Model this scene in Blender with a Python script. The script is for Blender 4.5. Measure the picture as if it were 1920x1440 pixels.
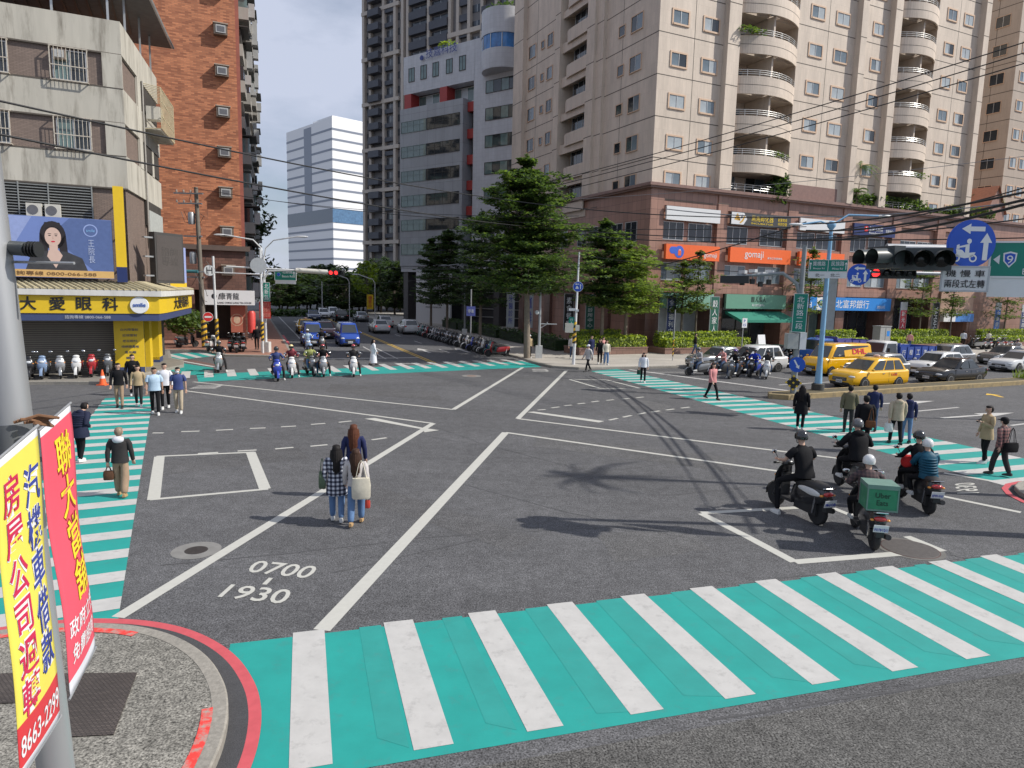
import bpy, bmesh, math, random
from mathutils import Vector, Matrix
R = math.radians
rnd = random.Random(7)
for o in list(bpy.data.objects): bpy.data.objects.remove(o)
SC = bpy.context.scene
COL = SC.collection
# ---------------------------------------------------------------- camera
H = 4.75; FPX = 1273.5; PITCH = R(7.752); ROLL = R(-1.3586)
cd = bpy.data.cameras.new('camera'); cam = bpy.data.objects.new('camera', cd); COL.objects.link(cam)
cd.sensor_fit = 'HORIZONTAL'; cd.sensor_width = 36.0; cd.lens = 36.0 * FPX / 1920; cd.clip_end = 3000; cd.clip_start = .1
cam.matrix_world = Matrix.Translation((0, 0, H)) @ Matrix.Rotation(R(90) - PITCH, 4, 'X') @ Matrix.Rotation(-ROLL, 4, 'Z')
SC.camera = cam
# ---------------------------------------------------------------- light
SUN_EL, SUN_AZ = 41.5, -4.5      # azimuth measured from +X, counter-clockwise
w = bpy.data.worlds.new('World'); SC.world = w; w.use_nodes = True
nt = w.node_tree; nt.nodes.clear()
def N(t, typ, **kw):
    n = t.nodes.new(typ)
    for k, v in kw.items():
        if k.startswith('i_'):
            key = k[2:]; key = int(key) if key.isdigit() else key.replace('_', ' ')
            n.inputs[key].default_value = v
        else: setattr(n, k, v)
    return n
sky = N(nt, 'ShaderNodeTexSky', sky_type='NISHITA', sun_disc=False, sun_elevation=R(SUN_EL), sun_rotation=R(90 - SUN_AZ), air_density=1.0, dust_density=1.0, ozone_density=1.0)
tcw = N(nt, 'ShaderNodeTexCoord')
mp = N(nt, 'ShaderNodeMapping'); mp.inputs['Scale'].default_value = (1, 1, 2.6); mp.inputs['Location'].default_value = (.35, .1, 0)
nz = N(nt, 'ShaderNodeTexNoise', i_Scale=2.3, i_Detail=7.0, i_Roughness=.56)
cr = N(nt, 'ShaderNodeValToRGB'); cr.color_ramp.elements[0].position = .28; cr.color_ramp.elements[1].position = .58
mx = N(nt, 'ShaderNodeMix', data_type='RGBA'); mx.inputs[7].default_value = (6.1, 6.7, 8.3, 1)
bg = N(nt, 'ShaderNodeBackground'); bg.inputs['Strength'].default_value = .098
ow = N(nt, 'ShaderNodeOutputWorld')
lk = nt.links.new
lk(tcw.outputs['Generated'], mp.inputs[0]); lk(mp.outputs[0], nz.inputs['Vector']); lk(nz.outputs[0], cr.inputs[0])
lk(cr.outputs[0], mx.inputs[0]); lk(sky.outputs[0], mx.inputs[6]); lk(mx.outputs[2], bg.inputs[0]); lk(bg.outputs[0], ow.inputs[0])
sl = bpy.data.lights.new('sun', 'SUN'); sl.energy = 5.0; sl.angle = R(.5); sl.color = (1, .95, .87)
so = bpy.data.objects.new('sun', sl); COL.objects.link(so); so.location = (60, -10, 80)
_a, _e = R(SUN_AZ), R(SUN_EL)
so.rotation_euler = Vector((math.cos(_e) * math.cos(_a), math.cos(_e) * math.sin(_a), math.sin(_e))).to_track_quat('Z', 'Y').to_euler()
SC.view_settings.view_transform = 'Standard'; SC.view_settings.look = 'None'; SC.view_settings.exposure = -0.04; SC.view_settings.gamma = 1
# ---------------------------------------------------------------- helpers: picture point -> place in the street
_cp, _sp, _cr, _sr = math.cos(PITCH), math.sin(PITCH), math.cos(ROLL), math.sin(ROLL)
def ray(px, py):
    u = (px - 960) / FPX; v = -(py - 720) / FPX
    x = u * _cr + v * _sr; y = -u * _sr + v * _cr
    return Vector((x, _cp + y * _sp, -_sp + y * _cp))
def g(px, py, z=0.0):
    d = ray(px, py); t = (z - H) / d.z
    return Vector((d.x * t, d.y * t, z))
def dp(px, py, Y):
    d = ray(px, py); d = d * (Y / d.y); return Vector((d.x, d.y, d.z + H))
def zat(px, py, p):
    d = ray(px, py); return d.z * (math.hypot(p[0], p[1]) / math.hypot(d.x, d.y)) + H
class Face:
    def __init__(s, o, h):
        a = R(h); s.o = Vector((o[0], o[1])); s.h = h; s.d = Vector((math.cos(a), math.sin(a))); s.n = Vector((math.sin(a), -math.cos(a)))
    def sz(s, px, py, out=0):
        r = ray(px, py); o = s.o + s.n * out
        det = -r.x * s.d.y + r.y * s.d.x
        t = (-o.x * s.d.y + o.y * s.d.x) / det
        k = (r.x * t - o.x) * s.d.x + (r.y * t - o.y) * s.d.y
        return k, r.z * t + H
    def w(s, k, z, out=0):
        p = s.o + s.d * k + s.n * out; return Vector((p.x, p.y, z))
# ---------------------------------------------------------------- helpers: materials
MATS = {}
def mat(name, col, rough=.7, metal=0.0, var=.12, vs=6.0, bump=0.0, bs=40.0, coat=0.0, spec=.5, streak=False, emit=0.0, dirt=None, grime=0.0):
    if name in MATS: return MATS[name]
    m = bpy.data.materials.new(name); m.use_nodes = True; MATS[name] = m
    t = m.node_tree; b = t.nodes['Principled BSDF']
    b.inputs['Roughness'].default_value = rough; b.inputs['Metallic'].default_value = metal
    b.inputs['Coat Weight'].default_value = coat; b.inputs['Coat Roughness'].default_value = .06
    b.inputs['Specular IOR Level'].default_value = spec
    c = (*col, 1) if len(col) == 3 else col
    b.inputs['Base Color'].default_value = c
    tc = None
    if var or bump or grime:
        tc = N(t, 'ShaderNodeTexCoord')
    src = None
    if var:
        nzz = N(t, 'ShaderNodeTexNoise', i_Scale=vs, i_Detail=6.0, i_Roughness=.62)
        if streak:
            mpp = N(t, 'ShaderNodeMapping'); mpp.inputs['Scale'].default_value = (1, 1, .12)
            t.links.new(tc.outputs['Object'], mpp.inputs[0]); t.links.new(mpp.outputs[0], nzz.inputs['Vector'])
        else: t.links.new(tc.outputs['Object'], nzz.inputs['Vector'])
        rp = N(t, 'ShaderNodeMapRange'); rp.inputs[1].default_value = .25; rp.inputs[2].default_value = .75
        rp.inputs[3].default_value = 1 - var; rp.inputs[4].default_value = 1 + var
        t.links.new(nzz.outputs[0], rp.inputs[0])
        mm = N(t, 'ShaderNodeVectorMath', operation='SCALE'); mm.inputs[0].default_value = c[:3]
        t.links.new(rp.outputs[0], mm.inputs['Scale']); src = mm.outputs[0]
    if dirt:
        nd = N(t, 'ShaderNodeTexNoise', i_Scale=dirt[1], i_Detail=8.0, i_Roughness=.7)
        if streak:
            mpd = N(t, 'ShaderNodeMapping'); mpd.inputs['Scale'].default_value = (1, 1, .15)
            t.links.new(tc.outputs['Object'], mpd.inputs[0]); t.links.new(mpd.outputs[0], nd.inputs['Vector'])
        else: t.links.new(tc.outputs['Object'], nd.inputs['Vector'])
        rd_ = N(t, 'ShaderNodeMapRange'); rd_.inputs[1].default_value = dirt[2]; rd_.inputs[2].default_value = dirt[2] + .2
        rd_.inputs[4].default_value = dirt[3]
        t.links.new(nd.outputs[0], rd_.inputs[0])
        md = N(t, 'ShaderNodeMix', data_type='RGBA'); md.inputs[7].default_value = (*dirt[0], 1)
        t.links.new(rd_.outputs[0], md.inputs[0])
        if src: t.links.new(src, md.inputs[6])
        else: md.inputs[6].default_value = c
        src = md.outputs[2]
    if src: t.links.new(src, b.inputs['Base Color'])
    if bump:
        nb = N(t, 'ShaderNodeTexNoise', i_Scale=bs, i_Detail=3.0); bp = N(t, 'ShaderNodeBump', i_Strength=bump, i_Distance=.02)
        t.links.new(tc.outputs['Object'], nb.inputs['Vector']); t.links.new(nb.outputs[0], bp.inputs['Height']); t.links.new(bp.outputs[0], b.inputs['Normal'])
    if emit:
        b.inputs['Emission Color'].default_value = c; b.inputs['Emission Strength'].default_value = emit
    return m
def tiled(name, col, mortar, bw, bh, ms=.01, rough=.6, var=.16, off=0.0, wall=True, bias=0.0, col2=None, big=.12):
    """tiles / bricks / panels on walls: u = run along the wall, v = height (from object x or y by the normal)"""
    if name in MATS: return MATS[name]
    m = bpy.data.materials.new(name); m.use_nodes = True; MATS[name] = m
    t = m.node_tree; b = t.nodes['Principled BSDF']; b.inputs['Roughness'].default_value = rough
    tc = N(t, 'ShaderNodeTexCoord'); sx = N(t, 'ShaderNodeSeparateXYZ'); t.links.new(tc.outputs['Object'], sx.inputs[0])
    cx = N(t, 'ShaderNodeCombineXYZ')
    if wall:
        ad = N(t, 'ShaderNodeMath', operation='ADD'); t.links.new(sx.outputs[0], ad.inputs[0]); t.links.new(sx.outputs[1], ad.inputs[1])
        t.links.new(ad.outputs[0], cx.inputs[0]); t.links.new(sx.outputs[2], cx.inputs[1])
    else:
        t.links.new(sx.outputs[0], cx.inputs[0]); t.links.new(sx.outputs[1], cx.inputs[1])
    br = N(t, 'ShaderNodeTexBrick', offset=off, i_Scale=1.0, i_Mortar_Size=ms, i_Mortar_Smooth=.1, i_Bias=bias, i_Brick_Width=bw, i_Row_Height=bh)
    c2 = col2 or tuple(v * (1 - var) for v in col)
    br.inputs['Color1'].default_value = (*[v * (1 + var) for v in col], 1); br.inputs['Color2'].default_value = (*c2, 1); br.inputs['Mortar'].default_value = (*mortar, 1)
    t.links.new(cx.outputs[0], br.inputs['Vector'])
    nz_ = N(t, 'ShaderNodeTexNoise', i_Scale=.8, i_Detail=8.0, i_Roughness=.65)
    mp_ = N(t, 'ShaderNodeMapping'); mp_.inputs['Scale'].default_value = (1, 1, .3)
    t.links.new(tc.outputs['Object'], mp_.inputs[0]); t.links.new(mp_.outputs[0], nz_.inputs['Vector'])
    rp = N(t, 'ShaderNodeMapRange'); rp.inputs[1].default_value = .25; rp.inputs[2].default_value = .75; rp.inputs[3].default_value = 1 - big; rp.inputs[4].default_value = 1 + big
    t.links.new(nz_.outputs[0], rp.inputs[0])
    sc = N(t, 'ShaderNodeVectorMath', operation='SCALE'); t.links.new(br.outputs[0], sc.inputs[0]); t.links.new(rp.outputs[0], sc.inputs['Scale'])
    t.links.new(sc.outputs[0], b.inputs['Base Color'])
    return m
def glass(name, col, rough=.06, var=.3):
    return mat(name, col, rough=rough, var=var, vs=.9, spec=.8)
# ---------------------------------------------------------------- helpers: mesh builder
class MB:
    def __init__(s): s.v = []; s.f = []; s.m = []; s.mats = []
    def mi(s, m):
        if m not in s.mats: s.mats.append(m)
        return s.mats.index(m)
    def face(s, pts, m):
        i = len(s.v); s.v += [tuple(p) for p in pts]; s.f.append(tuple(range(i, i + len(pts)))); s.m.append(s.mi(m))
    def box(s, c, d, m, rz=0.0, rot=None):
        hx, hy, hz = d[0] / 2, d[1] / 2, d[2] / 2; i = len(s.v); k = s.mi(m)
        M = rot or (Matrix.Rotation(rz, 3, 'Z') if rz else None)
        for x, y, z in ((-hx, -hy, -hz), (hx, -hy, -hz), (hx, hy, -hz), (-hx, hy, -hz), (-hx, -hy, hz), (hx, -hy, hz), (hx, hy, hz), (-hx, hy, hz)):
            p = Vector((x, y, z))
            if M: p = M @ p
            s.v.append((p.x + c[0], p.y + c[1], p.z + c[2]))
        for q in ((0, 3, 2, 1), (4, 5, 6, 7), (0, 1, 5, 4), (1, 2, 6, 5), (2, 3, 7, 6), (3, 0, 4, 7)):
            s.f.append(tuple(i + a for a in q)); s.m.append(k)
        return s
    def bx(s, x0, x1, y0, y1, z0, z1, m): return s.box(((x0 + x1) / 2, (y0 + y1) / 2, (z0 + z1) / 2), (abs(x1 - x0), abs(y1 - y0), abs(z1 - z0)), m)
    def prism(s, poly, z0, z1, m, mtop=None, cap=True):
        n = len(poly); i = len(s.v); k = s.mi(m); kt = s.mi(mtop or m)
        s.v += [(p[0], p[1], z0) for p in poly] + [(p[0], p[1], z1) for p in poly]
        for a in range(n):
            b = (a + 1) % n; s.f.append((i + a, i + b, i + n + b, i + n + a)); s.m.append(k)
        if cap:
            s.f.append(tuple(i + n + a for a in range(n))); s.m.append(kt)
            s.f.append(tuple(i + a for a in reversed(range(n)))); s.m.append(k)
        return s
    def loft(s, rings, m, caps=True, closed=True):
        n = len(rings[0]); i = len(s.v); k = s.mi(m)
        for r in rings: s.v += [tuple(p) for p in r]
        for a in range(len(rings) - 1):
            for b in range(n if closed else n - 1):
                c = (b + 1) % n; s.f.append((i + a * n + b, i + a * n + c, i + (a + 1) * n + c, i + (a + 1) * n + b)); s.m.append(k)
        if caps:
            s.f.append(tuple(i + b for b in reversed(range(n)))); s.m.append(k)
            j = i + (len(rings) - 1) * n; s.f.append(tuple(j + b for b in range(n))); s.m.append(k)
        return s
    def tube(s, pts, r, m, n=8, caps=True):
        pts = [Vector(p) for p in pts]; rs = r if isinstance(r, (list, tuple)) else [r] * len(pts); rings = []
        up0 = None
        for a, p in enumerate(pts):
            d = (pts[min(a + 1, len(pts) - 1)] - pts[max(a - 1, 0)]).normalized()
            u = up0 if up0 is not None else (Vector((0, 0, 1)) if abs(d.z) < .9 else Vector((1, 0, 0)))
            x = u.cross(d)
            if x.length < 1e-4: x = Vector((0, 1, 0)).cross(d)
            x.normalize(); y = d.cross(x); up0 = y
            rings.append([p + x * (math.cos(2 * math.pi * q / n) * rs[a]) + y * (math.sin(2 * math.pi * q / n) * rs[a]) for q in range(n)])
        return s.loft(rings, m, caps)
    def lathe(s, prof, m, n=16, c=(0, 0, 0), axis='Z', caps=True):
        rings = []
        for r, h in prof:
            ring = []
            for q in range(n):
                a = 2 * math.pi * q / n; x, y = r * math.cos(a), r * math.sin(a)
                p = (x, y, h) if axis == 'Z' else ((h, x, y) if axis == 'X' else (y, h, x))
                ring.append((p[0] + c[0], p[1] + c[1], p[2] + c[2]))
            rings.append(ring)
        return s.loft(rings, m, caps)
    def ell(s, c, r, m, n=12, k=8, rot=None):
        rings = []
        for a in range(1, k):
            th = math.pi * a / k; rr = math.sin(th); ring = []
            for q in range(n):
                ph = 2 * math.pi * q / n
                p = Vector((r[0] * rr * math.cos(ph), r[1] * rr * math.sin(ph), -r[2] * math.cos(th)))
                if rot: p = rot @ p
                ring.append(p + Vector(c))
            rings.append(ring)
        return s.loft(rings, m)
    def mesh(s, name, smooth=None):
        me = bpy.data.meshes.new(name); me.from_pydata(s.v, [], s.f)
        for m in s.mats: me.materials.append(m)
        me.polygons.foreach_set('material_index', s.m)
        if smooth is not None:
            me.polygons.foreach_set('use_smooth', [True] * len(me.polygons))
            me.set_sharp_from_angle(angle=R(smooth))
        me.update(); return me
    def build(s, name, parent=None, smooth=None, loc=None, rz=None):
        return link(name, s.mesh(name, smooth), parent, loc, rz)
def link(name, data, parent=None, loc=None, rz=None):
    o = bpy.data.objects.new(name, data); COL.objects.link(o)
    if parent: o.parent = parent
    if loc is not None: o.location = loc
    if rz is not None: o.rotation_euler = (0, 0, rz)
    return o
def tag(o, label, cat, group=None):
    o['label'] = label; o['category'] = cat
    if group: o['group'] = group
    return o
def thing(name, label, cat, loc=(0, 0, 0), rz=0.0, group=None):
    o = link(name, None, None, loc, rz); o.empty_display_size = .2
    return tag(o, label, cat, group)
def struct(o, kind='structure'): o['kind'] = kind; return o
def kids(o): return [c for c in o.children]
def copy_tree(o, parent=None):
    c = o.copy(); COL.objects.link(c)
    if parent: c.parent = parent
    for ch in list(o.children): copy_tree(ch, c)
    return c
def paint(o, table):
    """give a copy its own colours: {material name: material} on object slots"""
    for ob in [o] + list(o.children_recursive):
        if ob.type != 'MESH': continue
        for i, sl_ in enumerate(ob.material_slots):
            om = ob.data.materials[i]
            if om and om.name in table: sl_.link = 'OBJECT'; sl_.material = table[om.name]
TXT = {}
def text_mesh(body, m, ext=.004, bold=0.0, lsp=1.0, csp=1.0):
    key = (body, m.name, ext, bold, lsp)
    if key in TXT: return TXT[key]
    c = bpy.data.curves.new('lettering', 'FONT'); c.body = body; c.size = 1; c.align_x = 'CENTER'; c.align_y = 'CENTER'; c.space_line = lsp; c.space_character = csp
    c.extrude = ext; c.offset = bold; c.resolution_u = 3
    o = bpy.data.objects.new('lettering', c); COL.objects.link(o)
    me = bpy.data.meshes.new_from_object(o.evaluated_get(bpy.context.evaluated_depsgraph_get()))
    bpy.data.objects.remove(o); bpy.data.curves.remove(c)
    xs = [v.co.x for v in me.vertices]; ys = [v.co.y for v in me.vertices]
    if xs:
        cx, cy, wd, ht = (min(xs) + max(xs)) / 2, (min(ys) + max(ys)) / 2, max(xs) - min(xs), max(ys) - min(ys)
        for v in me.vertices: v.co.x -= cx; v.co.y -= cy
    else: wd = ht = 1
    me.materials.clear(); me.materials.append(m)
    TXT[key] = (me, wd, ht); return TXT[key]
def lettering(body, m, parent, loc, w_, h_, rot=(R(90), 0, 0), name='lettering', bold=0.0, lsp=1.0, keep=False):
    """letters standing in the local XZ plane of the parent (facing -Y), fitted to w_ x h_"""
    me, wd, ht = text_mesh(body, m, .004, bold, lsp)
    o = link(name, me, parent, loc); o.rotation_euler = rot
    sx, sy = w_ / max(wd, .01), h_ / max(ht, .01)
    if keep: sx = sy = min(sx, sy)
    o.scale = (sx, sy, 1); return o
# ================================================================ GROUND, ROADS, MARKINGS
AR, AL = 25.76, 116.6            # headings of the two streets' frontages
def ground_mat(name, base, grain, patch, seed=0, cracks=True, gscale=90):
    m = bpy.data.materials.new(name); m.use_nodes = True; t = m.node_tree; b = t.nodes['Principled BSDF']; b.inputs['Roughness'].default_value = .82
    b.inputs['Specular IOR Level'].default_value = .35
    tc = N(t, 'ShaderNodeTexCoord'); mp_ = N(t, 'ShaderNodeMapping'); mp_.inputs['Location'].default_value = (seed, seed * .7, 0); t.links.new(tc.outputs['Object'], mp_.inputs[0])
    def noise(sc, de, ro, lo, hi, a, c_, stretch=None):
        n_ = N(t, 'ShaderNodeTexNoise', i_Scale=sc, i_Detail=de, i_Roughness=ro)
        if stretch:
            q = N(t, 'ShaderNodeMapping'); q.inputs['Rotation'].default_value = (0, 0, R(stretch[0])); q.inputs['Scale'].default_value = (stretch[1], 1, 1)
            t.links.new(mp_.outputs[0], q.inputs[0]); t.links.new(q.outputs[0], n_.inputs['Vector'])
        else: t.links.new(mp_.outputs[0], n_.inputs['Vector'])
        r_ = N(t, 'ShaderNodeMapRange'); r_.inputs[1].default_value = lo; r_.inputs[2].default_value = hi; r_.inputs[3].default_value = a; r_.inputs[4].default_value = c_
        t.links.new(n_.outputs[0], r_.inputs[0]); return r_.outputs[0], n_.outputs[0]
    g1, gn = noise(gscale, 2, .7, .3, .75, 1 - grain, 1 + grain * 1.3)
    p1_, _ = noise(.22, 7, .6, .3, .7, 1 - patch, 1 + patch)
    p2_, _ = noise(1.1, 6, .7, .35, .8, 1 - patch * .6, 1 + patch * .6, (25, .22))
    p3_, _ = noise(3.0, 5, .7, .3, .75, 1 - grain * .28, 1 + grain * .28)
    p4_, _ = noise(.5, 4, .6, .35, .72, 1.06, 1 - patch * .75, (118, .1))
    g2, _ = noise(gscale * .3, 3, .8, .3, .75, 1 - grain * .4, 1 + grain * .4)
    cur = g1
    for o_ in (p1_, p2_, p3_, p4_, g2):
        mu = N(t, 'ShaderNodeMath', operation='MULTIPLY'); t.links.new(cur, mu.inputs[0]); t.links.new(o_, mu.inputs[1]); cur = mu.outputs[0]
    if cracks:
        vo = N(t, 'ShaderNodeTexVoronoi', feature='DISTANCE_TO_EDGE', i_Scale=.16); wv = N(t, 'ShaderNodeTexNoise', i_Scale=.9, i_Detail=6.0)
        ad = N(t, 'ShaderNodeMixRGB', blend_type='ADD', i_Fac=.9); t.links.new(mp_.outputs[0], ad.inputs[1]); t.links.new(wv.outputs[1], ad.inputs[2]); t.links.new(ad.outputs[0], vo.inputs['Vector'])
        r_ = N(t, 'ShaderNodeMapRange'); r_.inputs[1].default_value = 0; r_.inputs[2].default_value = .004; r_.inputs[3].default_value = .72; r_.inputs[4].default_value = 1
        t.links.new(vo.outputs[0], r_.inputs[0]); mu = N(t, 'ShaderNodeMath', operation='MULTIPLY'); t.links.new(cur, mu.inputs[0]); t.links.new(r_.outputs[0], mu.inputs[1]); cur = mu.outputs[0]
    sc = N(t, 'ShaderNodeVectorMath', operation='SCALE'); sc.inputs[0].default_value = base; t.links.new(cur, sc.inputs['Scale']); t.links.new(sc.outputs[0], b.inputs['Base Color'])
    bp = N(t, 'ShaderNodeBump', i_Strength=.35, i_Distance=.01); t.links.new(gn, bp.inputs['Height']); t.links.new(bp.outputs[0], b.inputs['Normal'])
    return m
M_ASPH = ground_mat('asphalt', (.104, .104, .108), .85, .13, 0, False, gscale=42)
M_ASPH2 = ground_mat('coarse_asphalt', (.100, .098, .093), 1.05, .2, 4, False, gscale=44)
M_TAR = ground_mat('fresh_tar', (.062, .062, .066), .35, .1, 9, False)
M_PEB = ground_mat('pebble_wash', (.215, .205, .18), .85, .12, 2, False, gscale=42)
M_CONC = ground_mat('kerb_concrete', (.30, .28, .245), .16, .2, 5, False, gscale=20)
M_PAVE = ground_mat('pavement_slabs', (.42, .39, .35), .12, .16, 3, False, gscale=12)
M_WHITE = mat('road_white', (.46, .452, .435), .75, var=.10, vs=3, dirt=((.22, .215, .21), 5, .54, .6))
M_CREAM = mat('road_white_new', (.47, .465, .425), .7, var=.06, vs=9, dirt=((.28, .28, .27), 14, .66, .55))
M_TEAL = mat('road_teal', (.012, .285, .252), .68, var=.11, vs=1.6, dirt=((.06, .20, .185), 3.6, .55, .55))
M_TEAL2 = mat('road_teal_thin', (.020, .268, .240), .75, var=.10, vs=2.2, dirt=((.075, .20, .185), 5, .58, .4))
M_REDL = mat('road_red', (.52, .085, .10), .7, var=.12, vs=6, dirt=((.2, .14, .14), 10, .62, .5))
M_REDP = mat('kerb_red_paint', (.72, .05, .04), .6, var=.15, vs=8, dirt=((.34, .31, .27), 9, .44, 1.0))
M_YEL = mat('road_yellow', (.70, .44, .05), .7, var=.12, vs=5, dirt=((.2, .17, .12), 9, .6, .6))
mb = MB(); mb.face([(-700, -300, 0), (700, -300, 0), (700, 1100, 0), (-700, 1100, 0)], M_ASPH); struct(mb.build('ground'))
# coarser old surface beyond the near crossing
mb = MB(); a = g(330, 1560); b_ = g(1990, 1215)
d_ = (b_ - a).normalized(); n_ = Vector((d_.y, -d_.x, 0))
q0 = g(700, 1443); q1 = g(1920, 1236); d_ = (q1 - q0).normalized(); n_ = Vector((d_.y, -d_.x, 0))
e0 = q0 - d_ * 2.2; e1 = q1 + d_ * 30
def lift(p, z): return (p[0], p[1], z)
mb.face([lift(e0 + n_ * 9, .0015), lift(e1 + n_ * 9, .0015), lift(e1 + n_ * .22, .0015), lift(e0 + n_ * .22, .0015)], M_ASPH2); struct(mb.build('road_surface_old'))
Z1, Z2, Z3 = .004, .008, .012
def band(mb, a, b, wd, m, z=Z1):
    a = Vector((a[0], a[1], 0)); b = Vector((b[0], b[1], 0)); d = (b - a).normalized(); n = Vector((-d.y, d.x, 0)) * (wd / 2)
    mb.face([lift(a + n, z), lift(a - n, z), lift(b - n, z), lift(b + n, z)], m)
def poly(mb, pxs, m, z=Z1): mb.face([lift(g(*p), z) for p in pxs], m)
BZ = [0]
def lband(mb, a, b, wd, m):
    BZ[0] += 1; band(mb, a, b, wd, m, .0048 + .000025 * BZ[0])
lines = MB()
for a, b, wd in (((221, 1158), (812, 794), .21), ((349, 733), (812, 794), .15), ((603, 1182), (948, 811), .25), ((948, 811), (1490, 888), .16), ((1755, 928), (1914, 961), .16),
                 ((970, 785), (1640, 868), .16), ((1770, 887), (1914, 911), .16), ((971, 785), (1062, 695), .2), ((850, 768), (980, 689), .2), ((850, 768), (362, 716), .15),
                 ((1400, 1006), (1490, 1054), .2), ((1315, 963), (1402, 1007), .2), ((1490, 1054), (1690, 1038), .2), ((1700, 1006), (1768, 1034), .2), ((1315, 962), (1505, 951.5), .17), ((1562, 953), (1617, 975), .16),
                 ((282, 937), (503, 917), .13), ((293, 856), (476, 848), .13), ((288, 937), (299, 856), .26), ((497, 917), (470, 848), .26),
                 ((1068, 711.5), (1137, 712.3), .15), ((1137, 712.3), (1200, 728.2), .15), ((1200, 728.2), (1125, 728.3), .15), ((1125, 728.3), (1068, 711.5), .15)):
    lband(lines, g(*a), g(*b), wd, M_CREAM)
for a, b in (((286, 812), (307, 812)), ((340, 809.5), (374, 808.5)), ((405, 807), (437, 805.5)), ((468.5, 803.5), (498, 802.5)), ((527, 800.5), (555, 799)), ((583, 796), (610, 794)), ((635, 792), (659, 789.5)),
             ((371, 851), (409, 848.5)), ((445.5, 846), (481, 844)), ((516, 842), (550, 839)), ((582, 837), (614, 834)), ((697, 825), (725, 821)),
             ((1008, 769), (1023, 768)), ((1034, 765), (1049, 763)), ((1058, 761), (1072, 759.5)), ((1083, 757.5), (1097, 756)), ((1109, 754), (1123, 752)), ((1137, 751), (1151, 749.5)), ((1166, 748.5), (1180, 747)), ((1193, 746), (1207, 744.5)),
             ((1142, 788), (1158, 784.5)), ((1168, 782.5), (1184, 779)), ((1196, 777), (1211, 774)), ((1222, 773), (1237, 770.5)), ((1249, 769), (1264, 767)), ((1277, 765.5), (1293, 763.5))):
    lband(lines, g(*a), g(*b), .13, M_CREAM)
poly(lines, [(683, 785.5), (793, 805.5), (796, 811), (823, 807), (790, 802), (703, 784)], M_CREAM, Z2)
poly(lines, [(987, 773), (1123, 792.5), (1133, 790), (1001, 772)], M_CREAM, Z2)
# right arm: stop lines, lanes, arrows; near lanes arrows
for a, b, wd in (((1180, 693), (1510, 737), .3), ((1292, 699), (1306, 699), .14), ((1180, 698), (1292, 698), .13), ((1460, 722), (1560, 716), .14), ((1440, 706), (1500, 714), .16),
                 ((1700, 773), (1797, 764), .14), ((1895, 798), (1960, 790), .14), ((1440, 745), (1960, 718), .14)):
    lband(lines, g(*a), g(*b), wd, M_WHITE)
def arrow(mb, base, tip, wd, m, head=.45):
    a = Vector((base[0], base[1], 0)); b = Vector((tip[0], tip[1], 0)); L_ = (b - a).length; d = (b - a) / L_; n = Vector((-d.y, d.x, 0)); c = a + d * (L_ * (1 - head))
    mb.face([lift(p, Z2) for p in (a + n * wd * .5, a - n * wd * .5, c - n * wd * .5, c + n * wd * .5)], m); mb.face([lift(p, Z2) for p in (c + n * wd * 2, c - n * wd * 2, b)], m)
arrow(lines, g(1640, 758), g(1752, 752), .2, M_WHITE); arrow(lines, g(1766, 784), g(1902, 774), .2, M_WHITE)
arrow(lines, g(1880, 745), g(1850, 738), .2, M_YEL)
# far street: frame along 111 degrees
FS = Face((0, 0), 111.2)
def fs(t, q, z=0): 
    c_, s_ = math.cos(R(111.2)), math.sin(R(111.2)); return Vector((c_ * t + s_ * q, s_ * t - c_ * q, z))
for q in (11.05, 11.3): lband(lines, fs(43, q), fs(120, q), .1, M_YEL)
for q in (4.3, 7.6): lband(lines, fs(47.5, q), fs(118, q), .12, M_WHITE) if q == 4.3 else [lband(lines, fs(t, q), fs(t + 3, q), .12, M_WHITE) for t in range(50, 118, 9)]
for q in (14.2,): [lband(lines, fs(t, q), fs(t + 3, q), .12, M_WHITE) for t in range(50, 118, 9)]
for q in (8.6, 9.4): lband(lines, fs(46, q), fs(56, q), .12, M_WHITE)
lband(lines, fs(46.6, 3), fs(46.6, 11), .35, M_WHITE); lband(lines, fs(43.2, 9), fs(41.6, 11.2), .16, M_WHITE)
for t, q in ((50, 12.7), (50, 15.8), (75, 5.9), (72, 9.3), (95, 5.9)):
    arrow(lines, fs(t + (4 if q > 11 else 0), q), fs(t + (0 if q > 11 else 4), q), .22, M_WHITE) if q < 11 else arrow(lines, fs(t, q), fs(t + 4.2, q), .22, M_WHITE)
lband(lines, fs(49, 3.0), fs(70, 3.0), .22, M_REDL)
struct(lines.build('road_markings'))
# manholes in the carriageway
mb = MB(); c = g(368, 1032); mb.lathe([(.42, .002), (.42, .005)], mat('manhole_ring', (.20, .195, .185), .8, var=.2, vs=4), 28, c); mb.lathe([(.2, .004), (.19, .009)], mat('cast_iron', (.045, .04, .038), .5, .3, var=.25, vs=14), 24, c)
struct(mb.build('manhole_patch'))
mb = MB(); c = g(1706, 1029); mb.lathe([(.6, .002), (.6, .005)], mat('manhole_mortar', (.135, .13, .12), .8, var=.2, vs=5), 32, c); mb.lathe([(.5, .004), (.49, .011)], mat('cast_iron_lid', (.105, .095, .09), .6, .2, var=.2, vs=12, bump=.3), 32, c); mb.lathe([(.52, .004), (.51, .008)], mat('rust_ring', (.07, .035, .03), .7, var=.2), 32, c)
struct(mb.build('manhole_cover'))
mb = MB(); c = g(884, 705); mb.lathe([(.55, .002), (.55, .005)], MATS['manhole_ring'], 24, c); mb.lathe([(.28, .004), (.28, .008)], mat('rust_iron', (.20, .13, .10), .7, var=.2), 20, c); struct(mb.build('manhole_cover'))
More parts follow.
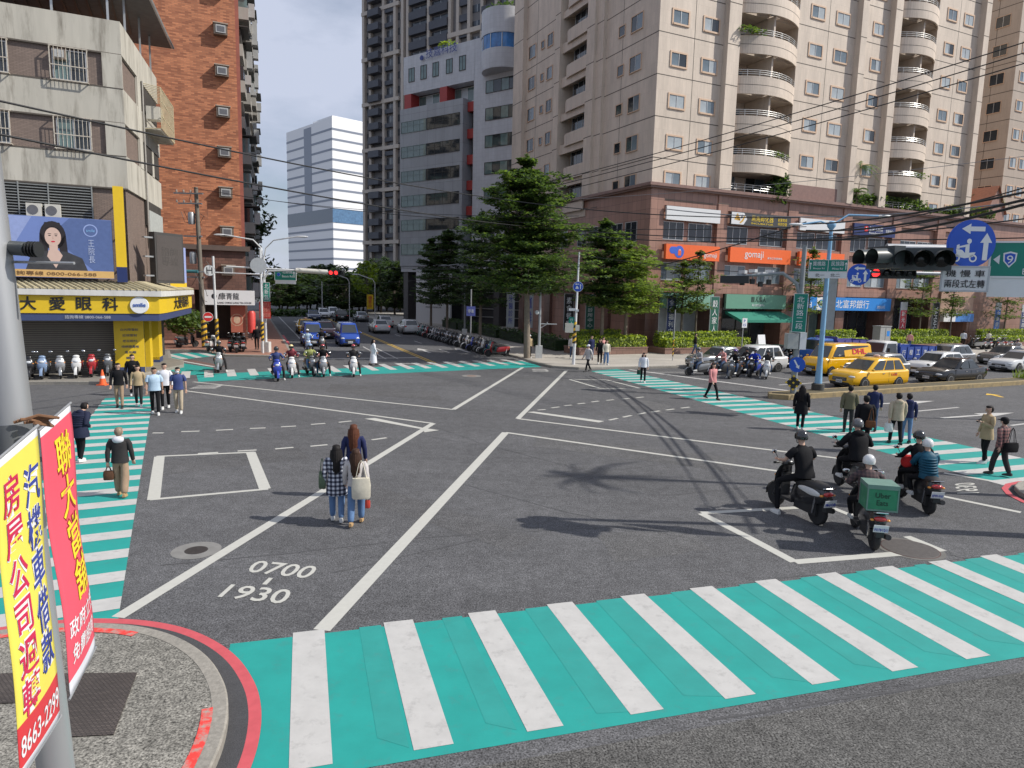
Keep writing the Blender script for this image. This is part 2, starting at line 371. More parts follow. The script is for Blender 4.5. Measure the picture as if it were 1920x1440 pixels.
# times painted on the road, each set on its own four corners
def road_text(body, quad, m, z=Z2, bold=.012):
    me, wd, ht = text_mesh(body, m, 0, bold); P_ = [Vector(lift(g(*p), z)) for p in quad]; tl, tr, br, bl = P_
    me2 = me.copy()
    for v in me2.vertices:
        u = v.co.x / wd + .5; k = v.co.y / ht + .5
        v.co = (bl * (1 - u) + br * u) * (1 - k) + (tl * (1 - u) + tr * u) * k
    return struct(link('road_lettering', me2))
road_text('0700', [(481, 1051), (600, 1063), (577, 1086), (460, 1073)], M_CREAM)
road_text('1930', [(434, 1096), (551, 1107), (532, 1134), (407, 1120)], M_CREAM)
mb = MB(); poly(mb, [(504, 1084), (512, 1084.5), (500, 1097), (491, 1096.5)], M_CREAM, Z2); struct(mb.build('road_dash'))
road_text('1930', [(1837, 925), (1827, 905), (1789, 907), (1794, 926)], M_CREAM)
road_text('0700', [(1030, 697), (1026, 692), (996, 692), (998, 697)], M_WHITE)
road_text('0700', [(420, 722), (405, 729), (352, 729), (370, 723)], M_WHITE)
# tar seams, trench cuts and older patches in the carriageway
M_SEAM = mat('tar_seam', (.072, .072, .074), .6, var=.2, vs=5); M_PATCH = ground_mat('asphalt_patch', (.096, .095, .097), .85, .14, 12, False, gscale=42); M_WEAR = ground_mat('asphalt_worn', (.110, .109, .110), .85, .14, 15, False, gscale=42)
sm = MB(); rgs = random.Random(8)
def seam(pts, wd=.035):
    pts = [g(*p) if len(p) == 2 else Vector(p) for p in pts]
    for a, b in zip(pts, pts[1:]):
        n = max(2, int((b - a).length / .8)); nn = Vector((-(b - a).y, (b - a).x, 0)).normalized(); prev = a
        for k in range(1, n + 1):
            q = a.lerp(b, k / n) + nn * rgs.uniform(-.035, .035); band(sm, prev, q, wd * rgs.uniform(.5, 1.2), M_SEAM, .0032); prev = q
seam([(300, 1060), (560, 1035), (800, 1008), (1180, 985)]); seam([(620, 1075), (900, 1010)], .025); seam([(860, 905), (1060, 960), (1290, 1010)], .025); seam([(1240, 930), (1500, 905), (1890, 850)], .03); seam([(700, 760), (900, 830), (1180, 905)], .02); seam([(420, 745), (700, 800), (980, 850)], .022); seam([(1000, 900), (1330, 860)], .02); seam([(1450, 1085), (1700, 1065), (1920, 1030)], .02); seam([(1330, 1350), (1920, 1262)], .03); seam([(1780, 1040), (1920, 1070)], .02)
struct(sm.build('tar_seams'))
pt_ = MB()
for pxs, m in (([(250, 870), (560, 838), (580, 860), (262, 895)], M_PATCH), ([(1010, 815), (1380, 860), (1370, 885), (1000, 836)], M_WEAR), ([(690, 905), (1010, 1010), (960, 1035), (640, 925)], M_PATCH), ([(1120, 1005), (1290, 985), (1330, 1030), (1150, 1055)], M_WEAR), ([(620, 720), (820, 735), (830, 752), (610, 735)], M_PATCH), ([(1180, 745), (1260, 760), (1240, 775), (1160, 757)], M_WEAR)):
    P_ = [g(*p) for p in pxs]; out = []
    for a, b in zip(P_, P_[1:] + P_[:1]): out += [a.lerp(b, k / 6) + Vector((rgs.uniform(-.05, .05), rgs.uniform(-.05, .05), 0)) for k in range(6)]
    pt_.face([lift(p, .002) for p in out], m)
struct(pt_.build('road_patches'))
# crossings
def zebra(p0, p1, q0, q1, s0, s1, step, wd, n0, n1, passes=False):
    """teal band between the edges p0-p1 and q0-q1 with white stripes from s0 on the first edge to s1 on the second"""
    root = MB(); root.face([lift(p, Z1) for p in (p0, p1, q1, q0)], M_TEAL); ob = struct(root.build('crossing'))
    st = MB(); d = (p1 - p0).normalized(); e = (q1 - q0).normalized()
    for k in range(n0, n1):
        a = s0 + d * (step * k); b = s1 + e * (step * k)
        st.face([lift(p, Z2) for p in (a - d * wd / 2, a + d * wd / 2, b + e * wd / 2, b - e * wd / 2)], M_WHITE)
    st.build('white_stripes', ob)
    if passes:          # the second roller pass of each painted gap is a little thinner and greyer
        rs = MB(); rg = random.Random(int(step * 1000))
        for k in range(n0, n1):
            f0, f1 = rg.uniform(.46, .56), rg.uniform(.72, .9)
            pa = lambda u: (s0 + d * (step * (k + u)), s1 + e * (step * (k + u)))
            (a, b), (c, f) = pa(f0), pa(1 - wd / step * .5 if f1 > .8 else f1)
            rs.face([lift(p, Z1 + .002) for p in (a.lerp(b, .02), c.lerp(f, .02), f.lerp(c, .02), b.lerp(a, rg.uniform(.02, .12)))], M_TEAL2)
        rs.build('thin_paint', ob)
    return ob
t0, t1 = g(447, 1206), g(1920, 1039); b0, b1 = g(700, 1438), g(1920, 1232)
dt = (t1 - t0).normalized(); db = (b1 - b0).normalized()
zebra(t0 - dt * .1, t0 + dt * 34, b0 - db * 1.6, b0 + db * 32.5, g(579, 1184), g(583, 1440), 1.235, .42, 0, 26, True)
r0, r1 = g(222, 1160), g(287, 743); dl = (r1 - r0).normalized(); off = Vector((math.cos(R(206)), math.sin(R(206)), 0))
zebra(r0 - dl * .5, r1, r0 - dl * .5 + off * 2.3, r1 + off * 1.75, r0 + dl * .55, r0 + dl * .55 + off * 2.3, 1.06, .44, -1, 20)
a0, a1 = g(1108, 696), g(1905, 917); c0, c1 = g(1157, 692), g(1930, 862)
ds = (a1 - a0).normalized(); a1 = a1 + ds * 8; c1 = c1 + (c1 - c0).normalized() * 7.5
s1_ = a0 + ds * .6; _n = Vector((math.cos(R(19)), math.sin(R(19)), 0)); e_ = (c1 - c0).normalized()
k_ = ((s1_ - c0).x * -_n.y + (s1_ - c0).y * _n.x) / (e_.x * -_n.y + e_.y * _n.x)
zebra(a0, a1, c0, c1, s1_, c0 + e_ * k_, 1.03, .42, 0, 34)
f0, f1 = g(372, 716), g(1015, 688); h0, h1 = g(368, 702), g(990, 677)
zebra(f0, f1, h0, h1, g(772, 692), g(745.5, 681.5), 1.12, .45, -15, 9)
# small crossing over the side lane, by the corner shop
zebra(g(322, 676), g(470, 661), g(318, 664), g(440, 655), g(400, 668), g(370, 660), 1.15, .5, -2, 3)
mb = MB(); poly(mb, [(352, 703), (318, 695), (322, 678), (400, 690), (402, 703)], M_TEAL); struct(mb.build('teal_patch'))
mb = MB(); band(mb, g(318, 673), g(402, 688), .25, M_WHITE, Z2); struct(mb.build('lane_stop_line'))
mb = MB(); poly(mb, [(322, 674), (345, 672), (425, 687), (404, 689)], mat('worn_red', (.14, .085, .075), .85, var=.3, vs=3), .002); struct(mb.build('worn_red_patch'))
# ---------------------------------------------------------------- raised pavements with kerbs
def smooth_poly(pts, n=1):
    for _ in range(n):
        q = []
        for i in range(len(pts)):
            a, b = pts[i], pts[(i + 1) % len(pts)]; q += [a * .75 + b * .25, a * .25 + b * .75]
        pts = q
    return pts
def inset(pts, d):
    out = []; n = len(pts); area = sum(pts[i].x * pts[(i + 1) % n].y - pts[(i + 1) % n].x * pts[i].y for i in range(n)); sg = 1 if area > 0 else -1
    for i in range(n):
        a, b, c = pts[i - 1], pts[i], pts[(i + 1) % n]; d1 = (b - a).normalized(); d2 = (c - b).normalized(); nn = Vector((-(d1.y + d2.y), d1.x + d2.x, 0)); nn = nn.normalized() if nn.length > 1e-6 else Vector((0, 0, 0)); out.append(b + nn * (d * sg))
    return out
def pavement(name, pts, h, kerb, top, edge=M_CONC):
    pts = [Vector((p[0], p[1], 0)) for p in pts]; mb = MB(); q = inset(pts, kerb); n = len(pts)
    for i in range(n):
        j = (i + 1) % n
        mb.face([lift(pts[i], 0), lift(pts[j], 0), lift(pts[j], h - .015), lift(pts[i], h - .015)], edge)
        q2i, q2j = pts[i] + (q[i] - pts[i]) * .12, pts[j] + (q[j] - pts[j]) * .12
        mb.face([lift(pts[i], h - .015), lift(pts[j], h - .015), lift(q2j, h), lift(q2i, h)], edge)
        mb.face([lift(q2i, h), lift(q2j, h), lift(q[j], h), lift(q[i], h)], edge)
    mb.face([lift(p, h - .004) for p in q], top)
    return struct(mb.build(name)), q
# near corner island under the banners
outer = [g(*p) for p in ((-60, 1182), (0, 1178), (100, 1163), (200, 1160), (290, 1165), (370, 1184), (440, 1224), (480, 1280), (492, 1332), (487, 1390), (470, 1445))]
outer = [Vector((-9.4, 7.75, 0)), Vector((-8.2, 8.25, 0))] + outer[2:] + [Vector((-2.38, 5.0, 0)), Vector((-2.3, 2.5, 0)), Vector((-2.3, -6, 0)), Vector((-12, -6, 0)), Vector((-12, 6.6, 0))]
outer = smooth_poly(outer, 3)
mb = MB(); ring1 = inset(outer, .135); ring2 = inset(outer, .34)
for i in range(len(outer)):
    ip = (i + 1) % len(outer)
    mb.face([lift(outer[i], Z3), lift(outer[ip], Z3), lift(ring1[ip], Z3), lift(ring1[i], Z3)], M_REDL)
    mb.face([lift(ring1[i], Z3), lift(ring1[ip], Z3), lift(ring2[ip], Z3), lift(ring2[i], Z3)], M_TAR)
struct(mb.build('red_edge_line'))
_isl, top_edge = pavement('pavement_island', ring2, .13, .17, M_PEB)
mb = MB(); r_a = inset(ring2, .155); r_b = inset(ring2, .27)
for i in range(len(ring2) - 1):
    c = ring2[i]
    if not ((-7.2 < c.x < -4.9 and c.y > 8.2) or (c.x > -3.2 and 4.0 < c.y < 7.0)): continue
    mb.face([lift(r_a[i], .134), lift(r_a[i + 1], .134), lift(r_b[i + 1], .134), lift(r_b[i], .134)], M_REDP)
struct(mb.build('kerb_red_paint'))
# iron access covers on the island
def plate(pxs):
    mb = MB(); P_ = [g(*p, .13) for p in pxs]; c = sum(P_, Vector()) / 4
    m_ = tiled('checker_iron', (.105, .088, .078), (.035, .029, .026), .055, .024, .0065, .5, .2, .5, wall=False, big=.3)
    if False:
        m_ = mat('checker_iron', (.062, .05, .045), .5, .35, var=.25, vs=3, dirt=((.12, .09, .07), 5, .55, .7))
        t = m_.node_tree; b = t.nodes['Principled BSDF']; tc = N(t, 'ShaderNodeTexCoord'); ck = N(t, 'ShaderNodeTexBrick', offset=.5, i_Scale=1.0, i_Brick_Width=.05, i_Row_Height=.022, i_Mortar_Size=.006)
        rr = N(t, 'ShaderNodeMapping'); rr.inputs['Rotation'].default_value = (0, 0, R(25)); bp = N(t, 'ShaderNodeBump', i_Strength=.9, i_Distance=.012)
        t.links.new(tc.outputs['Object'], rr.inputs[0]); t.links.new(rr.outputs[0], ck.inputs['Vector']); t.links.new(ck.outputs['Fac'], bp.inputs['Height']); bp.invert = True; t.links.new(bp.outputs[0], b.inputs['Normal'])
    mb.prism([(p.x, p.y) for p in smooth_poly(P_, 2)] if False else [(p.x, p.y) for p in P_], .128, .140, m_); struct(mb.build('access_cover'))
plate([(116, 1264), (257, 1262), (213, 1378), (60, 1386)][::-1]); plate([(-70, 1266), (34, 1263), (34, 1318), (-110, 1325)][::-1])
# opposite corner, with the tower's planters
c_ne = [g(970, 671.5), g(1000, 682), g(1035, 690), g(1085, 693)]
U = Vector((math.cos(R(AR)), math.sin(R(AR)), 0)); V = Vector((math.cos(R(AL)), math.sin(R(AL)), 0))
ne = [fs(130, 17.6), fs(64, 17.6), fs(48.5, 17.75)] + c_ne + [Vector((7.6, 43.45, 0)), Vector((11.6, 44.75, 0)), Vector((14.2, 46.9, 0)), Vector((14.2, 46.9, 0)) + U * 90, Vector((14.2, 46.9, 0)) + U * 90 + V * 30, fs(130, 50)]
pavement('pavement_far_corner', ne, .15, .3, M_PAVE)
nw = [fs(47.6, 2.5), fs(48.2, 2.85), fs(130, 2.85), fs(130, -20), fs(56, -20), fs(52.6, -3.2), fs(49, -1.6)]
pavement('pavement_brick_side', nw, .14, .25, mat('red_paving', (.30, .15, .105), .8, var=.2, vs=4))
ws = [g(-250, 719), g(0, 722), g(100, 721), g(205, 721.5), g(262, 708), g(345, 688.5), g(345, 680), g(322, 675), g(318, 660), Vector((-40, 40, 0)), Vector((-48, 24, 0))]
pavement('pavement_shop_side', ws, .15, .2, mat('shop_paving', (.21, .195, .17), .8, var=.2, vs=2.5))
# the central reservation of the cross street
md0, md1 = g(1447, 747), g(1448, 735); m2 = [g(1447, 747), g(1460, 750), g(1922, 724), g(1922, 724) + U * 30, g(1900, 708) + U * 30, g(1500, 736), g(1452, 741)]
md = [Vector((12.2, 31.9, 0)), Vector((13.0, 31.55, 0)), Vector((13.0, 31.55, 0)) + U * 60, Vector((12.6, 32.75, 0)) + U * 60, Vector((12.4, 32.6, 0))]
M_MED = mat('median_kerb', (.31, .235, .12), .85, var=.25, vs=3, dirt=((.12, .11, .09), 4, .5, .8))
ob, q_ = pavement('central_reservation', md, .24, .2, mat('median_soil', (.10, .085, .05), .95, var=.3, vs=4), M_MED)
# ================================================================ BUILDINGS
M_BEIGE = tiled('beige_tile', (.60, .505, .415), (.47, .39, .32), .10, 1.0, .006, .6, .045, .0, big=.19)
M_BEIGE2 = mat('beige_trim', (.58, .49, .405), .65, var=.10, vs=2, streak=True, dirt=((.24, .2, .165), 1.6, .56, .6))
M_JOINT = mat('wall_joint', (.10, .085, .07), .8, var=0)
M_GRAN = tiled('red_granite', (.33, .185, .14), (.12, .07, .055), .62, .78, .012, .35, .10, 0.0, big=.16)
M_GRAN2 = mat('granite_trim', (.24, .145, .12), .4, var=.15, vs=3)
M_MARB = tiled('polished_marble_shaded', (.155, .085, .066), (.06, .035, .03), .62, .9, .008, .22, .14, 0, big=.3)  # dark polished stone, its colour also lowered to imitate deep arcade shade
M_FRAME = mat('tan_frame', (.60, .42, .29), .6, var=.08)
M_ALU = mat('aluminium', (.52, .52, .51), .35, .7, var=.05)
M_DARKF = mat('dark_frame', (.05, .045, .04), .5, var=.1)
G1 = glass('window_glass', (.15, .19, .22), .08, .35); G2 = glass('dark_glass', (.028, .034, .04), .05, .5); G3 = glass('green_glass', (.13, .19, .185), .05, .4); G4 = mat('curtained_glass', (.40, .44, .46), .15, var=.2, vs=1.2)
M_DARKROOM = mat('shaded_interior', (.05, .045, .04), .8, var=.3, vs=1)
WINS = {}
def window_meshes(w_, h_, frame, pane, fw=.09, depth=.06, mull=1, trans=None, pane2=None):
    key = (w_, h_, frame.name, pane.name, fw, mull, trans, pane2.name if pane2 else '')
    if key in WINS: return WINS[key]
    f = MB(); hw, hh = w_ / 2, h_ / 2
    f.bx(-hw, -hw + fw, -depth, .02, -hh, hh, frame); f.bx(hw - fw, hw, -depth, .02, -hh, hh, frame)
    f.bx(-hw + fw, hw - fw, -depth, .02, hh - fw, hh, frame); f.bx(-hw + fw, hw - fw, -depth - .03, .02, -hh, -hh + fw, frame)
    iw = w_ - 2 * fw; mm = .05
    for k in range(mull):
        x = -hw + fw + iw * (k + 1) / (mull + 1); f.bx(x - mm / 2, x + mm / 2, -depth * .7, .01, -hh + fw, hh - fw, M_ALU if frame is M_FRAME else frame)
    if trans:
        z = -hh + fw + (h_ - 2 * fw) * trans; f.bx(-hw + fw, hw - fw, -depth * .66, .01, z - .02, z + .02, frame)
    p = MB(); n = mull + 1
    for k in range(n):
        x0 = -hw + fw + iw * k / n; x1 = -hw + fw + iw * (k + 1) / n
        yy = -.012 - .006 * (k % 2)
        p.face([(x0, yy, -hh + fw), (x1, yy, -hh + fw), (x1, yy, hh - fw), (x0, yy, hh - fw)], pane if (k % 2 == 0 or not pane2) else pane2)
    WINS[key] = (f.mesh('window'), p.mesh('pane')); return WINS[key]
def window(parent, x, y, z, w_, h_, rz=0.0, frame=None, pane=None, **kw):
    fm, pm = window_meshes(round(w_, 2), round(h_, 2), frame or M_FRAME, pane or G1, **kw)
    o = link('window', fm, parent, (x, y, z), rz); link('pane', pm, o); return o
def arc_pts(x0, x1, sag, n=12, y=0.0):
    return [(x0 + (x1 - x0) * k / n, y - sag * (1 - (2 * k / n - 1) ** 2)) for k in range(n + 1)]
def curved_wall(mb, pts, th, z0, z1, m):
    r = []
    for i, (x, y) in enumerate(pts):
        r.append([(x, y, z0), (x, y, z1), (x, y + th, z1), (x, y + th, z0)])
    mb.loft(r, m)
def leafy(mb, c, r, n, m, size=.25, rg=rnd, flat=.6):
    """n small leaf faces through an ellipsoid"""
    for _ in range(n):
        while True:
            p = Vector((rg.uniform(-1, 1), rg.uniform(-1, 1), rg.uniform(-1, 1)))
            if p.length <= 1: break
        q = Vector((c[0] + p.x * r[0], c[1] + p.y * r[1], c[2] + p.z * r[2]))
        a = rg.uniform(0, 6.28); s_ = size * rg.uniform(.6, 1.4)
        nrm = Vector((rg.uniform(-1, 1) * flat, rg.uniform(-1, 1) * flat, 1)).normalized(); t_ = nrm.orthogonal().normalized(); t_ = Matrix.Rotation(a, 3, nrm) @ t_; u_ = nrm.cross(t_)
        mm = m if not isinstance(m, list) else rg.choice(m)
        mb.face([q - t_ * s_, q + u_ * s_ * .45, q + t_ * s_, q - u_ * s_ * .45], mm)
def leafmat(name, col):
    m = mat(name, col, .5, var=.22, vs=.9); t = m.node_tree; b = t.nodes['Principled BSDF']; o = [n for n in t.nodes if n.type == 'OUTPUT_MATERIAL'][0]
    tr = N(t, 'ShaderNodeBsdfTranslucent'); tr.inputs[0].default_value = (min(1, col[0] * 1.9), min(1, col[1] * 1.9), col[2], 1); mx_ = N(t, 'ShaderNodeMixShader'); mx_.inputs[0].default_value = .38
    t.links.new(b.outputs[0], mx_.inputs[1]); t.links.new(tr.outputs[0], mx_.inputs[2]); t.links.new(mx_.outputs[0], o.inputs[0]); return m
LEAF = [leafmat('leaf_bright', (.125, .19, .045)), leafmat('leaf_mid', (.07, .122, .036)), leafmat('leaf_deep', (.034, .064, .025))]
LEAFY = [leafmat('hedge_lime', (.40, .48, .045)), leafmat('hedge_lime_b', (.23, .31, .03)), leafmat('hedge_green', (.12, .17, .025))]
# ---------------------------------------------------------------- beige apartment tower
C0 = ray(1222, 600); C0 = C0 * (57 / C0.y)
FR = Face((C0.x - .7 * U.x, C0.y - .7 * U.y), AR)
LZ = [15.75 + 3.2 * k for k in range(-1, 11)]      # joint lines
def beige_tower():
    t = thing('apartment_tower', 'beige tiled apartment tower with curved balconies on a red granite shop podium', 'building', (FR.o.x, FR.o.y, 0), R(AR))
    top = 50
    wl = MB()
    # front walls between the balcony recesses, then flank and back
    for x0, x1 in ((0, 7.85), (14.9, 27.5), (33.6, 40.95)): wl.bx(x0, x1, 0, 2.2, 13.72, top, M_BEIGE)
    wl.bx(0, 40.95, 2.2, 10.0, 13.72, top, M_BEIGE); wl.bx(2.2, 40.95, 10.0, 15.3, 13.72, top, M_BEIGE); wl.bx(0, 40.95, 15.3, 25.7, 13.72, top, M_BEIGE)
    for x0, x1, pr in ((6.55, 7.85, .55), (22.1, 22.9, .6), (26.55, 27.5, .6), (40.1, 40.95, .6)): wl.bx(x0, x1, -pr, 0, 13.72, top, M_BEIGE)
    for y0, y1, pr in ((7.6, 8.7, .3), (8.7, 10.0, .55), (15.3, 16.3, .4), (23.4, 25.7, .45)): wl.bx(-pr, 0, y0, y1, 13.72, top, M_BEIGE)
    for z in LZ:                                   # joint grooves run round the tower
        for x0, x1, pr in ((-.0, 6.55, 0), (6.55, 7.85, .55), (14.9, 22.1, 0), (22.1, 22.9, .6), (22.9, 26.55, 0), (26.55, 27.5, .6), (33.6, 40.1, 0), (40.1, 40.95, .6)):
            wl.bx(x0, x1, -pr - .004, -pr + .02, z - .035, z + .035, M_JOINT)
        for y0, y1, pr in ((0, 7.6, 0), (7.6, 8.7, .3), (8.7, 10, .55), (15.3, 16.3, .4), (16.3, 23.4, 0), (23.4, 25.7, .45)):
            wl.bx(-pr - .004, -pr + .02, y0, y1, z - .035, z + .035, M_JOINT)
    for x in (3.55, 18.6, 36.9): wl.bx(x - .025, x + .025, -.004, .02, 13.8, top, M_JOINT)
    for y in (5.0, 20.9): wl.bx(-.004, .02, y - .025, y + .025, 13.8, top, M_JOINT)
    wl.build('wall', t)
    # recess backs and balconies
    for x0, x1 in ((7.85, 14.9), (27.5, 33.6)):
        bw = MB()
        for z in LZ[1:]:
            bw.bx(x0 + .02, x1 - .02, .0, 2.19, z - .28, z + .02, M_BEIGE2)
            xm = (x0 + x1) / 2
            bw.bx(xm - .09, xm + .09, -.75, 2.1, z + .02, z + 2.9, M_BEIGE2)
        bw.build('balcony_slab', t)
        tr = MB(); pts = arc_pts(x0, x1, .3, 8, -.1)
        for zz in (14.0, 14.2, 14.4): tr.tube([(x, y, zz) for x, y in pts], .03, M_ALU, 6)
        for x, y in pts: tr.bx(x - .02, x + .02, y - .02, y + .02, 13.74, 14.4, M_ALU)
        tr.build('terrace_railing', t)
        for xx in (x0 + 1.7, x1 - 1.7): window(t, xx, 2.19, 14.75, 2.4, 1.9, frame=M_ALU, pane=G2, pane2=G1, fw=.06)
    for x0, x1, n0 in ((7.85, 14.9, 6), (27.5, 33.6, 9)):
        for k, z in list(enumerate(LZ[:n0]))[1:]:
            mb = MB(); pts = arc_pts(x0, x1, 1.15, 14, -.04); curved_wall(mb, pts, .14, z - .42, z + 1.02, M_BEIGE)
            curved_wall(mb, [(x, y - .006) for x, y in pts], .03, z + .30, z + .34, M_JOINT)
            b = mb.build('balcony', t, 50)
            rl = MB()
            for zz in (1.18, 1.34, 1.5): rl.tube([(x, y + .06, z + zz) for x, y in pts], .028, M_ALU, 6)
            for x, y in pts[::2]: rl.bx(x - .02, x + .02, y + .04, y + .08, z + 1.0, z + 1.5, M_ALU)
            rl.build('railing', b)
            xm = (x0 + x1) / 2
            for xx in ((x0 + xm) / 2, (xm + x1) / 2): window(t, xx, 2.19, z + 1.25, 2.4, 2.1, frame=M_ALU, pane=G2, pane2=G1, fw=.06)
            if k in (1, 4) and x0 < 20 or k in (1,):
                pl = MB(); leafy(pl, ((x0 + x1) / 2 + (1.2 if k != 4 else -2.4), -.8, z + 1.35), (1.7, .4, .35), 130, LEAF[:2], .16); pl.build('balcony_plants', t)
    # ordinary windows
    cols = [(2.05, 1.75, 6), (5.2, 1.75, 6), (17.15, 1.8, 7), (20.35, 1.85, 7), (25.15, 1.6, 7), (35.65, 1.6, 9), (38.35, 1.6, 9)]
    for x, w_, n in cols:
        for k in range(n):
            z = LZ[k] + 1.32
            if k == 0 and 14 < x < 26: continue
            if k == 0: z += .35
            window(t, x, 0, z, w_, 1.22, pane=G1 if rnd.random() < .55 else G4, pane2=rnd.choice([G1, G4, G2]), fw=.13)
    for y, w_, h_, n in ((3.0, 1.7, 1.35, 6), (5.15, 1.0, .95, 6), (18.0, 1.25, 1.3, 6), (19.6, .8, .85, 6), (22.0, 1.65, 1.4, 6)):
        for k in range(n): window(t, 0, y, LZ[k] + 1.55, w_, h_, -R(90), pane=G2, pane2=rnd.choice([G1, G2]), fw=.07, mull=1 if w_ > 1.1 else 0)
    rs = MB()
    for k, z in enumerate(LZ):                     # flank recess with rounded parapets
        rs.bx(.1, 2.19, 10.02, 15.28, z - .25, z, M_BEIGE2)
        rs.bx(-.1, .1, 10.01, 15.29, z - .6, z + .3 if k % 3 else z + .05, M_BEIGE2)
    rs.build('recess_slab', t)
    for k, z in enumerate(LZ[:7]):
        mb = MB(); pts = [(10.2 + .0, 0), (13.2, 0), (13.9, .06), (14.5, .3), (14.85, .75), (14.95, 1.4)]
        mb.loft([[(y - .35, x, z + .0), (y - .35, x, z + 1.15), (y - .2, x - .05, z + 1.15), (y - .2, x - .05, z)] for x, y in pts], M_BEIGE2); mb.build('balcony', t, 50)
        window(t, .62, 12.2, z + 2.0, 3.9, 1.5, -R(90), frame=M_ALU, pane=G2, fw=.06, mull=3)
        window(t, 2.18, 12.6, z + 1.3, 3.6, 2.2, -R(90), frame=M_DARKF, pane=G2, fw=.06, mull=2)
    # podium
    pd = MB(); piers = ((-.02, 1.35), (7.1, 8.2), (15.4, 16.6), (22.6, 23.8), (29.8, 31.1), (36.9, 38.2))
    pd.bx(.3, 60, .35, 24, 5.0, 13.4, M_GRAN); pd.bx(.3, 60, 2.2, 24, 0, 5.0, M_GRAN)
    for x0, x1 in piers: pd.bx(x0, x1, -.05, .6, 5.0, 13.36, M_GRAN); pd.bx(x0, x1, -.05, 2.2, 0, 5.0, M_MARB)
    pd.bx(1.35, 60, .05, .35, 12.1, 13.36, M_GRAN); pd.bx(1.35, 60, .02, .36, 8.95, 9.28, M_GRAN); pd.bx(1.35, 60, .02, .36, 5.0, 5.75, M_GRAN)
    pd.bx(44, 60, -.1, .35, 0, 13.36, M_GRAN)
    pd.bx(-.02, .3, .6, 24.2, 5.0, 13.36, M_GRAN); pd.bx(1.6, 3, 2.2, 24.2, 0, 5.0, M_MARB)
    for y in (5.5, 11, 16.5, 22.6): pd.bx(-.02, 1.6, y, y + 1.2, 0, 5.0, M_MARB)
    pd.build('podium_wall', t)
    cn = MB(); cn.bx(-.35, 60, -.4, .6, 13.36, 13.5, M_GRAN2); cn.bx(-.5, 60, -.55, .6, 13.5, 13.74, M_GRAN2); cn.bx(-.35, .6, .6, 25, 13.36, 13.5, M_GRAN2); cn.bx(-.5, .6, .6, 25.2, 13.5, 13.74, M_GRAN2); cn.build('cornice', t)
    rc = MB(); rc.bx(15.3, 21.4, -.03, .03, 13.8, 15.0, M_GRAN2); rc.build('terrace_panel', t)
    for x0, x1 in ((1.45, 3.75), (4.25, 6.8), (8.35, 10.9), (12.4, 15.2), (16.75, 19.3), (19.5, 22.2), (23.95, 26.4), (26.8, 29.7), (31.3, 34), (34.3, 36.8)):
        window(t, (x0 + x1) / 2, .35, 10.1, x1 - x0, 1.5, frame=M_ALU, pane=G2, fw=.06, mull=2)
        window(t, (x0 + x1) / 2, .35, 6.75, x1 - x0, 1.5, frame=M_ALU, pane=G1, pane2=G4, fw=.06, mull=2)
    for y in (2.5, 4.6, 8.5, 10.4, 14): window(t, 0 - .02, y, 10.0, 1.7, 1.7, -R(90), frame=M_ALU, pane=G2, fw=.06, mull=1)
    # shop fronts
    for x0, x1, pm in ((1.5, 7.0, G4), (8.3, 15.3, G2), (16.7, 22.5, G3), (23.9, 29.7, G2), (31.2, 36.8, G2)):
        n = 4; wd = (x1 - x0) / n
        o = None
        sf = MB(); sf.bx(x0, x1, 1.9, 2.0, 0, .35, M_GRAN2)
        for k in range(n + 1): sf.bx(x0 + wd * k - .04, x0 + wd * k + .04, 1.88, 2.02, .35, 4.2, M_ALU if pm is G4 else M_DARKF)
        sf.bx(x0, x1, 1.88, 2.02, 4.2, 5.0, M_DARKF if pm is not G4 else mat('mint_panel', (.22, .42, .33), .5))
        o = sf.build('shop_front', t); gp = MB(); gp.face([(x0, 1.95, .35), (x1, 1.95, .35), (x1, 1.95, 4.2), (x0, 1.95, 4.2)], pm); gp.build('pane', o)
        sf = MB()
    ls = MB()
    for y0, y1 in ((6.7, 11), (12.2, 16.5), (17.7, 22.6)):
        ls.face([(1.62, y0, .3), (1.62, y1, .3), (1.62, y1, 4.6), (1.62, y0, 4.6)], G2)
        for k in range(4): ls.bx(1.54, 1.6, y0 + (y1 - y0) * k / 4, y0 + (y1 - y0) * k / 4 + .06, .3, 4.6, M_DARKF)
    ls.build('side_glazing', t)
    en = MB(); en.bx(38.3, 44, -.25, .3, 2.6, 5.9, mat('pink_marble', (.42, .27, .20), .35, var=.2, vs=1.5)); en.bx(38.3, 44, .3, 2.2, 5.0, 5.6, M_GRAN2); en.bx(38.2, 38.8, -.05, 2.2, 0, 2.6, M_GRAN); en.bx(43.6, 44, -.05, 2.2, 0, 2.6, M_GRAN); e = en.build('entrance_panel', t)
    gold = mat('bronze_letter', (.10, .07, .05), .4, .6, var=0)
    lettering('碧   園', gold, e, (41.1, -.27, 4.8), 2.6, 1.1); lettering('SKYLAND PLAZA', gold, e, (41.1, -.27, 3.75), 4.6, .45)
    cp = MB(); cp.bx(38.4, 40.4, -.7, -.26, 2.65, 3.5, mat('white_panel', (.72, .73, .74), .4, var=.04)); cp.bx(40.4, 43.6, -.7, -.26, 2.65, 3.5, mat('blue_panel', (.07, .22, .55), .4, var=.08)); cp.build('entrance_canopy', t)
    return t
beige_tower()
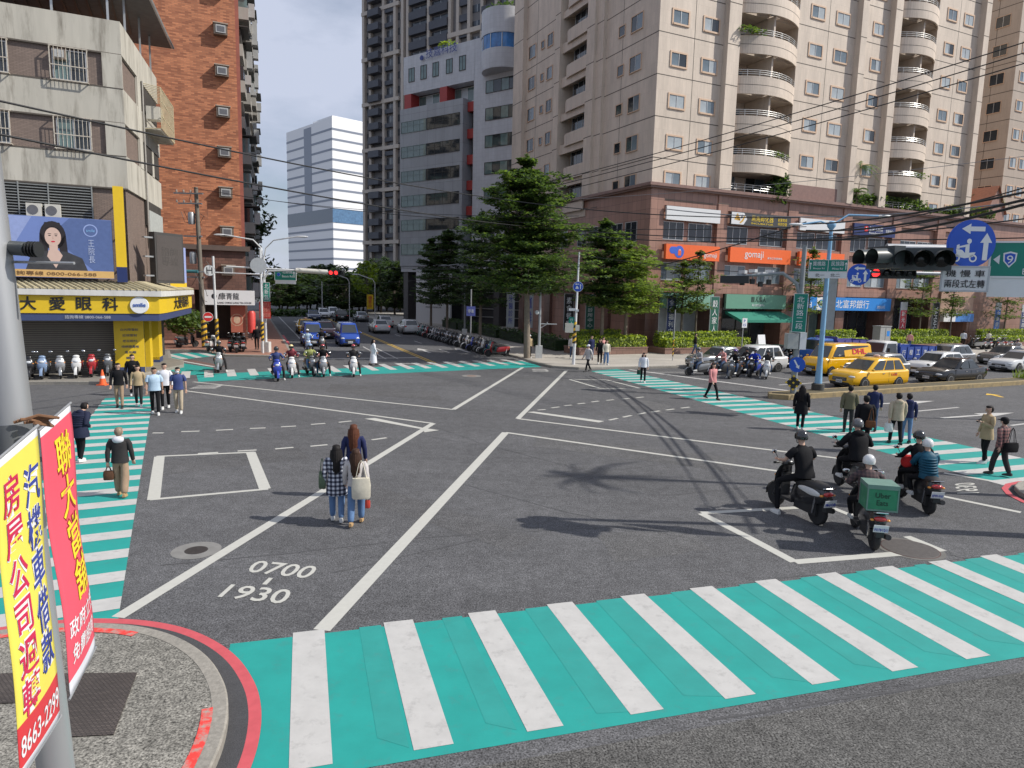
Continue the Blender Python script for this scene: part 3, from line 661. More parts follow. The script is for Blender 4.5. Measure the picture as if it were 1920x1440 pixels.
# roof terrace planting on the podium, and the palm
def lp(x, y, z=0): return Vector((FR.o.x + U.x * x + FR.n.x * -y, FR.o.y + U.y * x + FR.n.y * -y, z))
def planting(name, label, cat, boxes, mats_, size=.2, n_per=160, group=None, seed=1):
    rg = random.Random(seed); mb = MB()
    for (x0, x1, y0, y1, z0, z1) in boxes:
        nn = max(20, int(n_per * (x1 - x0) * (z1 - z0)))
        for _ in range(nn):
            c = Vector((rg.uniform(x0, x1), rg.uniform(y0, y1), z0 + (z1 - z0) * rg.random() ** .8)); leafy(mb, c, (.12, .12, .12), 2, mats_, size, rg, 1.0)
    o = mb.build(name, None, None, FR.w(0, 0), R(AR)); return tag(o, label, cat, group)
planting('terrace_shrubs', 'dense green shrubs along the granite podium roof below the right balconies', 'shrubs', [(22.6, 26, -.45, .3, 13.7, 14.7), (25, 34, -.5, .2, 13.7, 14.9), (33, 40, -.5, .2, 13.65, 14.3), (38, 46, -.5, .3, 13.7, 14.8)], LEAF, .2, 50, seed=2)
planting('terrace_shrub', 'single round dark shrub on the podium corner under the left balconies', 'shrub', [(12.6, 15.0, -.5, .3, 13.6, 15.0), (13.0, 14.6, -.6, .2, 13.2, 15.6)], LEAF[1:], .22, 55, seed=3)
def palm(loc, h, label, rg, nf=15, fl=2.4):
    t = thing('palm_tree', label, 'palm', loc)
    mb = MB(); mb.tube([(0, 0, 0), (.08, 0, h * .5), (.0, .05, h)], [.13, .1, .08], mat('palm_trunk', (.16, .12, .08), .9, var=.2), 8); mb.build('trunk', t, 40)
    cr_ = MB()
    for k in range(nf):
        a = rg.uniform(0, 6.28); el = rg.uniform(.1, 1.1); L_ = fl * rg.uniform(.75, 1.1); prev = None
        for s_ in range(9):
            u = s_ / 8; r_ = L_ * u * math.cos(el * (1 - u * .3)); z = h + L_ * (u * math.sin(el) - .75 * u * u)
            p = Vector((math.cos(a) * r_, math.sin(a) * r_, z))
            if prev is not None:
                d = (p - prev).normalized(); sd = d.cross(Vector((0, 0, 1))).normalized()
                for sg in (-1, 1):
                    for q in range(2):
                        b = prev + (p - prev) * (q / 2); tip = b + sd * sg * .42 * (1 - .6 * u) * fl / 2.4 + d * .28 - Vector((0, 0, .16)); cr_.face([b, b + d * .08, tip], rg.choice(LEAF))
            prev = p
    cr_.build('crown', t)
palm(FR.w(24.3, 13.7, -.1), 3.6, 'tall palm with drooping fronds on the podium roof between two balcony stacks', random.Random(4), 15, 1.9)
palm(FR.w(23.7, 13.7, .3), 1.2, 'low young palm at the foot of the tall podium palm', random.Random(5), 12, 1.6)
palm(FR.w(47.2, 13.7, -1.5), 2.6, 'dark palm beside the red tiled gable on the podium roof', random.Random(6), 16, 2.6)
mb = MB(); o_ = MB(); o_.prism([(0, 0), (3.4, 0), (3.4, 2.5), (0, 2.5)], 0, .9, M_GRAN); o_.face([(0, 0, .9), (3.4, 0, .9), (1.7, 0, 3.6)], M_GRAN); o_.face([(0, 2.5, .9), (1.7, 2.5, 3.6), (3.4, 2.5, .9)], M_GRAN)
M_RTILE = mat('red_roof_tile', (.36, .16, .10), .7, var=.2, vs=5)
o_.face([(-.2, -.2, .75), (1.7, -.2, 3.75), (1.7, 2.7, 3.75), (-.2, 2.7, .75)], M_RTILE); o_.face([(3.6, -.2, .75), (3.6, 2.7, .75), (1.7, 2.7, 3.75), (1.7, -.2, 3.75)], M_RTILE)
tag(o_.build('roof_pavilion', None, None, FR.w(44.6, 13.72, .1), R(AR)), 'small red tiled gable pavilion on the podium roof by the dark palm', 'pavilion')
# ---------------------------------------------------------------- second beige tower, far right
def beige_tower_two():
    c = ray(1890, 250); c = c * (85 / c.y); f = Face((c.x, c.y), AR)
    t = thing('apartment_tower', 'second beige apartment tower at the far right, its shaded flank with small windows', 'building', (c.x, c.y, 0), R(AR))
    MB2 = tiled('beige_tile_shaded', (.43, .355, .29), (.34, .28, .23), .10, 1.0, .006, .6, .045, .0, big=.10); wl = MB(); wl.bx(0, 22, 0, 24, 0, 52, MB2)  # beige tile darkened all over so the flank's shade sits in the colour
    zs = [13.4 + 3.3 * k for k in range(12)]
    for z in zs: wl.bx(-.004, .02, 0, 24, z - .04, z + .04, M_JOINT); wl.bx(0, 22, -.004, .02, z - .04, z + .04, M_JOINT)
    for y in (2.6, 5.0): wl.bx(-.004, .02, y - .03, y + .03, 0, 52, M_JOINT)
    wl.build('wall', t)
    for k in range(11):
        z = zs[k] + 1.7
        window(t, 0, 2.0, z, 1.7, 1.35, -R(90), pane=G2, fw=.06); window(t, 0, 3.9, z, .7, .8, -R(90), pane=G2, fw=.05, mull=0)
        for x in (1.6, 3.6, 6, 8): window(t, x, 0, z, 1.5, 1.35, pane=G1, pane2=G4, fw=.12)
beige_tower_two()
# ---------------------------------------------------------------- grey office building, turned to the street corner
def grey_office():
    c = ray(756, 450); c = c * (100 / c.y); h = -36.5
    t = thing('office_building', 'grey tiled office block with green window bands and a round glazed corner turret', 'building', (c.x, c.y, 0), R(h))
    M_G = tiled('grey_tile', (.52, .53, .56), (.42, .43, .45), .5, .5, .012, .5, .03, 0, big=.14); M_GP = tiled('grey_panel', (.34, .355, .38), (.11, .11, .12), 1.55, 2.4, .012, .4, .06, 0)
    M_RC = mat('red_column', (.36, .045, .04), .5, var=.1)
    wl = MB(); wl.bx(0, 13.0, 0, 20, 31.7, 36.7, M_G); wl.bx(12.9, 24, .0, 20, 8, 36.72, M_G); wl.bx(.0, 12.9, 1.6, 20, 29.6, 31.7, M_DARKROOM)
    wl.bx(-.05, 11.6, -.6, 20, 8, 29.6, M_GP); wl.bx(11.6, 12.9, 1.4, 20, 8, 29.6, M_DARKROOM)
    wl.bx(0, 24, 1.5, 20, 0, 8, mat('dark_stone', (.05, .05, .052), .4, var=.1)); wl.bx(0, 24, -.4, 1.5, 7.2, 8, M_G)
    for x in (.3, 6, 11.5, 17, 22): wl.bx(x, x + .9, -.2, 1.5, 0, 7.2, mat('dark_pier', (.09, .085, .085), .4))
    wl.build('wall', t)
    rc = MB()
    for x in (.2, 6.9): rc.bx(x, x + 1.3, .0, 1.6, 29.6, 31.7, M_RC)
    for z in (28.0, 24.6, 21.3, 18.0, 14.7): rc.bx(11.7, 12.95, .2, 1.4, z, z + 1.2, M_RC)
    rc.build('red_column', t)
    for x0, x1 in ((1.6, 6.8), (8.3, 12.8)): window(t, (x0 + x1) / 2, 1.55, 30.6, x1 - x0, 1.9, frame=M_ALU, pane=G3, pane2=G4, fw=.08, mull=3)
    for k in range(6):
        z = 27.1 - 3.35 * k
        window(t, 2.6, -.6, z, 4.8, 1.55, frame=mat('green_frame', (.16, .22, .21), .4), pane=G3, fw=.05, mull=3, trans=.6)
        window(t, 8.1, -.6, z, 6.0, 1.55, frame=M_DARKF, pane=G2, fw=.05, mull=3, trans=.6)
        window(t, 12.3, 1.4, z - 1.0, 1.2, 2.0, frame=M_DARKF, pane=G3, fw=.05)
        window(t, 17.4, 0, z + 3.4, 5.0, 1.55, frame=M_DARKF, pane=G3, pane2=G2, fw=.05, mull=3)
    for x in (1.6, 3.9, 6.15, 8.6, 10.9): window(t, x, 0, 34.15, 1.15, 1.85, frame=M_DARKF, pane=G3, fw=.06, mull=1)
    ty = MB(); ty.lathe([(2.9, 31.9), (3.0, 33.6), (3.0, 34.2)], M_G, 24, (17.4, .6, 0)); ty.lathe([(3.0, 35.9), (3.0, 38.9), (2.8, 38.9)], M_G, 24, (17.4, .6, 0)); tu = ty.build('corner_turret', t, 50)
    bg_ = MB(); bg_.lathe([(2.9, 34.15), (2.9, 35.95)], glass('blue_glass', (.03, .16, .42), .08, .6), 24, (17.4, .6, 0), caps=False)
    for q in range(12): a = q * .5236; bg_.bx(17.4 + 2.93 * math.cos(a) - .04, 17.4 + 2.93 * math.cos(a) + .04, .6 + 2.93 * math.sin(a) - .04, .6 + 2.93 * math.sin(a) + .04, 34.15, 35.95, M_ALU)
    bg_.build('turret_glazing', tu, 50)
    fm = MB()
    for z in (5.6, 4.5, 3.4, 2.3, 1.2): fm.bx(12.5, 21, 1.3, 1.42, z, z + .12, M_ALU)
    fm.build('shutter_rail', t)
    M_BL = mat('blue_letter', (.03, .05, .22), .4, var=0)
    s_ = MB(); s_.lathe([(.32, 0), (.32, .1)], M_BL, 16, (0, 0, 0), 'Y'); 
    so_ = link('roof_sign', s_.mesh('roof_sign'), None, Face((c.x, c.y), h).w(3.8, 35.95, .35), R(h)); tag(so_, 'blue company letters standing on the grey office parapet', 'sign')
    lettering('技嘉科技', M_BL, so_, (3.6, 0, .35), 5.6, 1.25, name='lettering')
    leafr = MB(); leafy(leafr, (0, 0, .8), (1.4, .8, .9), 260, LEAFY[1:], .22); tag(leafr.build('roof_shrub', None, None, Face((c.x, c.y), h).w(6.6, 36.7, -2)), 'pale green shrub on the office roof behind the blue letters', 'shrub')
    lb = MB(); lb.ell((0, 0, .2), (.3, .3, .4), LEAF[2]); leafy(lb, (0, 0, .7), (2.4, 1, .8), 260, LEAF[1:], .24); tag(lb.build('roof_shrub', None, None, Face((c.x, c.y), h).w(17.5, 38.9, -.5)), 'dark shrub on top of the round corner turret', 'shrub')
    # white ground level panel with the company name
    f = Face((c.x, c.y), h); k0, z0 = f.sz(780, 595, 1.5); k1, z1 = f.sz(845, 500, 1.5)
    pn = MB(); W_ = k1 - k0; pn.bx(0, W_, 0, .3, 0, 7.2, mat('white_stone', (.66, .66, .67), .5, var=.04)); pnl = pn.build('name_panel', None, None, f.w(k0, 0, 1.5), R(h)); tag(pnl, 'white entrance panel with the office company name in black', 'sign')
    lettering('技嘉科技', mat('black_letter', (.015, .015, .017), .5, var=0), pnl, (W_ * .52, -.02, 3.1), 3.2, .85); lettering('WELCOME TO THE NEXT LEVEL', MATS['black_letter'], pnl, (W_ * .52, -.02, 2.35), 3.0, .18)
grey_office()
# ---------------------------------------------------------------- dark residential tower behind it
def dark_tower():
    c = ray(684, 450); c = c * (165 / c.y); h = -36.5
    t = thing('residential_tower', 'tall dark residential tower with stacked charcoal balconies and pale ribs', 'building', (c.x, c.y, 0), R(h))
    M_ST = mat('stone_rib', (.48, .42, .36), .6, var=.1, vs=2); M_CH = mat('charcoal_panel', (.06, .063, .078), .45, var=.15, vs=.8); M_DG = glass('tower_glass', (.05, .055, .065), .06, .4)
    wl = MB(); wl.bx(0, 46, .3, 30, 0, 86, mat('tower_wall', (.18, .17, .17), .6, var=.1))
    for x in (.0, 2.2, 6.6, 10.2, 12.6, 14.2, 20.4, 26.4, 28.6, 31.6, 35.0, 38.6, 42): wl.bx(x, x + .75, -.5, .3, 0, 86, M_ST)
    for z in (15, 26.8, 36.0, 46.2, 56, 66, 76): wl.bx(-.1, 12, -.62, .3, z, z + .8, M_ST); wl.bx(26, 42, -.62, .3, z + .3, z + 1.2, M_ST)
    for k in range(27):
        z = 4 + 3.05 * k
        wl.bx(2.5, 2.9, -1.2, .1, z, z + 1.2, M_CH); wl.bx(7.4, 10.1, -.45, .3, z + .2, z + 1.1, M_CH); wl.bx(29.4, 31.5, -.4, .3, z, z + 1.3, M_CH); wl.bx(35.8, 38.5, -1.2, .3, z, z + 1.4, M_CH)
    wl.build('wall', t)
    q = MB(); q.bx(-1.75, 1.75, -1.5, .2, 0, 1.45, M_CH); bm1 = q.mesh('balcony'); q = MB(); q.bx(-2.55, 2.55, -.8, .2, 0, 1.6, M_CH); bm2 = q.mesh('balcony')
    WD = {}
    for k in range(3, 22):
        z = 4 + 3.05 * k; link('balcony', bm1, t, (4.65, 0, z))
        if k > 13:
            for x in (17.75, 23.75): link('balcony', bm2, t, (x, 0, z)); 
        for x0, x1 in ((.8, 2.1), (7.4, 10.1), (11, 12.5)) + (((15.2, 20.3), (21.2, 26.3), (32.4, 34.9), (39.4, 41.9)) if k > 13 else ()):
            if (x0, x1) not in WD: q = MB(); q.bx(x0, x1, .2, .29, 1.3, 2.75, M_DG); q.bx((x0 + x1) / 2 - .04, (x0 + x1) / 2 + .04, .17, .2, 1.3, 2.75, M_ALU); WD[(x0, x1)] = q.mesh('window')
            link('window', WD[(x0, x1)], t, (0, 0, z))
dark_tower()
# ---------------------------------------------------------------- far white office tower
def white_tower():
    c = ray(625, 450); c = c * (300 / c.y)
    t = thing('office_tower', 'distant white office tower with thin grey window strips and a blue glass belt', 'building', (c.x, c.y, 0), R(43))
    M_W = mat('white_cladding', (.84, .84, .85), .5, var=.03); M_S = mat('strip_window', (.22, .25, .31), .3, var=.1); M_B = glass('belt_glass', (.10, .20, .34), .1, .3)
    wl = MB(); wl.bx(0, 60, 0, 44, 0, 76.2, M_W)
    wl.bx(5, 40, 14, 27, 76.2, 79.2, M_W); wl.bx(.4, 60, .4, 14, 76.2, 77.0, M_W)
    wl.build('wall', t)
    st = MB()
    for k in range(17):
        z = 71.9 - 4.18 * k
        if 32 < z < 40: continue
        st.bx(-.06, 60, -.06, -.0, z - .9, z, M_S); st.bx(-.06, -.0, 0, 44.05, z - .9, z, M_S)
    st.bx(-.12, -.0, 19, 26, 38.6, 75, M_S)
    st.build('strip_windows', t)
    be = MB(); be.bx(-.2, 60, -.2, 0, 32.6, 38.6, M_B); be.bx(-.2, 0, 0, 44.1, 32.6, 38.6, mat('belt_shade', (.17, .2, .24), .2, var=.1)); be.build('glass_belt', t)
white_tower()
# ---------------------------------------------------------------- red brick tower on the left
FB = Face((-22.65, 57.96), AR)
def brick_tower():
    h = 26; L0 = -14.0
    t = thing('brick_tower', 'tall red brick tower with a column of small air conditioner boxes', 'building', (FB.o.x, FB.o.y, 0), R(AR))
    M_BR = tiled('red_brick', (.43, .165, .078), (.29, .14, .08), .46, .12, .012, .75, .30, .5, col2=(.265, .085, .04), big=.14)
    M_BRD = tiled('brown_tile', (.155, .075, .055), (.07, .04, .03), .5, .25, .012, .6, .2, .5)
    wl = MB(); wl.bx(L0, -.28, 0, 1.0, 7.6, 46, M_BR); wl.bx(L0, -.0, 1.0, 6, 7.6, 46, mat('brick_edge', (.30, .09, .06), .7, var=.2, vs=3)); wl.bx(-.28, 0, .05, 1, 7.6, 46, MATS['brick_edge'])
    wl.bx(L0, .0, .1, 10, 4.3, 7.6, M_BRD); wl.bx(L0, -4.0, .1, 10, 0, 4.3, M_BRD); wl.bx(-4, 0, 2.6, 10, 0, 4.3, M_DARKROOM); wl.bx(-.4, .05, .3, 2.6, 0, 4.3, M_BRD)
    wl.build('wall', t)
    lg = MB(); lg.bx(L0, .35, -.25, .1, 7.55, 7.95, mat('ledge', (.12, .085, .07), .6)); lg.build('ledge', t)
    sh = MB(); sh.bx(-3.5, -.5, 2.5, 2.58, 0, 3.1, M_DARKROOM)
    for x in (-3.2, -2.2, -1.3): sh.bx(x, x + .06, 2.44, 2.5, 0, 3.1, M_DARKF)
    sh.build('shop_front', t)
    M_ACB = mat('ac_cage', (.16, .12, .09), .6, var=.2)
    proto = None
    for k in range(8):
        z = 5.94 + 3.13 * k + (.0 if k < 3 else .05)
        if proto is None:
            mb = MB(); mb.bx(-.5, .5, -.55, 0, -.42, .38, M_ACB); mb.bx(-.56, .56, -.62, .02, .38, .46, mat('ac_hood', (.35, .28, .22), .6)); proto = mb.mesh('air_conditioner')
            gm = MB(); gm.bx(-.36, .36, -.60, -.55, -.3, .28, mat('ac_grille', (.42, .42, .41), .5, var=.1)); gm.bx(-.28, .28, -.61, -.6, -.22, .18, mat('ac_fan', (.12, .12, .13), .5)); gmesh = gm.mesh('grille')
        o = link('air_conditioner', proto, t, (-1.4, 0, z)); link('grille', gmesh, o)
brick_tower()
def left_flats():
    """pale flats with cluttered balconies continuing behind the brick tower along the far street"""
    o0 = FB.w(0.15, 0, -5.5); hd_ = 109
    t = thing('apartment_block', 'pale apartment slab with cluttered balconies running away behind the brick tower', 'building', o0, R(hd_))
    M_P = mat('pale_render', (.36, .34, .31), .8, var=.15, vs=1, streak=True); wl = MB(); wl.bx(0, 13, .0, 8, 3.2, 44, M_P); wl.bx(13, 32, .5, 9, 3.2, 36, M_P); wl.bx(0, 32, 1.2, 9, 0, 3.2, M_DARKROOM); wl.build('wall', t)
    rg = random.Random(9)
    for k in range(13):
        z = 3.3 + 3.1 * k
        for x in (.8, 4.9, 9.0, 14.2, 18.5, 23, 27.5):
            if x > 13 and z > 33: continue
            bc = MB(); d = rg.uniform(.5, 1.1); bc.bx(x, x + 3.2, -d, .5, z, z + 1.0, M_P)
            bc.bx(x + .2, x + 3.0, -d + .1, .45, z + 1.0, z + 2.3, rg.choice([G2, G3, M_DARKROOM]))
            if rg.random() < .6: bc.bx(x + .4, x + 1.3, -d - .5, -d, z + rg.uniform(.2, 1.2), z + rg.uniform(1.3, 1.9), MATS['ac_grille'])
            if rg.random() < .4: bc.bx(x - .2, x + 3.4, -d - .5, 0, z + 2.4, z + 2.5, M_DARKF)
            bc.build('balcony', t)
left_flats()
# ---------------------------------------------------------------- old concrete corner building with the eye clinic
FO = Face((-19.57, 35.17), AR)
def corner_building():
    t = thing('corner_building', 'weathered concrete corner block with brown tile bands above a yellow shop', 'building', (FO.o.x, FO.o.y, 0), R(AR))
    M_CC = mat('weathered_concrete', (.47, .445, .385), .85, var=.2, vs=1.2, streak=True, dirt=((.17, .15, .12), 1.7, .50, .9)); M_BT = tiled('brown_wall_tile', (.235, .175, .145), (.13, .1, .085), .24, .06, .012, .7, .12, .5)
    SD = R(108 - AR)         # the side frontage bends away from the front by this angle
    cs, sn = math.cos(SD), math.sin(SD)
    def plan(d, sx=9.6):     # footprint grown by d
        return [(-16, -d), (0 + d * .8, -d), (0 + d * 1.0 + .0, 0), (sx * cs + d * sn, sx * sn - d * cs), (sx * cs - 6, sx * sn), (-16, sx * sn)]
    bd = MB()
    for z0, z1 in ((15.8, 17.35), (12.57, 14.22), (9.4, 11.0)): bd.prism(plan(.0), z0, z1, M_CC)
    bd.build('concrete_band', t)
    wl = MB()
    for z0, z1 in ((14.22, 15.8), (11.0, 12.57), (7.9, 9.4), (3.2, 7.9)): wl.prism(plan(-.12), z0, z1, M_BT)
    wl.build('wall', t)
    for z0, z1 in ((14.22, 15.8), (11.0, 12.57)):
        cl = MB(); cl.bx(-.85, -.0, -.02, .3, z0, z1, M_CC); cl.build('corner_pier', t)
    # dark groove lines under the bands
    ln = MB()
    for z in (15.8, 14.22, 12.57, 11.0, 9.4): ln.bx(-16, .0, -.012, .2, z - .04, z + .03, M_JOINT)
    ln.build('drip_line', t)
    rail = mat('rusty_white_bars', (.55, .50, .42), .6, var=.2, vs=8, dirt=((.3, .16, .08), 9, .55, .7))
    def grille(x, z, w_, h_, proj=.35):
        o = window(t, x, .12, z, w_, h_, frame=M_ALU, pane=G3, pane2=G2, fw=.05)
        mb = MB(); n = 9
        for k in range(n + 1): mb.tube([(-w_ / 2 - .05 + (w_ + .1) * k / n, -proj, -h_ / 2 - .06), (-w_ / 2 - .05 + (w_ + .1) * k / n, -proj, h_ / 2 + .05)], .012, rail, 4)
        for zz in (-h_ / 2 - .06, -.1, h_ / 2 + .05): mb.bx(-w_ / 2 - .08, w_ / 2 + .08, -proj - .02, -proj + .02, zz - .02, zz + .02, rail)
        for xx in (-w_ / 2 - .06, w_ / 2 + .06):
            mb.bx(xx - .025, xx + .025, -proj, -.0, -h_ / 2 - .08, -h_ / 2 - .04, rail); mb.bx(xx - .025, xx + .025, -proj, 0, h_ / 2 + .03, h_ / 2 + .07, rail); mb.bx(xx - .02, xx + .02, -proj - .02, -proj + .02, -h_ / 2, h_ / 2, rail)
        mb.build('window_grille', o)
        return o
    a = grille(-2.2, 14.98, 1.4, 1.4); ac = MB(); ac.bx(-.62, -.12, -.3, .1, .2, .66, MATS['ac_hood']); ac.bx(-.56, -.18, -.34, -.3, .26, .6, MATS['ac_grille']); ac.build('air_conditioner', a)
    grille(-2.2, 11.82, 1.4, 1.4); grille(-5.35, 14.98, 1.4, 1.4); grille(-5.45, 11.82, 1.4, 1.4); grille(-8.6, 14.98, 1.4, 1.4); grille(-8.7, 11.82, 1.4, 1.4)
    # louvred service bay with outdoor units, second floor
    lv = MB(); lv.bx(-9, -1.55, -.02, .1, 7.75, 9.38, M_DARKROOM)
    for k in range(12): lv.bx(-9, -1.55, -.12, -.04, 7.8 + .133 * k, 7.84 + .133 * k, mat('louvre', (.28, .29, .28), .5, .3, var=.15))
    for x in (-9, -6.6, -4.6, -3.4, -1.6): lv.bx(x, x + .05, -.14, -.02, 7.75, 9.38, MATS['louvre'])
    lo = lv.build('louvre_bay', t)
    for x in (-3.95, -3.2):
        mb = MB(); mb.bx(x - .31, x + .31, -.45, -.14, 7.78, 8.38, mat('ac_cream', (.56, .54, .48), .5, var=.05)); mb.lathe([(.22, -.47), (.22, -.45)], MATS['ac_fan'], 20, (x - .04, 0, 8.08), 'Y'); mb.build('outdoor_unit', lo, 40)
    # side frontage: openings, balcony cage, chase pipe
    def side(s, out): return (s * cs + out * sn, s * sn - out * cs)
    sd = MB()
    def sbox(mb, s0, s1, o0, o1, z0, z1, m):
        c = side((s0 + s1) / 2, (o0 + o1) / 2); mb.box((c[0], c[1], (z0 + z1) / 2), (s1 - s0, abs(o1 - o0), z1 - z0), m, SD)
    for z0 in (14.2, 11.0, 7.9): sbox(sd, 4.6, 9.0, -.1, .01, z0 + .1, z0 + 1.5, M_DARKROOM)
    sbox(sd, 3.5, 4.3, -.1, .02, 11.0, 15.8, M_CC); sbox(sd, 6.8, 7.3, -.05, .03, 11.0, 12.57, M_CC); sbox(sd, 5.0, 9.2, .0, .06, 6.9, 8.9, mat('frosted_screen', (.42, .44, .42), .6, var=.15, vs=5))
    sd.build('side_opening', t)
    bk = MB(); cage = mat('yellowed_cage', (.50, .43, .28), .6, var=.2, vs=6)
    for k in range(12): 
        s = 4.6 + .4 * k; p = side(s, .95); bk.tube([(p[0], p[1], 13.4), (p[0], p[1], 15.6)], .025, cage, 5); q = side(s, .0); bk.tube([(p[0], p[1], 13.4), (q[0], q[1], 13.3)], .02, cage, 4); bk.tube([(p[0], p[1], 15.6), (q[0], q[1], 15.75)], .02, cage, 4)
    for z in (13.4, 14.1, 14.9, 15.6): bk.tube([(*side(4.6, .95), z), (*side(9.0, .95), z)], .03, cage, 5)
    sbox(bk, 4.8, 5.5, .15, .85, 13.9, 14.6, MATS['ac_cream']); sbox(bk, 4.6, 9.0, 0, .9, 13.3, 13.4, M_CC); bk.build('balcony_cage', t)
    pp = MB(); p = side(4.45, .08); pp.tube([(p[0], p[1], 4.5), (p[0], p[1], 15.8)], .05, mat('drain_pipe', (.33, .31, .28), .6), 8); pp.build('drain_pipe', t)
    # rooftop lean-to of corrugated sheet
    rf = MB(); M_SH = mat('corrugated_sheet', (.10, .105, .11), .6, .2, var=.25, vs=3)
    P0 = plan(.9, 11); zr = 19.6
    rf.prism([(x, y) for x, y in P0], zr, zr + .1, M_SH)
    for k in range(26): rf.bx(-15 + .6 * k, -14.9 + .6 * k, -.8, 9, zr - .07, zr, M_DARKF)
    pr = side(10.9, .8); rf.tube([(-16, -.9, zr + .05), (.75, -.9, zr + .05), (*side(.6, .95), zr + .05), (pr[0], pr[1], zr + .05)], .09, mat('gutter', (.5, .5, .5), .5, .3), 6)
    r_ = rf.build('roof_shelter', t)
    ps = MB()
    for x, y in ((-5.2, .2), (-2.8, .2), (-.5, .2), side(2.2, -.2), side(6, -.2), side(9, -.2)): ps.bx(x - .05, x + .05, y - .05, y + .05, 17.35, zr, M_ALU)
    ps.build('roof_post', t)
    # ground floor: arcade shutters, yellow piers
    M_Y = mat('shop_yellow', (.74, .50, .02), .5, var=.06); M_NB = mat('shop_navy', (.05, .07, .16), .5, var=.08)
    gf = MB(); M_SHT = tiled('roller_shutter', (.235, .205, .16), (.10, .085, .065), 40, .11, .02, .5, .02, 0)
    gf.bx(-9, -.95, 1.0, 1.1, .15, 3.2, M_SHT); gf.bx(-9, .3, 1.1, 8, 0, 3.2, M_DARKROOM); gf.build('roller_shutter', t)
    pf = MB(); pf.bx(-.95, .38, -.25, .15, .15, 3.2, M_Y); pf.bx(-.95, .38, -.252, .152, .15, .42, M_NB)
    sbox(pf, 2.2, 2.9, -.3, .25, .15, 3.2, M_Y); sbox(pf, 4.6, 5.6, -.3, .3, .3, 3.2, M_Y); sbox(pf, 4.6, 5.6, -.31, .31, .15, .45, M_NB); sbox(pf, 2.9, 4.6, -.35, -.25, .15, 3.2, mat('grey_shutter', (.33, .31, .28), .5, var=.1, vs=6)); sbox(pf, 5.6, 9.5, -.3, -.2, .15, 3.2, M_DARKROOM); sbox(pf, .4, 2.2, -.35, -.1, .15, 3.2, mat('shop_brick', (.30, .17, .12), .8, var=.25, vs=8))
    yp = pf.build('yellow_pier', t)
    for k, s_ in enumerate(('白內障雷射', '近視雷射', '老花眼科', '視網膜黃斑', '青光眼', '眼科')): lettering(s_, M_NB, yp, (-.25, -.26, 2.35 - .29 * k), .14 * len(s_) + .1, .13)
    # tiled skirt roof over the sign
    sk = MB(); M_RT = mat('skirt_tile', (.42, .37, .24), .7, var=.25, vs=7); A_ = plan(.3); B_ = plan(1.65)
    seq = [0, 1, 2, 3]
    for i in range(3):
        a, b = A_[seq[i]], A_[seq[i + 1]]; c, d = B_[seq[i]], B_[seq[i + 1]]
        sk.face([(a[0], a[1], 4.75), (c[0], c[1], 4.38), (d[0], d[1], 4.38), (b[0], b[1], 4.75)], M_RT)
        n = max(1, int(math.hypot(c[0] - d[0], c[1] - d[1]) / .28))
        for k in range(n):
            u = (k + .5) / n; p = (a[0] + (b[0] - a[0]) * u, a[1] + (b[1] - a[1]) * u, 4.78); q = (c[0] + (d[0] - c[0]) * u, c[1] + (d[1] - c[1]) * u, 4.40); sk.tube([p, q], .06, M_RT, 6)
    sk.prism(B_, 4.08, 4.36, mat('skirt_fascia', (.62, .61, .58), .6, var=.15, vs=2, streak=True)); sk.build('skirt_roof', t)
    # yellow sign band (its own thing)
    sg = thing('shop_sign', 'yellow wraparound eye clinic sign with black characters and a round white badge', 'sign', (FO.o.x, FO.o.y, 0), R(AR))
    plan_ = plan; yb = MB(); yb.prism(plan(1.5), 3.22, 4.07, M_Y); yb.build('sign_board', sg); nb = MB(); nb.prism(plan(1.46), 2.86, 3.22, M_NB); nb.build('sign_skirt', sg)
    BK = mat('black_letter', (.015, .015, .017), .5, var=0)
    for k, ch in enumerate('大愛眼科'): 
        px = (53, 108, 158, 207)[k]; s_, z_ = FO.sz(px, 578, 1.5); lettering(ch, BK, sg, (s_, -1.52, 3.68), .66, .64, bold=.02)
    s_, z_ = FO.sz(262, 581, 1.5); bd_ = MB(); bd_.lathe([(.40, -1.58), (.42, -1.54), (.42, -1.5)], mat('badge_white', (.78, .79, .80), .4, var=.02), 32, (s_, 0, 3.64), 'Y'); bo = bd_.build('round_badge', sg)
    lettering('smile', mat('badge_blue', (.05, .12, .42), .4, var=0), bo, (s_, -1.6, 3.66), .56, .2, bold=.02)
    lettering('諮詢專線 0800-066-588', mat('pale_letter', (.5, .52, .6), .5, var=0), sg, (-1.9, -1.48, 3.04), 1.9, .17)
    q0 = side(5.2, 1.53); o = lettering('大愛眼科', BK, sg, (q0[0] + .0, q0[1] - .0, 3.66), 5.6, .66, rot=(R(90), 0, SD), bold=.02)
    return t
corner_building()
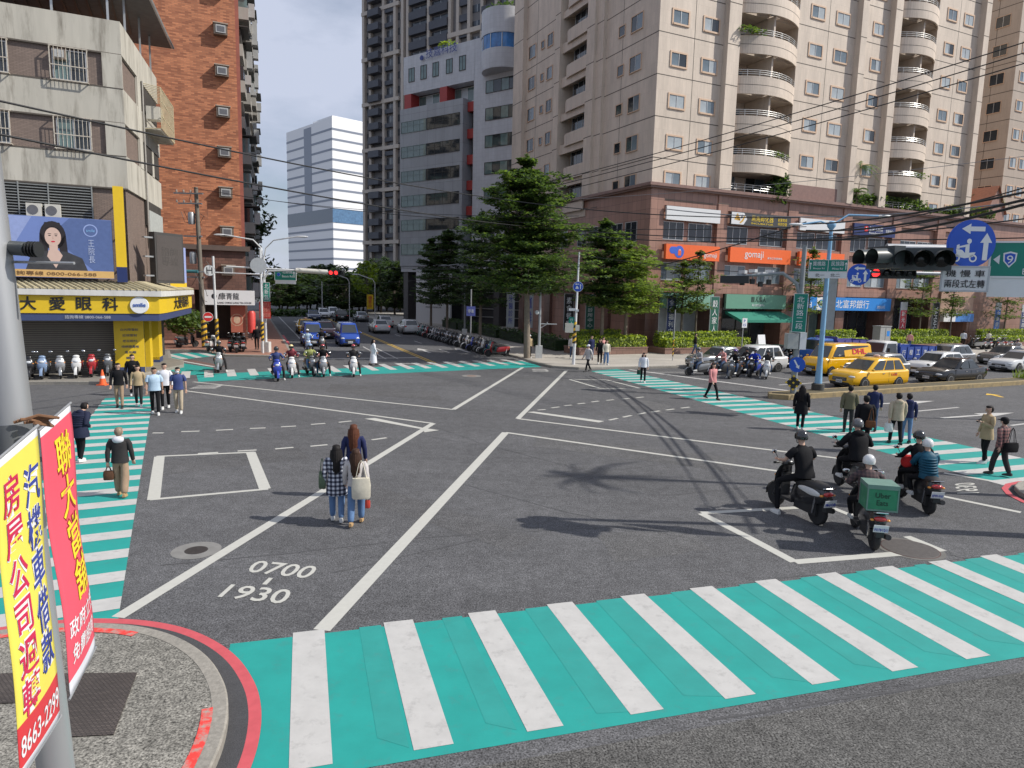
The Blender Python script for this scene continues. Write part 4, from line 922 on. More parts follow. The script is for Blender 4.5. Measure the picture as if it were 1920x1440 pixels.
# ================================================================ TREES, HEDGES, PLANTERS
M_BARK = mat('bark', (.20, .165, .13), .9, var=.25, vs=4, bump=.4, bs=12); M_BARKD = mat('bark_dark', (.11, .09, .07), .9, var=.25, vs=4)
def tier_tree(name, label, loc, h, z0, rmax, leaves, seed, tiers=10, shape=1.0, per=12, clump=8, leaf=.16, trunk=.22, group=None, bark=None, lean=(0, 0), kcat='tree', top_r=.12):
    """layered tree: tapered trunk, whorls of limbs, flat sprays of small leaves"""
    rg = random.Random(seed); t = thing(name, label, kcat, loc, 0, group); bark = bark or M_BARK
    tk = MB(); tk.tube([(0, 0, -.05), (lean[0] * .3, lean[1] * .3, h * .3), (lean[0] * .6, lean[1] * .6, h * .6), (lean[0], lean[1], h * .97)], [trunk * 1.25, trunk, trunk * .7, .03], bark, 10)
    cr_ = MB()
    for k in range(tiers):
        u = k / max(1, tiers - 1); z = z0 + (h - z0) * (u ** .9) * .97 + rg.uniform(-.25, .25) * (k > 0); rr = rmax * ((1 - u) ** shape * (1 - top_r) + top_r) * rg.uniform(.72, 1.18) * (.55 if k == tiers - 1 else 1)
        if k == 0: rr *= .8
        bx_, by_ = lean[0] * z / h, lean[1] * z / h; nb = rg.randint(6, 9) if rr > 1 else 5; a0 = rg.uniform(0, 6.28)
        for b in range(nb):
            a = a0 + 6.283 * b / nb + rg.uniform(-.25, .25); L_ = rr * rg.uniform(.55, 1.18); dz = L_ * rg.uniform(-.04, .38)
            tip = Vector((bx_ + math.cos(a) * L_, by_ + math.sin(a) * L_, z + dz)); root = Vector((bx_, by_, z - .15))
            tk.tube([root, root.lerp(tip, .5) + Vector((0, 0, .08)), root.lerp(tip, .9)], [trunk * .28 * (1 - .5 * u), trunk * .16, .012], bark, 5, False)
            for s_ in range(clump):
                v = .18 + .82 * ((s_ + rg.random()) / clump); p = root.lerp(tip, v) + Vector((0, 0, .12)); sp = .16 * rr * (1.15 - .5 * v) + .12
                q = p + Vector((rg.gauss(0, sp), rg.gauss(0, sp), rg.gauss(0, .06 + .015 * rr)))
                leafy(cr_, q, (sp * .8 + .12, sp * .8 + .12, .10), per, leaves, leaf, rg, .6)
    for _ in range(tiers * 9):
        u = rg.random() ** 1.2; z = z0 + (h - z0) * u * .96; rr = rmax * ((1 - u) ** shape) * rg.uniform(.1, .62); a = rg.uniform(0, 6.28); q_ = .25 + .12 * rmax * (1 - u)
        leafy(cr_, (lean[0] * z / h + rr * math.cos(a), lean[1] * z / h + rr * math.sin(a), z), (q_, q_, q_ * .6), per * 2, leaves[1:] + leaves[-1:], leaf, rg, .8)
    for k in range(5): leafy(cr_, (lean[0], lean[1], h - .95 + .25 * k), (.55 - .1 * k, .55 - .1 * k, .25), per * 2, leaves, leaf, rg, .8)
    tk.build('trunk', t, 50); cr_.build('crown', t); return t
big = g(988, 672, .12)
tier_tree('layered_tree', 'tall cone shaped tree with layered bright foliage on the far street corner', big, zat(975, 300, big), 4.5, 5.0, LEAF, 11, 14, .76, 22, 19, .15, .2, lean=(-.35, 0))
for i, (px, py, top, r_, z0, sd, lab) in enumerate((
        (1172, 634, 462, 4.0, 3.3, 21, 'broad pale green layered tree in the planter left of the tower corner'),
        (1128, 628, 418, 3.2, 3.7, 22, 'taller sparse layered tree just left of the broad pale green one'),
        (900, 640, 400, 3.4, 3.4, 23, 'dark layered tree in shade immediately left of the tall cone tree'),
        (838, 622, 436, 3.6, 3.2, 24, 'dark wide layered tree in front of the grey office pillars'),
        (808, 612, 452, 2.6, 3.0, 25, 'slim dark layered tree before the white company panel'))):
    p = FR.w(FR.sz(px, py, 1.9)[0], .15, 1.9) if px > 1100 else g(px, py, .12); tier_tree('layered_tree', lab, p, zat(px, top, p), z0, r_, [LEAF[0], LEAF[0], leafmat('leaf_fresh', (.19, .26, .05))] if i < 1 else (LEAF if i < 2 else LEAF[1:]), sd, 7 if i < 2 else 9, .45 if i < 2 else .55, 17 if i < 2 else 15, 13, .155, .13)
for i, (px, py, top, r_, z0, sd, lab) in enumerate((
        (1276, 634, 498, 1.7, 3.3, 31, 'thin young tree in front of the mint green shop window, left one of the pair'),
        (1303, 634, 478, 1.9, 3.6, 32, 'thin young tree in front of the mint green shop window, right one of the pair'),
        (1512, 632, 470, 2.3, 3.4, 33, 'young tree behind the grey signal pole by the blue bank sign'),
        (1722, 632, 500, 2.4, 3.2, 34, 'sparse tree between the red and the black vertical banners'),
        (1780, 630, 512, 2.0, 3.2, 35, 'sparse tree in front of the pink marble entrance panel'),
        (1880, 640, 505, 2.8, 3.0, 36, 'leafy tree at the right edge beside the blue vertical banner'))):
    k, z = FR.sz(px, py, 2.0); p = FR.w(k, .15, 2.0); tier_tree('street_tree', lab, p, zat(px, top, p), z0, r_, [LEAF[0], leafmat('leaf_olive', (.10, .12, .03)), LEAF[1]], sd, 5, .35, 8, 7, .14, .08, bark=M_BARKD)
def round_tree(name, label, loc, h, z0, r, leaves, seed, n=46, per=60, leaf=.3, trunk=.2, cat='tree', group=None):
    rg = random.Random(seed); t = thing(name, label, cat, loc, 0, group); tk = MB(); tk.tube([(0, 0, 0), (.1, 0, z0), (0, .1, h * .75)], [trunk * 1.2, trunk, .05], M_BARKD, 8)
    cr_ = MB(); cz = (z0 + h) / 2; rz_ = (h - z0) / 2
    for k in range(n):
        a, e = rg.uniform(0, 6.28), rg.uniform(-1, 1); rr = math.sqrt(max(0, 1 - e * e)) * rg.uniform(.55, 1.0); c = Vector((r * rr * math.cos(a), r * rr * math.sin(a), cz + rz_ * e * .92)); q = r * rg.uniform(.16, .34)
        leafy(cr_, c, (q, q, q * .7), per, leaves, leaf, rg, 1.0)
        if k % 4 == 0: tk.tube([(0, 0, z0 * .9), (c.x * .6, c.y * .6, c.z - .2)], [.06, .02], M_BARKD, 4, False)
    tk.build('trunk', t, 50); cr_.build('crown', t); return t
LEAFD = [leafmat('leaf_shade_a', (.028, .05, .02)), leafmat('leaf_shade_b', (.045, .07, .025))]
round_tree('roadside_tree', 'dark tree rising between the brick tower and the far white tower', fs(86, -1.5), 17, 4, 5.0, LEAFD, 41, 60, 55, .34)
proto_far = []
rg = random.Random(77)
far_spots = []
for k in range(26):
    px = 520 + 11 * k + rg.uniform(-5, 5); Y = rg.uniform(118, 150); p = dp(px, 560, Y); far_spots.append((p.x, Y, px))
for i, (x, Y, px) in enumerate(far_spots):
    top = 515 - (8 if 560 < px < 640 else 0) + rg.uniform(-14, 10) - (20 if px > 700 else 0)
    hh = dp(px, top, Y).z
    if i < 4:
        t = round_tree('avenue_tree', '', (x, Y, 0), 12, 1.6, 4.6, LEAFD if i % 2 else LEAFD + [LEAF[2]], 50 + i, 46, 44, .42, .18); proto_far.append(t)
    else: t = copy_tree(proto_far[i % 4]); t.location = (x, Y, 0); t.rotation_euler = (0, 0, rg.uniform(0, 6))
    t.scale = (1, 1, hh / 12); tag(t, 'dark leafy tree in the mass closing the far end of the street', 'tree', 'trees closing the far street')
t = round_tree('bright_tree', 'small yellow green tree standing out before the dark trees under the white tower', (dp(688, 560, 112).x, 112, 0), dp(688, 487, 112).z, 4, 2.6, LEAFY[1:], 60, 30, 40, .3, .12)
# ---- hedges: a clipped body covered with small leaves
def hedge(label, k0, k1, o0, o1, z0, z1, seed, mats_=None, group='clipped hedges by the pavement', dens=95):
    rg = random.Random(seed); mb = MB(); mats_ = mats_ or LEAFY
    L_, W_, H_ = k1 - k0, abs(o1 - o0), z1 - z0; mb.box((L_ / 2, W_ / 2, H_ / 2 - .04), (L_ - .16, W_ - .16, H_ - .1), mats_[-1])
    def put(c, n_):
        s_ = rg.uniform(.06, .12); nrm = (n_ + Vector((rg.gauss(0, .5), rg.gauss(0, .5), rg.gauss(0, .5)))).normalized(); t_ = nrm.orthogonal().normalized(); t_ = Matrix.Rotation(rg.uniform(0, 6), 3, nrm) @ t_; u_ = nrm.cross(t_)
        mb.face([c - t_ * s_, c + u_ * s_ * .6, c + t_ * s_, c - u_ * s_ * .6], rg.choice(mats_))
    for _ in range(int(L_ * W_ * dens * 1.3)): put(Vector((rg.uniform(0, L_), rg.uniform(0, W_), H_ + rg.gauss(0, .05))), Vector((0, 0, 1)))
    for _ in range(int(L_ * H_ * dens)):
        put(Vector((rg.uniform(0, L_), rg.gauss(.03, .05), rg.uniform(.0, H_))), Vector((0, -1, .3)))
    for _ in range(int(W_ * H_ * dens)):
        put(Vector((rg.gauss(0.03, .05), rg.uniform(0, W_), rg.uniform(.0, H_))), Vector((-1, 0, .3))); put(Vector((L_ - rg.gauss(0.03, .05), rg.uniform(0, W_), rg.uniform(0, H_))), Vector((1, 0, .3)))
    o = mb.build('hedge', None, None, FR.w(k0, z0, max(o0, o1)), R(AR)); return tag(o, label, 'hedge', group)
M_PLW = tiled('planter_granite', (.22, .13, .10), (.10, .06, .05), .6, .3, .01, .6, .12, .5)
def planter(label, k0, k1, o0, o1, z1):
    mb = MB(); mb.bx(0, k1 - k0, 0, o1 - o0, 0, z1 - .15, M_PLW); mb.bx(-.03, k1 - k0 + .03, -.03, o1 - o0 + .03, z1 - .15, z1 - .07, M_GRAN2)
    return tag(mb.build('planter', None, None, FR.w(k0, .15, o1), R(AR)), label, 'planter', 'granite planters in front of the podium')
planter('low granite planter wrapping the podium corner under the rounded hedge', -8.0, -1.75, .6, 2.9, .62)
hedge('bright clipped hedge with a rounded end at the podium corner', -7.9, -1.85, 1.3, 2.8, .55, 1.5, 101); hedge('upper strip of bright hedge behind the corner hedge', -7.6, -3.2, .7, 1.3, .6, 1.9, 102)
planter('long granite planter in front of the mint green shop', -.6, 8.6, 1.3, 3.6, .55)
hedge('lower front hedge before the mint green shop', -.4, 8.4, 2.4, 3.5, .5, 1.3, 103); hedge('higher rear hedge before the mint green shop', -.2, 8.0, 1.5, 2.3, .55, 1.75, 104)
for px0, px1, nm, sd in ((1548, 1624, 'behind the yellow courier van', 105), (1678, 1797, 'between the truck cab and the entrance', 107), (1852, 1990, 'at the right edge', 109)):
    k0, _ = FR.sz(px0, 650, 3.2); k1, _ = FR.sz(px1, 650, 3.2)
    planter('granite planter ' + nm, k0, k1, 1.6, 3.5, .5); hedge('lower clipped hedge ' + nm, k0 + .1, k1 - .1, 2.5, 3.4, .45, 1.15, sd); hedge('upper clipped hedge ' + nm, k0 + .2, k1 - .5, 1.7, 2.4, .5, 1.85, sd + 1)
# shaded hedge along the far street side of the tower, and the far island shrubs
for i in range(5):
    rg = random.Random(120 + i); mb = MB(); L_ = 6.2
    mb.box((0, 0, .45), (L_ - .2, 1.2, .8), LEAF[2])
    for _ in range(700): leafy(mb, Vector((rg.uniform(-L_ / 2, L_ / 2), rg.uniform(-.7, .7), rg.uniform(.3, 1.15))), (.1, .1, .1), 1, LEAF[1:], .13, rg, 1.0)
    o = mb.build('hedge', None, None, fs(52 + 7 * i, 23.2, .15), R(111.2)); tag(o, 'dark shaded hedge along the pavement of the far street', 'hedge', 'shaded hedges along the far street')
mb = MB(); rg = random.Random(140)
for _ in range(900): leafy(mb, Vector((rg.uniform(-7, 7), rg.uniform(-1.2, 1.2), rg.uniform(.1, 1.0))), (.2, .2, .2), 2, LEAF[1:], .3, rg, 1.0)
tag(mb.build('hedge', None, None, (dp(590, 560, 110).x, 110, 0), R(20)), 'long low hedge at the bend where the far street turns', 'hedge')
mb = MB(); rg = random.Random(141); mb.ell((0, 0, .9), (.5, .5, .6), LEAF[2])
leafy(mb, (0, 0, 1.0), (.95, .95, .95), 700, LEAF[:2], .14, rg, 1.0); c = g(1893, 712); tag(mb.build('median_bush', None, None, Vector((12.4, 32.1, .2)) + U * 23.6), 'round dark green bush on the central reservation beside the black saloon', 'bush')
mb = MB(); rg = random.Random(142)
for _ in range(1500):
    p = Vector((rg.uniform(-2.8, 5), rg.uniform(-.5, .5), 0)); a = rg.uniform(0, 6.28); hgt = rg.uniform(.2, .75); d = Vector((math.cos(a), math.sin(a), 0)) * rg.uniform(.05, .25); mb.face([p - d.cross(Vector((0, 0, 1))) * .12, p + d.cross(Vector((0, 0, 1))) * .12, p + d + Vector((0, 0, hgt))], rg.choice(LEAFY[1:] + LEAF[:1]))
o = mb.build('grass', None, None, Vector((12.4, 32.1, .22)) + U * 23.4, R(AR)); o['kind'] = 'stuff'
# bush in the side lane behind the eye clinic
mb = MB(); rg = random.Random(143); c = g(348, 650); leafy(mb, (0, 0, 1.9), (1.7, 1.2, 1.0), 900, LEAF[:2], .2, rg, 1.0); mb.tube([(0, 0, 0), (0, 0, 1.6)], .08, M_BARKD, 6)
tag(mb.build('lane_bush', None, None, c), 'bushy green shrub in the side lane beyond the yellow corner shop', 'shrub')
# palm and kerbed island just past the right edge: its shadow reaches into the junction
palm((15.4, 16.2, .1), 11.6, 'tall slender palm on the small island past the right edge', random.Random(61), 18, 1.9)
isl = [Vector((14.25 + 1.9 * math.cos(6.2832 * k / 20), 15.9 + 2.0 * math.sin(6.2832 * k / 20), 0)) for k in range(20)]
mb = MB(); i1 = inset(isl, .14); i2 = inset(isl, .26)
for k in range(20):
    j = (k + 1) % 20; mb.face([lift(isl[k], Z3), lift(isl[j], Z3), lift(i1[j], Z3), lift(i1[k], Z3)], M_REDL); mb.face([lift(i1[k], Z3), lift(i1[j], Z3), lift(i2[j], Z3), lift(i2[k], Z3)], M_TAR)
struct(mb.build('red_edge_line')); pavement('pavement_small_island', i2, .13, .18, M_PEB)
# ================================================================ STREET FURNITURE, SIGNS, CABLES
M_STEEL = mat('galvanised', (.42, .43, .44), .45, .55, var=.10, vs=3, streak=True); M_PWHITE = mat('pole_white', (.62, .63, .64), .45, var=.08); M_PGREY = mat('pole_grey', (.25, .27, .28), .5, .2, var=.1); M_BLUEP = mat('pole_blue', (.22, .42, .62), .45, var=.08)
M_BLK = mat('black_plastic', (.022, .024, .025), .45, var=.1); M_SGREY = mat('signal_grey', (.055, .064, .066), .4, var=.12); M_LENS = mat('dark_lens', (.012, .012, .012), .15, var=0); M_REDON = mat('red_lamp', (.9, .03, .03), .3, var=0, emit=2.5)
S_BLUE = mat('sign_blue', (.012, .085, .50), .35, var=.03); S_GREEN = mat('sign_green', (.0, .20, .145), .35, var=.05); S_WHITE = mat('sign_white', (.70, .71, .72), .4, var=.03); S_GREYW = mat('sign_back', (.45, .47, .49), .4, .3, var=.08); S_RED = mat('sign_red', (.60, .03, .03), .4, var=.05)
S_YEL = mat('sign_yellow', (.78, .52, .02), .45, var=.04); S_BLACK = mat('sign_black', (.018, .018, .02), .45, var=.05); S_NAVY = mat('sign_navy', (.02, .035, .13), .4, var=.06); S_ORANGE = mat('sign_orange', (.86, .15, .035), .45, var=.05); L_W = mat('letter_white', (.74, .75, .76), .45, var=0); L_Y = mat('letter_yellow', (.80, .58, .06), .45, var=0); L_K = MATS['black_letter']; L_R = mat('letter_red', (.62, .02, .05), .45, var=0); L_B = mat('letter_blue', (.03, .05, .38), .45, var=0); S_MINT = mat('sign_dark_green', (.018, .11, .075), .45, var=.06); S_SKY = mat('sign_sky_blue', (.025, .22, .62), .4, var=.06)
M_STRB = mat('hazard_black', (.03, .03, .03), .6, var=.1); M_STRY = mat('hazard_yellow', (.70, .42, .03), .6, var=.12, vs=6, dirt=((.2, .15, .08), 6, .6, .6))
def hazard(mb, c, r, z0, z1, n=6, seg=14):
    """slanting black and yellow bands round a post"""
    st = (z1 - z0) / n
    for q in range(seg):
        a0, a1 = 6.2832 * q / seg, 6.2832 * (q + 1) / seg
        for k in range(-2, n + 1):
            for hh, m in ((0, M_STRB), (.5, M_STRY)):
                f = lambda a: z0 + st * (k + hh) + st * 1.2 * (a / 6.2832)
                zs = [(min(max(f(a0), z0), z1), min(max(f(a0) + st * .5, z0), z1)), (min(max(f(a1), z0), z1), min(max(f(a1) + st * .5, z0), z1))]
                if zs[0][1] - zs[0][0] < 1e-4 and zs[1][1] - zs[1][0] < 1e-4: continue
                p = lambda a, z: (c[0] + r * math.cos(a), c[1] + r * math.sin(a), z)
                mb.face([p(a0, zs[0][0]), p(a1, zs[1][0]), p(a1, zs[1][1]), p(a0, zs[0][1])], m)
def toward(p, tgt=(0, 0)): return math.atan2(p[1] - tgt[1], p[0] - tgt[0]) - math.pi / 2   # rz so local -Y faces tgt
def disc(mb, r, m, rim=None, y=0.0, th=.03, n=32, c=(0, 0)):
    if rim: mb.lathe([(r, y), (r, y - th)], rim, n, (c[0], 0, c[1]), 'Y'); mb.lathe([(r * .93, y - th), (r * .93, y - th - .004)], m, n, (c[0], 0, c[1]), 'Y')
    else: mb.lathe([(r, y), (r, y - th)], m, n, (c[0], 0, c[1]), 'Y')
def flat(mb, pts, y, m): mb.face([(x, y, z) for x, z in pts], m)
def arrow2(mb, a, b, wd, hd, y, m):
    a, b = Vector(a), Vector(b); d = (b - a).normalized(); n = Vector((-d.y, d.x)); c = b - d * hd
    pts = [a + n * wd / 2, a - n * wd / 2, c - n * wd / 2, c - n * hd * .6, b, c + n * hd * .6, c + n * wd / 2]; flat(mb, [(p.x, p.y) for p in pts][::-1], y, m)
def board(name, label, cat, loc, rz, w_, h_, th, m, group=None, frame=None):
    t = thing(name, label, cat, loc, rz, group); mb = MB(); mb.bx(-w_ / 2, w_ / 2, -th, 0, -h_ / 2, h_ / 2, m); mb.build('board', t)
    if frame:
        f = MB(); e = .03
        for a, b, c, d in ((-w_ / 2 - e, w_ / 2 + e, h_ / 2, h_ / 2 + e), (-w_ / 2 - e, w_ / 2 + e, -h_ / 2 - e, -h_ / 2), (-w_ / 2 - e, -w_ / 2, -h_ / 2, h_ / 2), (w_ / 2, w_ / 2 + e, -h_ / 2, h_ / 2)): f.bx(a, b, -th - .01, 0.01, c, d, frame)
        f.build('frame', t)
    return t
def facade_sign(F, k0, k1, z0, z1, out, th, m, label, letters, name='shop_sign', group=None, frame=None):
    t = board(name, label, 'sign', F.w((k0 + k1) / 2, (z0 + z1) / 2, out), R(F.h), k1 - k0, z1 - z0, th, m, group, frame)
    for body, lm, x, z, w_, h_ in letters: lettering(body, lm, t, (x, -th - .012, z), w_, h_)
    return t
W_ = 0
# ---------------------------------------------------------------- signs on the granite podium (FR coordinates, k measured from the corner)
facade_sign(FR, 1.4, 7.1, 10.92, 12.02, .18, .16, S_WHITE, 'blank white sign above the third floor windows nearest the corner', [])
b = facade_sign(FR, 8.3, 15.4, 10.95, 12.05, .18, .16, mat('sign_charcoal', (.05, .052, .055), .45, var=.1), 'charcoal sign with a gold bird emblem and yellow characters', [('黑馬孵化器', L_Y, .1, .12, 2.6, .55), ('INCUBATOR', L_Y, .1, -.32, 2.6, .14), ('創業育成', L_Y, 2.5, .16, 1.1, .28), ('共同空間', L_Y, 2.5, -.2, 1.1, .28)])
mb = MB(); flat(mb, [(-3.5, -.5), (-2.1, -.5), (-1.72, 0), (-2.1, .5), (-3.5, .5)], -.172, S_WHITE)
gold = mat('emblem_gold', (.60, .36, .06), .4, var=.1)
for k in range(5): flat(mb, [(-2.55, -.2), (-3.2 + .06 * k, -.12 + .11 * k), (-3.15 + .08 * k, .0 + .11 * k), (-2.5, -.08)], -.176, gold)
flat(mb, [(-2.6, -.38), (-2.3, -.1), (-2.1, .25), (-1.95, .22), (-2.15, -.2), (-2.45, -.42)], -.176, gold); flat(mb, [(-2.5, .0), (-2.3, .38), (-2.25, .05)], -.178, L_K); mb.build('emblem', b)
facade_sign(FR, 16.6, 22.5, 10.95, 12.05, .18, .16, S_WHITE, 'blank white sign above the third floor windows behind the blue lamp post', [])
b = facade_sign(FR, 23.8, 29.8, 10.95, 12.05, .18, .16, S_NAVY, 'navy sign with a red round emblem and white characters', [('永慶北新店', L_W, .1, .14, 2.0, .42), ('Residential', L_W, .1, -.26, 1.9, .2), ('房屋仲介', L_W, 2.1, .02, 1.1, .3)])
mb = MB(); disc(mb, .3, S_RED, None, -.16, .012, 20, (-1.3, .1)); flat(mb, [(-1.4, 0), (-1.2, 0), (-1.2, .2), (-1.3, .28), (-1.4, .2)], -.176, L_W); mb.build('emblem', b)
b = facade_sign(FR, 1.35, 7.05, 7.72, 8.95, .3, .28, S_ORANGE, 'orange sign with a blue camel emblem nearest the podium corner', [('gomaji', L_W, 1.85, -.2, 1.4, .46)])
mb = MB(); disc(mb, .5, mat('emblem_blue', (.06, .14, .60), .4, var=0), None, -.28, .012, 24, (-1.5, .0)); mb.ell((-2.1, -.288, .12), (.42, .006, .33), MATS['emblem_blue'], 14, 6); flat(mb, [(-1.62, -.3), (-1.3, -.3), (-1.3, .1), (-1.46, .26), (-1.62, .1)], -.3, S_ORANGE); flat(mb, [(-1.5, .12), (-1.38, .12), (-1.38, .2), (-1.5, .2)], -.303, L_W); mb.build('emblem', b)
facade_sign(FR, 8.25, 15.45, 7.75, 9.02, .3, .28, S_ORANGE, 'wide orange sign with white letters over the second floor, middle one of three', [('gomaji', L_W, -.85, .02, 2.2, .74), ('麥味王休閒美食', L_W, 1.65, -.16, 1.8, .2)])
facade_sign(FR, 16.55, 22.5, 7.75, 9.02, .3, .28, S_ORANGE, 'orange sign partly hidden by a young tree behind the blue lamp post', [('gomaji', L_W, -1.9, -.15, 1.4, .5)])
facade_sign(FR, 8.25, 15.4, 3.72, 4.98, .25, .22, mat('sign_sage', (.13, .30, .215), .5, var=.06), 'sage green shop sign over the dark doorway with the awning', [('穀人家人', L_K, .2, .2, 1.8, .5), ('職人食品推廣中心', L_W, .2, -.3, 1.5, .22)])
facade_sign(FR, 1.4, 6.9, 3.68, 4.92, .2, .18, MATS['mint_panel'], 'plain mint green fascia over the pale shop window at the corner', [])
aw = MB(); GA = mat('awning_green', (.02, .20, .14), .7, var=.12)
aw.face([(0, 0, .75), (6.6, 0, .75), (6.6, -2.0, .05), (0, -2.0, .05)], GA); aw.face([(0, -2.0, .05), (6.6, -2.0, .05), (6.6, -2.0, -.18), (0, -2.0, -.18)], GA); aw.face([(0, 0, .75), (0, -2, .05), (0, -2, -.18), (0, 0, .5)], GA); aw.face([(6.6, 0, .75), (6.6, 0, .5), (6.6, -2, -.18), (6.6, -2, .05)], GA)
tag(aw.build('awning', None, None, FR.w(8.6, 2.75, .05), R(AR)), 'green sloping fabric awning over the dark shop doorway', 'awning')
b = facade_sign(FR, 16.65, 30, 3.68, 4.92, .25, .22, S_SKY, 'long sky blue bank sign with white characters', [('台北富邦銀行', L_W, .6, 0, 5.6, .8), ('北新分行', L_W, 5.2, -.25, 1.2, .3), ('24H', L_W, -5.4, -.1, 1.6, .5)])
mb = MB(); flat(mb, [(-3.9, -.6), (-2.7, -.6), (-2.7, .6), (-3.9, .6)], -.226, L_W); disc(mb, .4, S_SKY, None, -.226, .006, 20, (-3.3, 0)); disc(mb, .26, L_W, None, -.233, .006, 20, (-3.3, 0)); flat(mb, [(-3.4, -.3), (-3.28, -.3), (-3.28, .3), (-3.4, .3)], -.242, mat('emblem_lime', (.2, .5, .12), .4, var=0)); mb.build('emblem', b)
for px, py, z0, z1, wd, m, body, lm, lab in ((1257, 600, .7, 4.7, .85, S_NAVY, '全\n聯\n福\n利\n中\n心', L_W, 'navy vertical banner with white characters on the mint green shop corner'), (1338, 600, .7, 4.7, .9, S_MINT, '穀\n人\n家\n人\n店', L_W, 'dark green vertical banner between the mint and the sage shops'),
                                      (1692, 600, .9, 4.6, .95, mat('sign_crimson', (.46, .02, .045), .5, var=.08), '新\n光\n人\n壽', L_W, 'crimson vertical banner with white characters'), (1752, 600, .5, 4.6, .95, S_BLACK, 'YAMAHA', L_W, 'black vertical banner with white letters reading sideways'),
                                      (1868, 605, 1.0, 4.8, .95, mat('sign_royal', (.03, .12, .42), .5, var=.08), '合\n庫\n銀\n行', L_W, 'royal blue vertical banner with a white top'), (1917, 605, 1.0, 4.6, .95, S_NAVY, '玉\n山\n證\n券', L_W, 'navy vertical banner at the right edge')):
    k, _ = FR.sz(px, py, 1.25); t = board('banner_sign', lab, 'banner', FR.w(k, (z0 + z1) / 2, 1.25), R(AR) if body == 'YAMAHA' or 1 else 0, wd, z1 - z0, .06, m, None, S_GREYW)
    if body == 'YAMAHA': lettering(body, lm, t, (0, -.08, .35), 2.6, .55, rot=(R(90), R(90), 0)); mb = MB(); disc(mb, .3, L_W, None, -.06, .006, 20, (0, -1.35)); disc(mb, .24, S_BLACK, None, -.067, .005, 20, (0, -1.35)); mb.build('emblem', t)
    else: lettering(body, lm, t, (0, -.08, -.2 if lm is L_W and len(body) < 9 else 0), wd * .62, (z1 - z0) * (.62 if len(body) < 9 else .86), lsp=1.1)
    if len(body) < 9 and body != 'YAMAHA': mb = MB(); flat(mb, [(-wd / 2, (z1 - z0) / 2 - .8), (wd / 2, (z1 - z0) / 2 - .8), (wd / 2, (z1 - z0) / 2), (-wd / 2, (z1 - z0) / 2)], -.064, S_GREYW); mb.build('top_panel', t)
for px, py, wd, m, body, lab in ((1106, 590, .85, S_MINT, '醫\n美\n診\n所\n中\n心', 'dark green vertical banner in shade left of the corner'), (1066, 590, .9, S_BLACK, '素\n食\n餐\n廳', 'black vertical banner in shade behind the signal post'), (957, 580, .75, S_GREYW, '牙\n醫\n診\n所', 'pale vertical banner in shade left of the big tree trunk'), (993, 580, .6, S_GREYW, '咖\n啡', 'pale narrow banner half hidden by the big tree trunk')):
    p = dp(px, py, 66 if px < 1000 else 63); t = board('banner_sign', lab, 'banner', (p.x, p.y, 3.0), R(18), wd, 3.3, .06, m, None, S_GREYW); lettering(body, L_W if m is not S_GREYW else L_B, t, (0, -.08, 0), wd * .6, 2.7, lsp=1.1)
# ---------------------------------------------------------------- shop signs on the left side
b = facade_sign(FB, -3.6, .55, 3.1, 4.3, .55, .45, S_WHITE, 'white box sign of the tea shop with brush characters', [('康青龍', L_K, .1, .12, 1.5, .55), ('KANG CHING LUNG TEA HOUSE', L_K, .5, -.42, 2.6, .14)])
mb = MB(); mb.ell((-1.05, -.46, .1), (.2, .01, .22), L_K, 14, 8); flat(mb, [(-.75, -.15), (-.7, -.15), (-.6, .3), (-.66, .3)], -.462, L_K); mb.build('emblem', b)
t = board('poster', 'terracotta poster with a round medallion beside the tea shop door', 'poster', FB.w(-.75, 1.95, .35), R(AR), 1.15, 2.3, .05, mat('terracotta', (.36, .11, .07), .6, var=.1))
mb = MB(); disc(mb, .5, mat('medallion', (.50, .36, .25), .6, var=.2, vs=6), None, -.05, .006, 28, (-.1, -.1)); disc(mb, .44, MATS['terracotta'], None, -.057, .006, 28, (-.1, -.1)); mb.ell((-.1, -.066, -.1), (.26, .006, .34), MATS['medallion'], 16, 8); mb.build('medallion', t)
t = thing('lantern_sign', 'red rounded pillar sign at the tea shop corner', 'sign', FB.w(.3, 0, .45), R(AR)); mb = MB(); mb.lathe([(.2, .75), (.3, .85), (.32, 2.4), (.2, 2.6)], mat('lamp_red', (.62, .07, .06), .45, var=.1), 16); mb.lathe([(.05, 0), (.05, .75)], M_BLK, 8); mb.build('body', t, 40)
# yellow blade sign, blue billboard, LED board on the corner block
t = thing('blade_sign', 'tall narrow yellow blade sign with a navy foot on the corner block', 'sign', FO.w(-.40, 4.75, .8), R(AR)); mb = MB(); mb.bx(-.22, .22, -.12, .12, .75, 4.65, S_YEL); mb.build('board', t); mb = MB(); mb.bx(-.22, .22, -.12, .12, 0, .75, S_NAVY); mb.build('foot', t)
mb = MB()
for z in (.8, 2.4, 4.0): mb.bx(-.03, .03, .12, .9, z, z + .05, M_STEEL)
mb.build('bracket', t)
t = thing('billboard', 'blue billboard with a portrait of a long haired woman above the yellow sign', 'billboard', FO.w(-5.2, 4.9, .75), R(AR))
mb = MB(); BW, BH = 4.45, 2.85; BB = mat('billboard_blue', (.17, .24, .52), .4, var=.1, vs=.5); mb.bx(-4.6, BW, -.1, .1, 0, BH, BB); mb.build('board', t)
mb = MB(); flat(mb, [(-4.6, .02), (BW, .02), (BW, .36), (-4.6, .36)], -.104, mat('billboard_gold', (.66, .42, .16), .4, var=.06)); flat(mb, [(1.9, 2.0), (2.7, 2.83), (BW, 2.83), (BW, .37), (3.6, .37)], -.102, mat('billboard_steel', (.10, .15, .33), .4, var=.1)); flat(mb, [(-.2, .37), (1.2, 2.83), (-.6, 2.83), (-1.2, .37)], -.102, mat('billboard_pale', (.30, .37, .64), .4, var=.1)); mb.build('print', t)
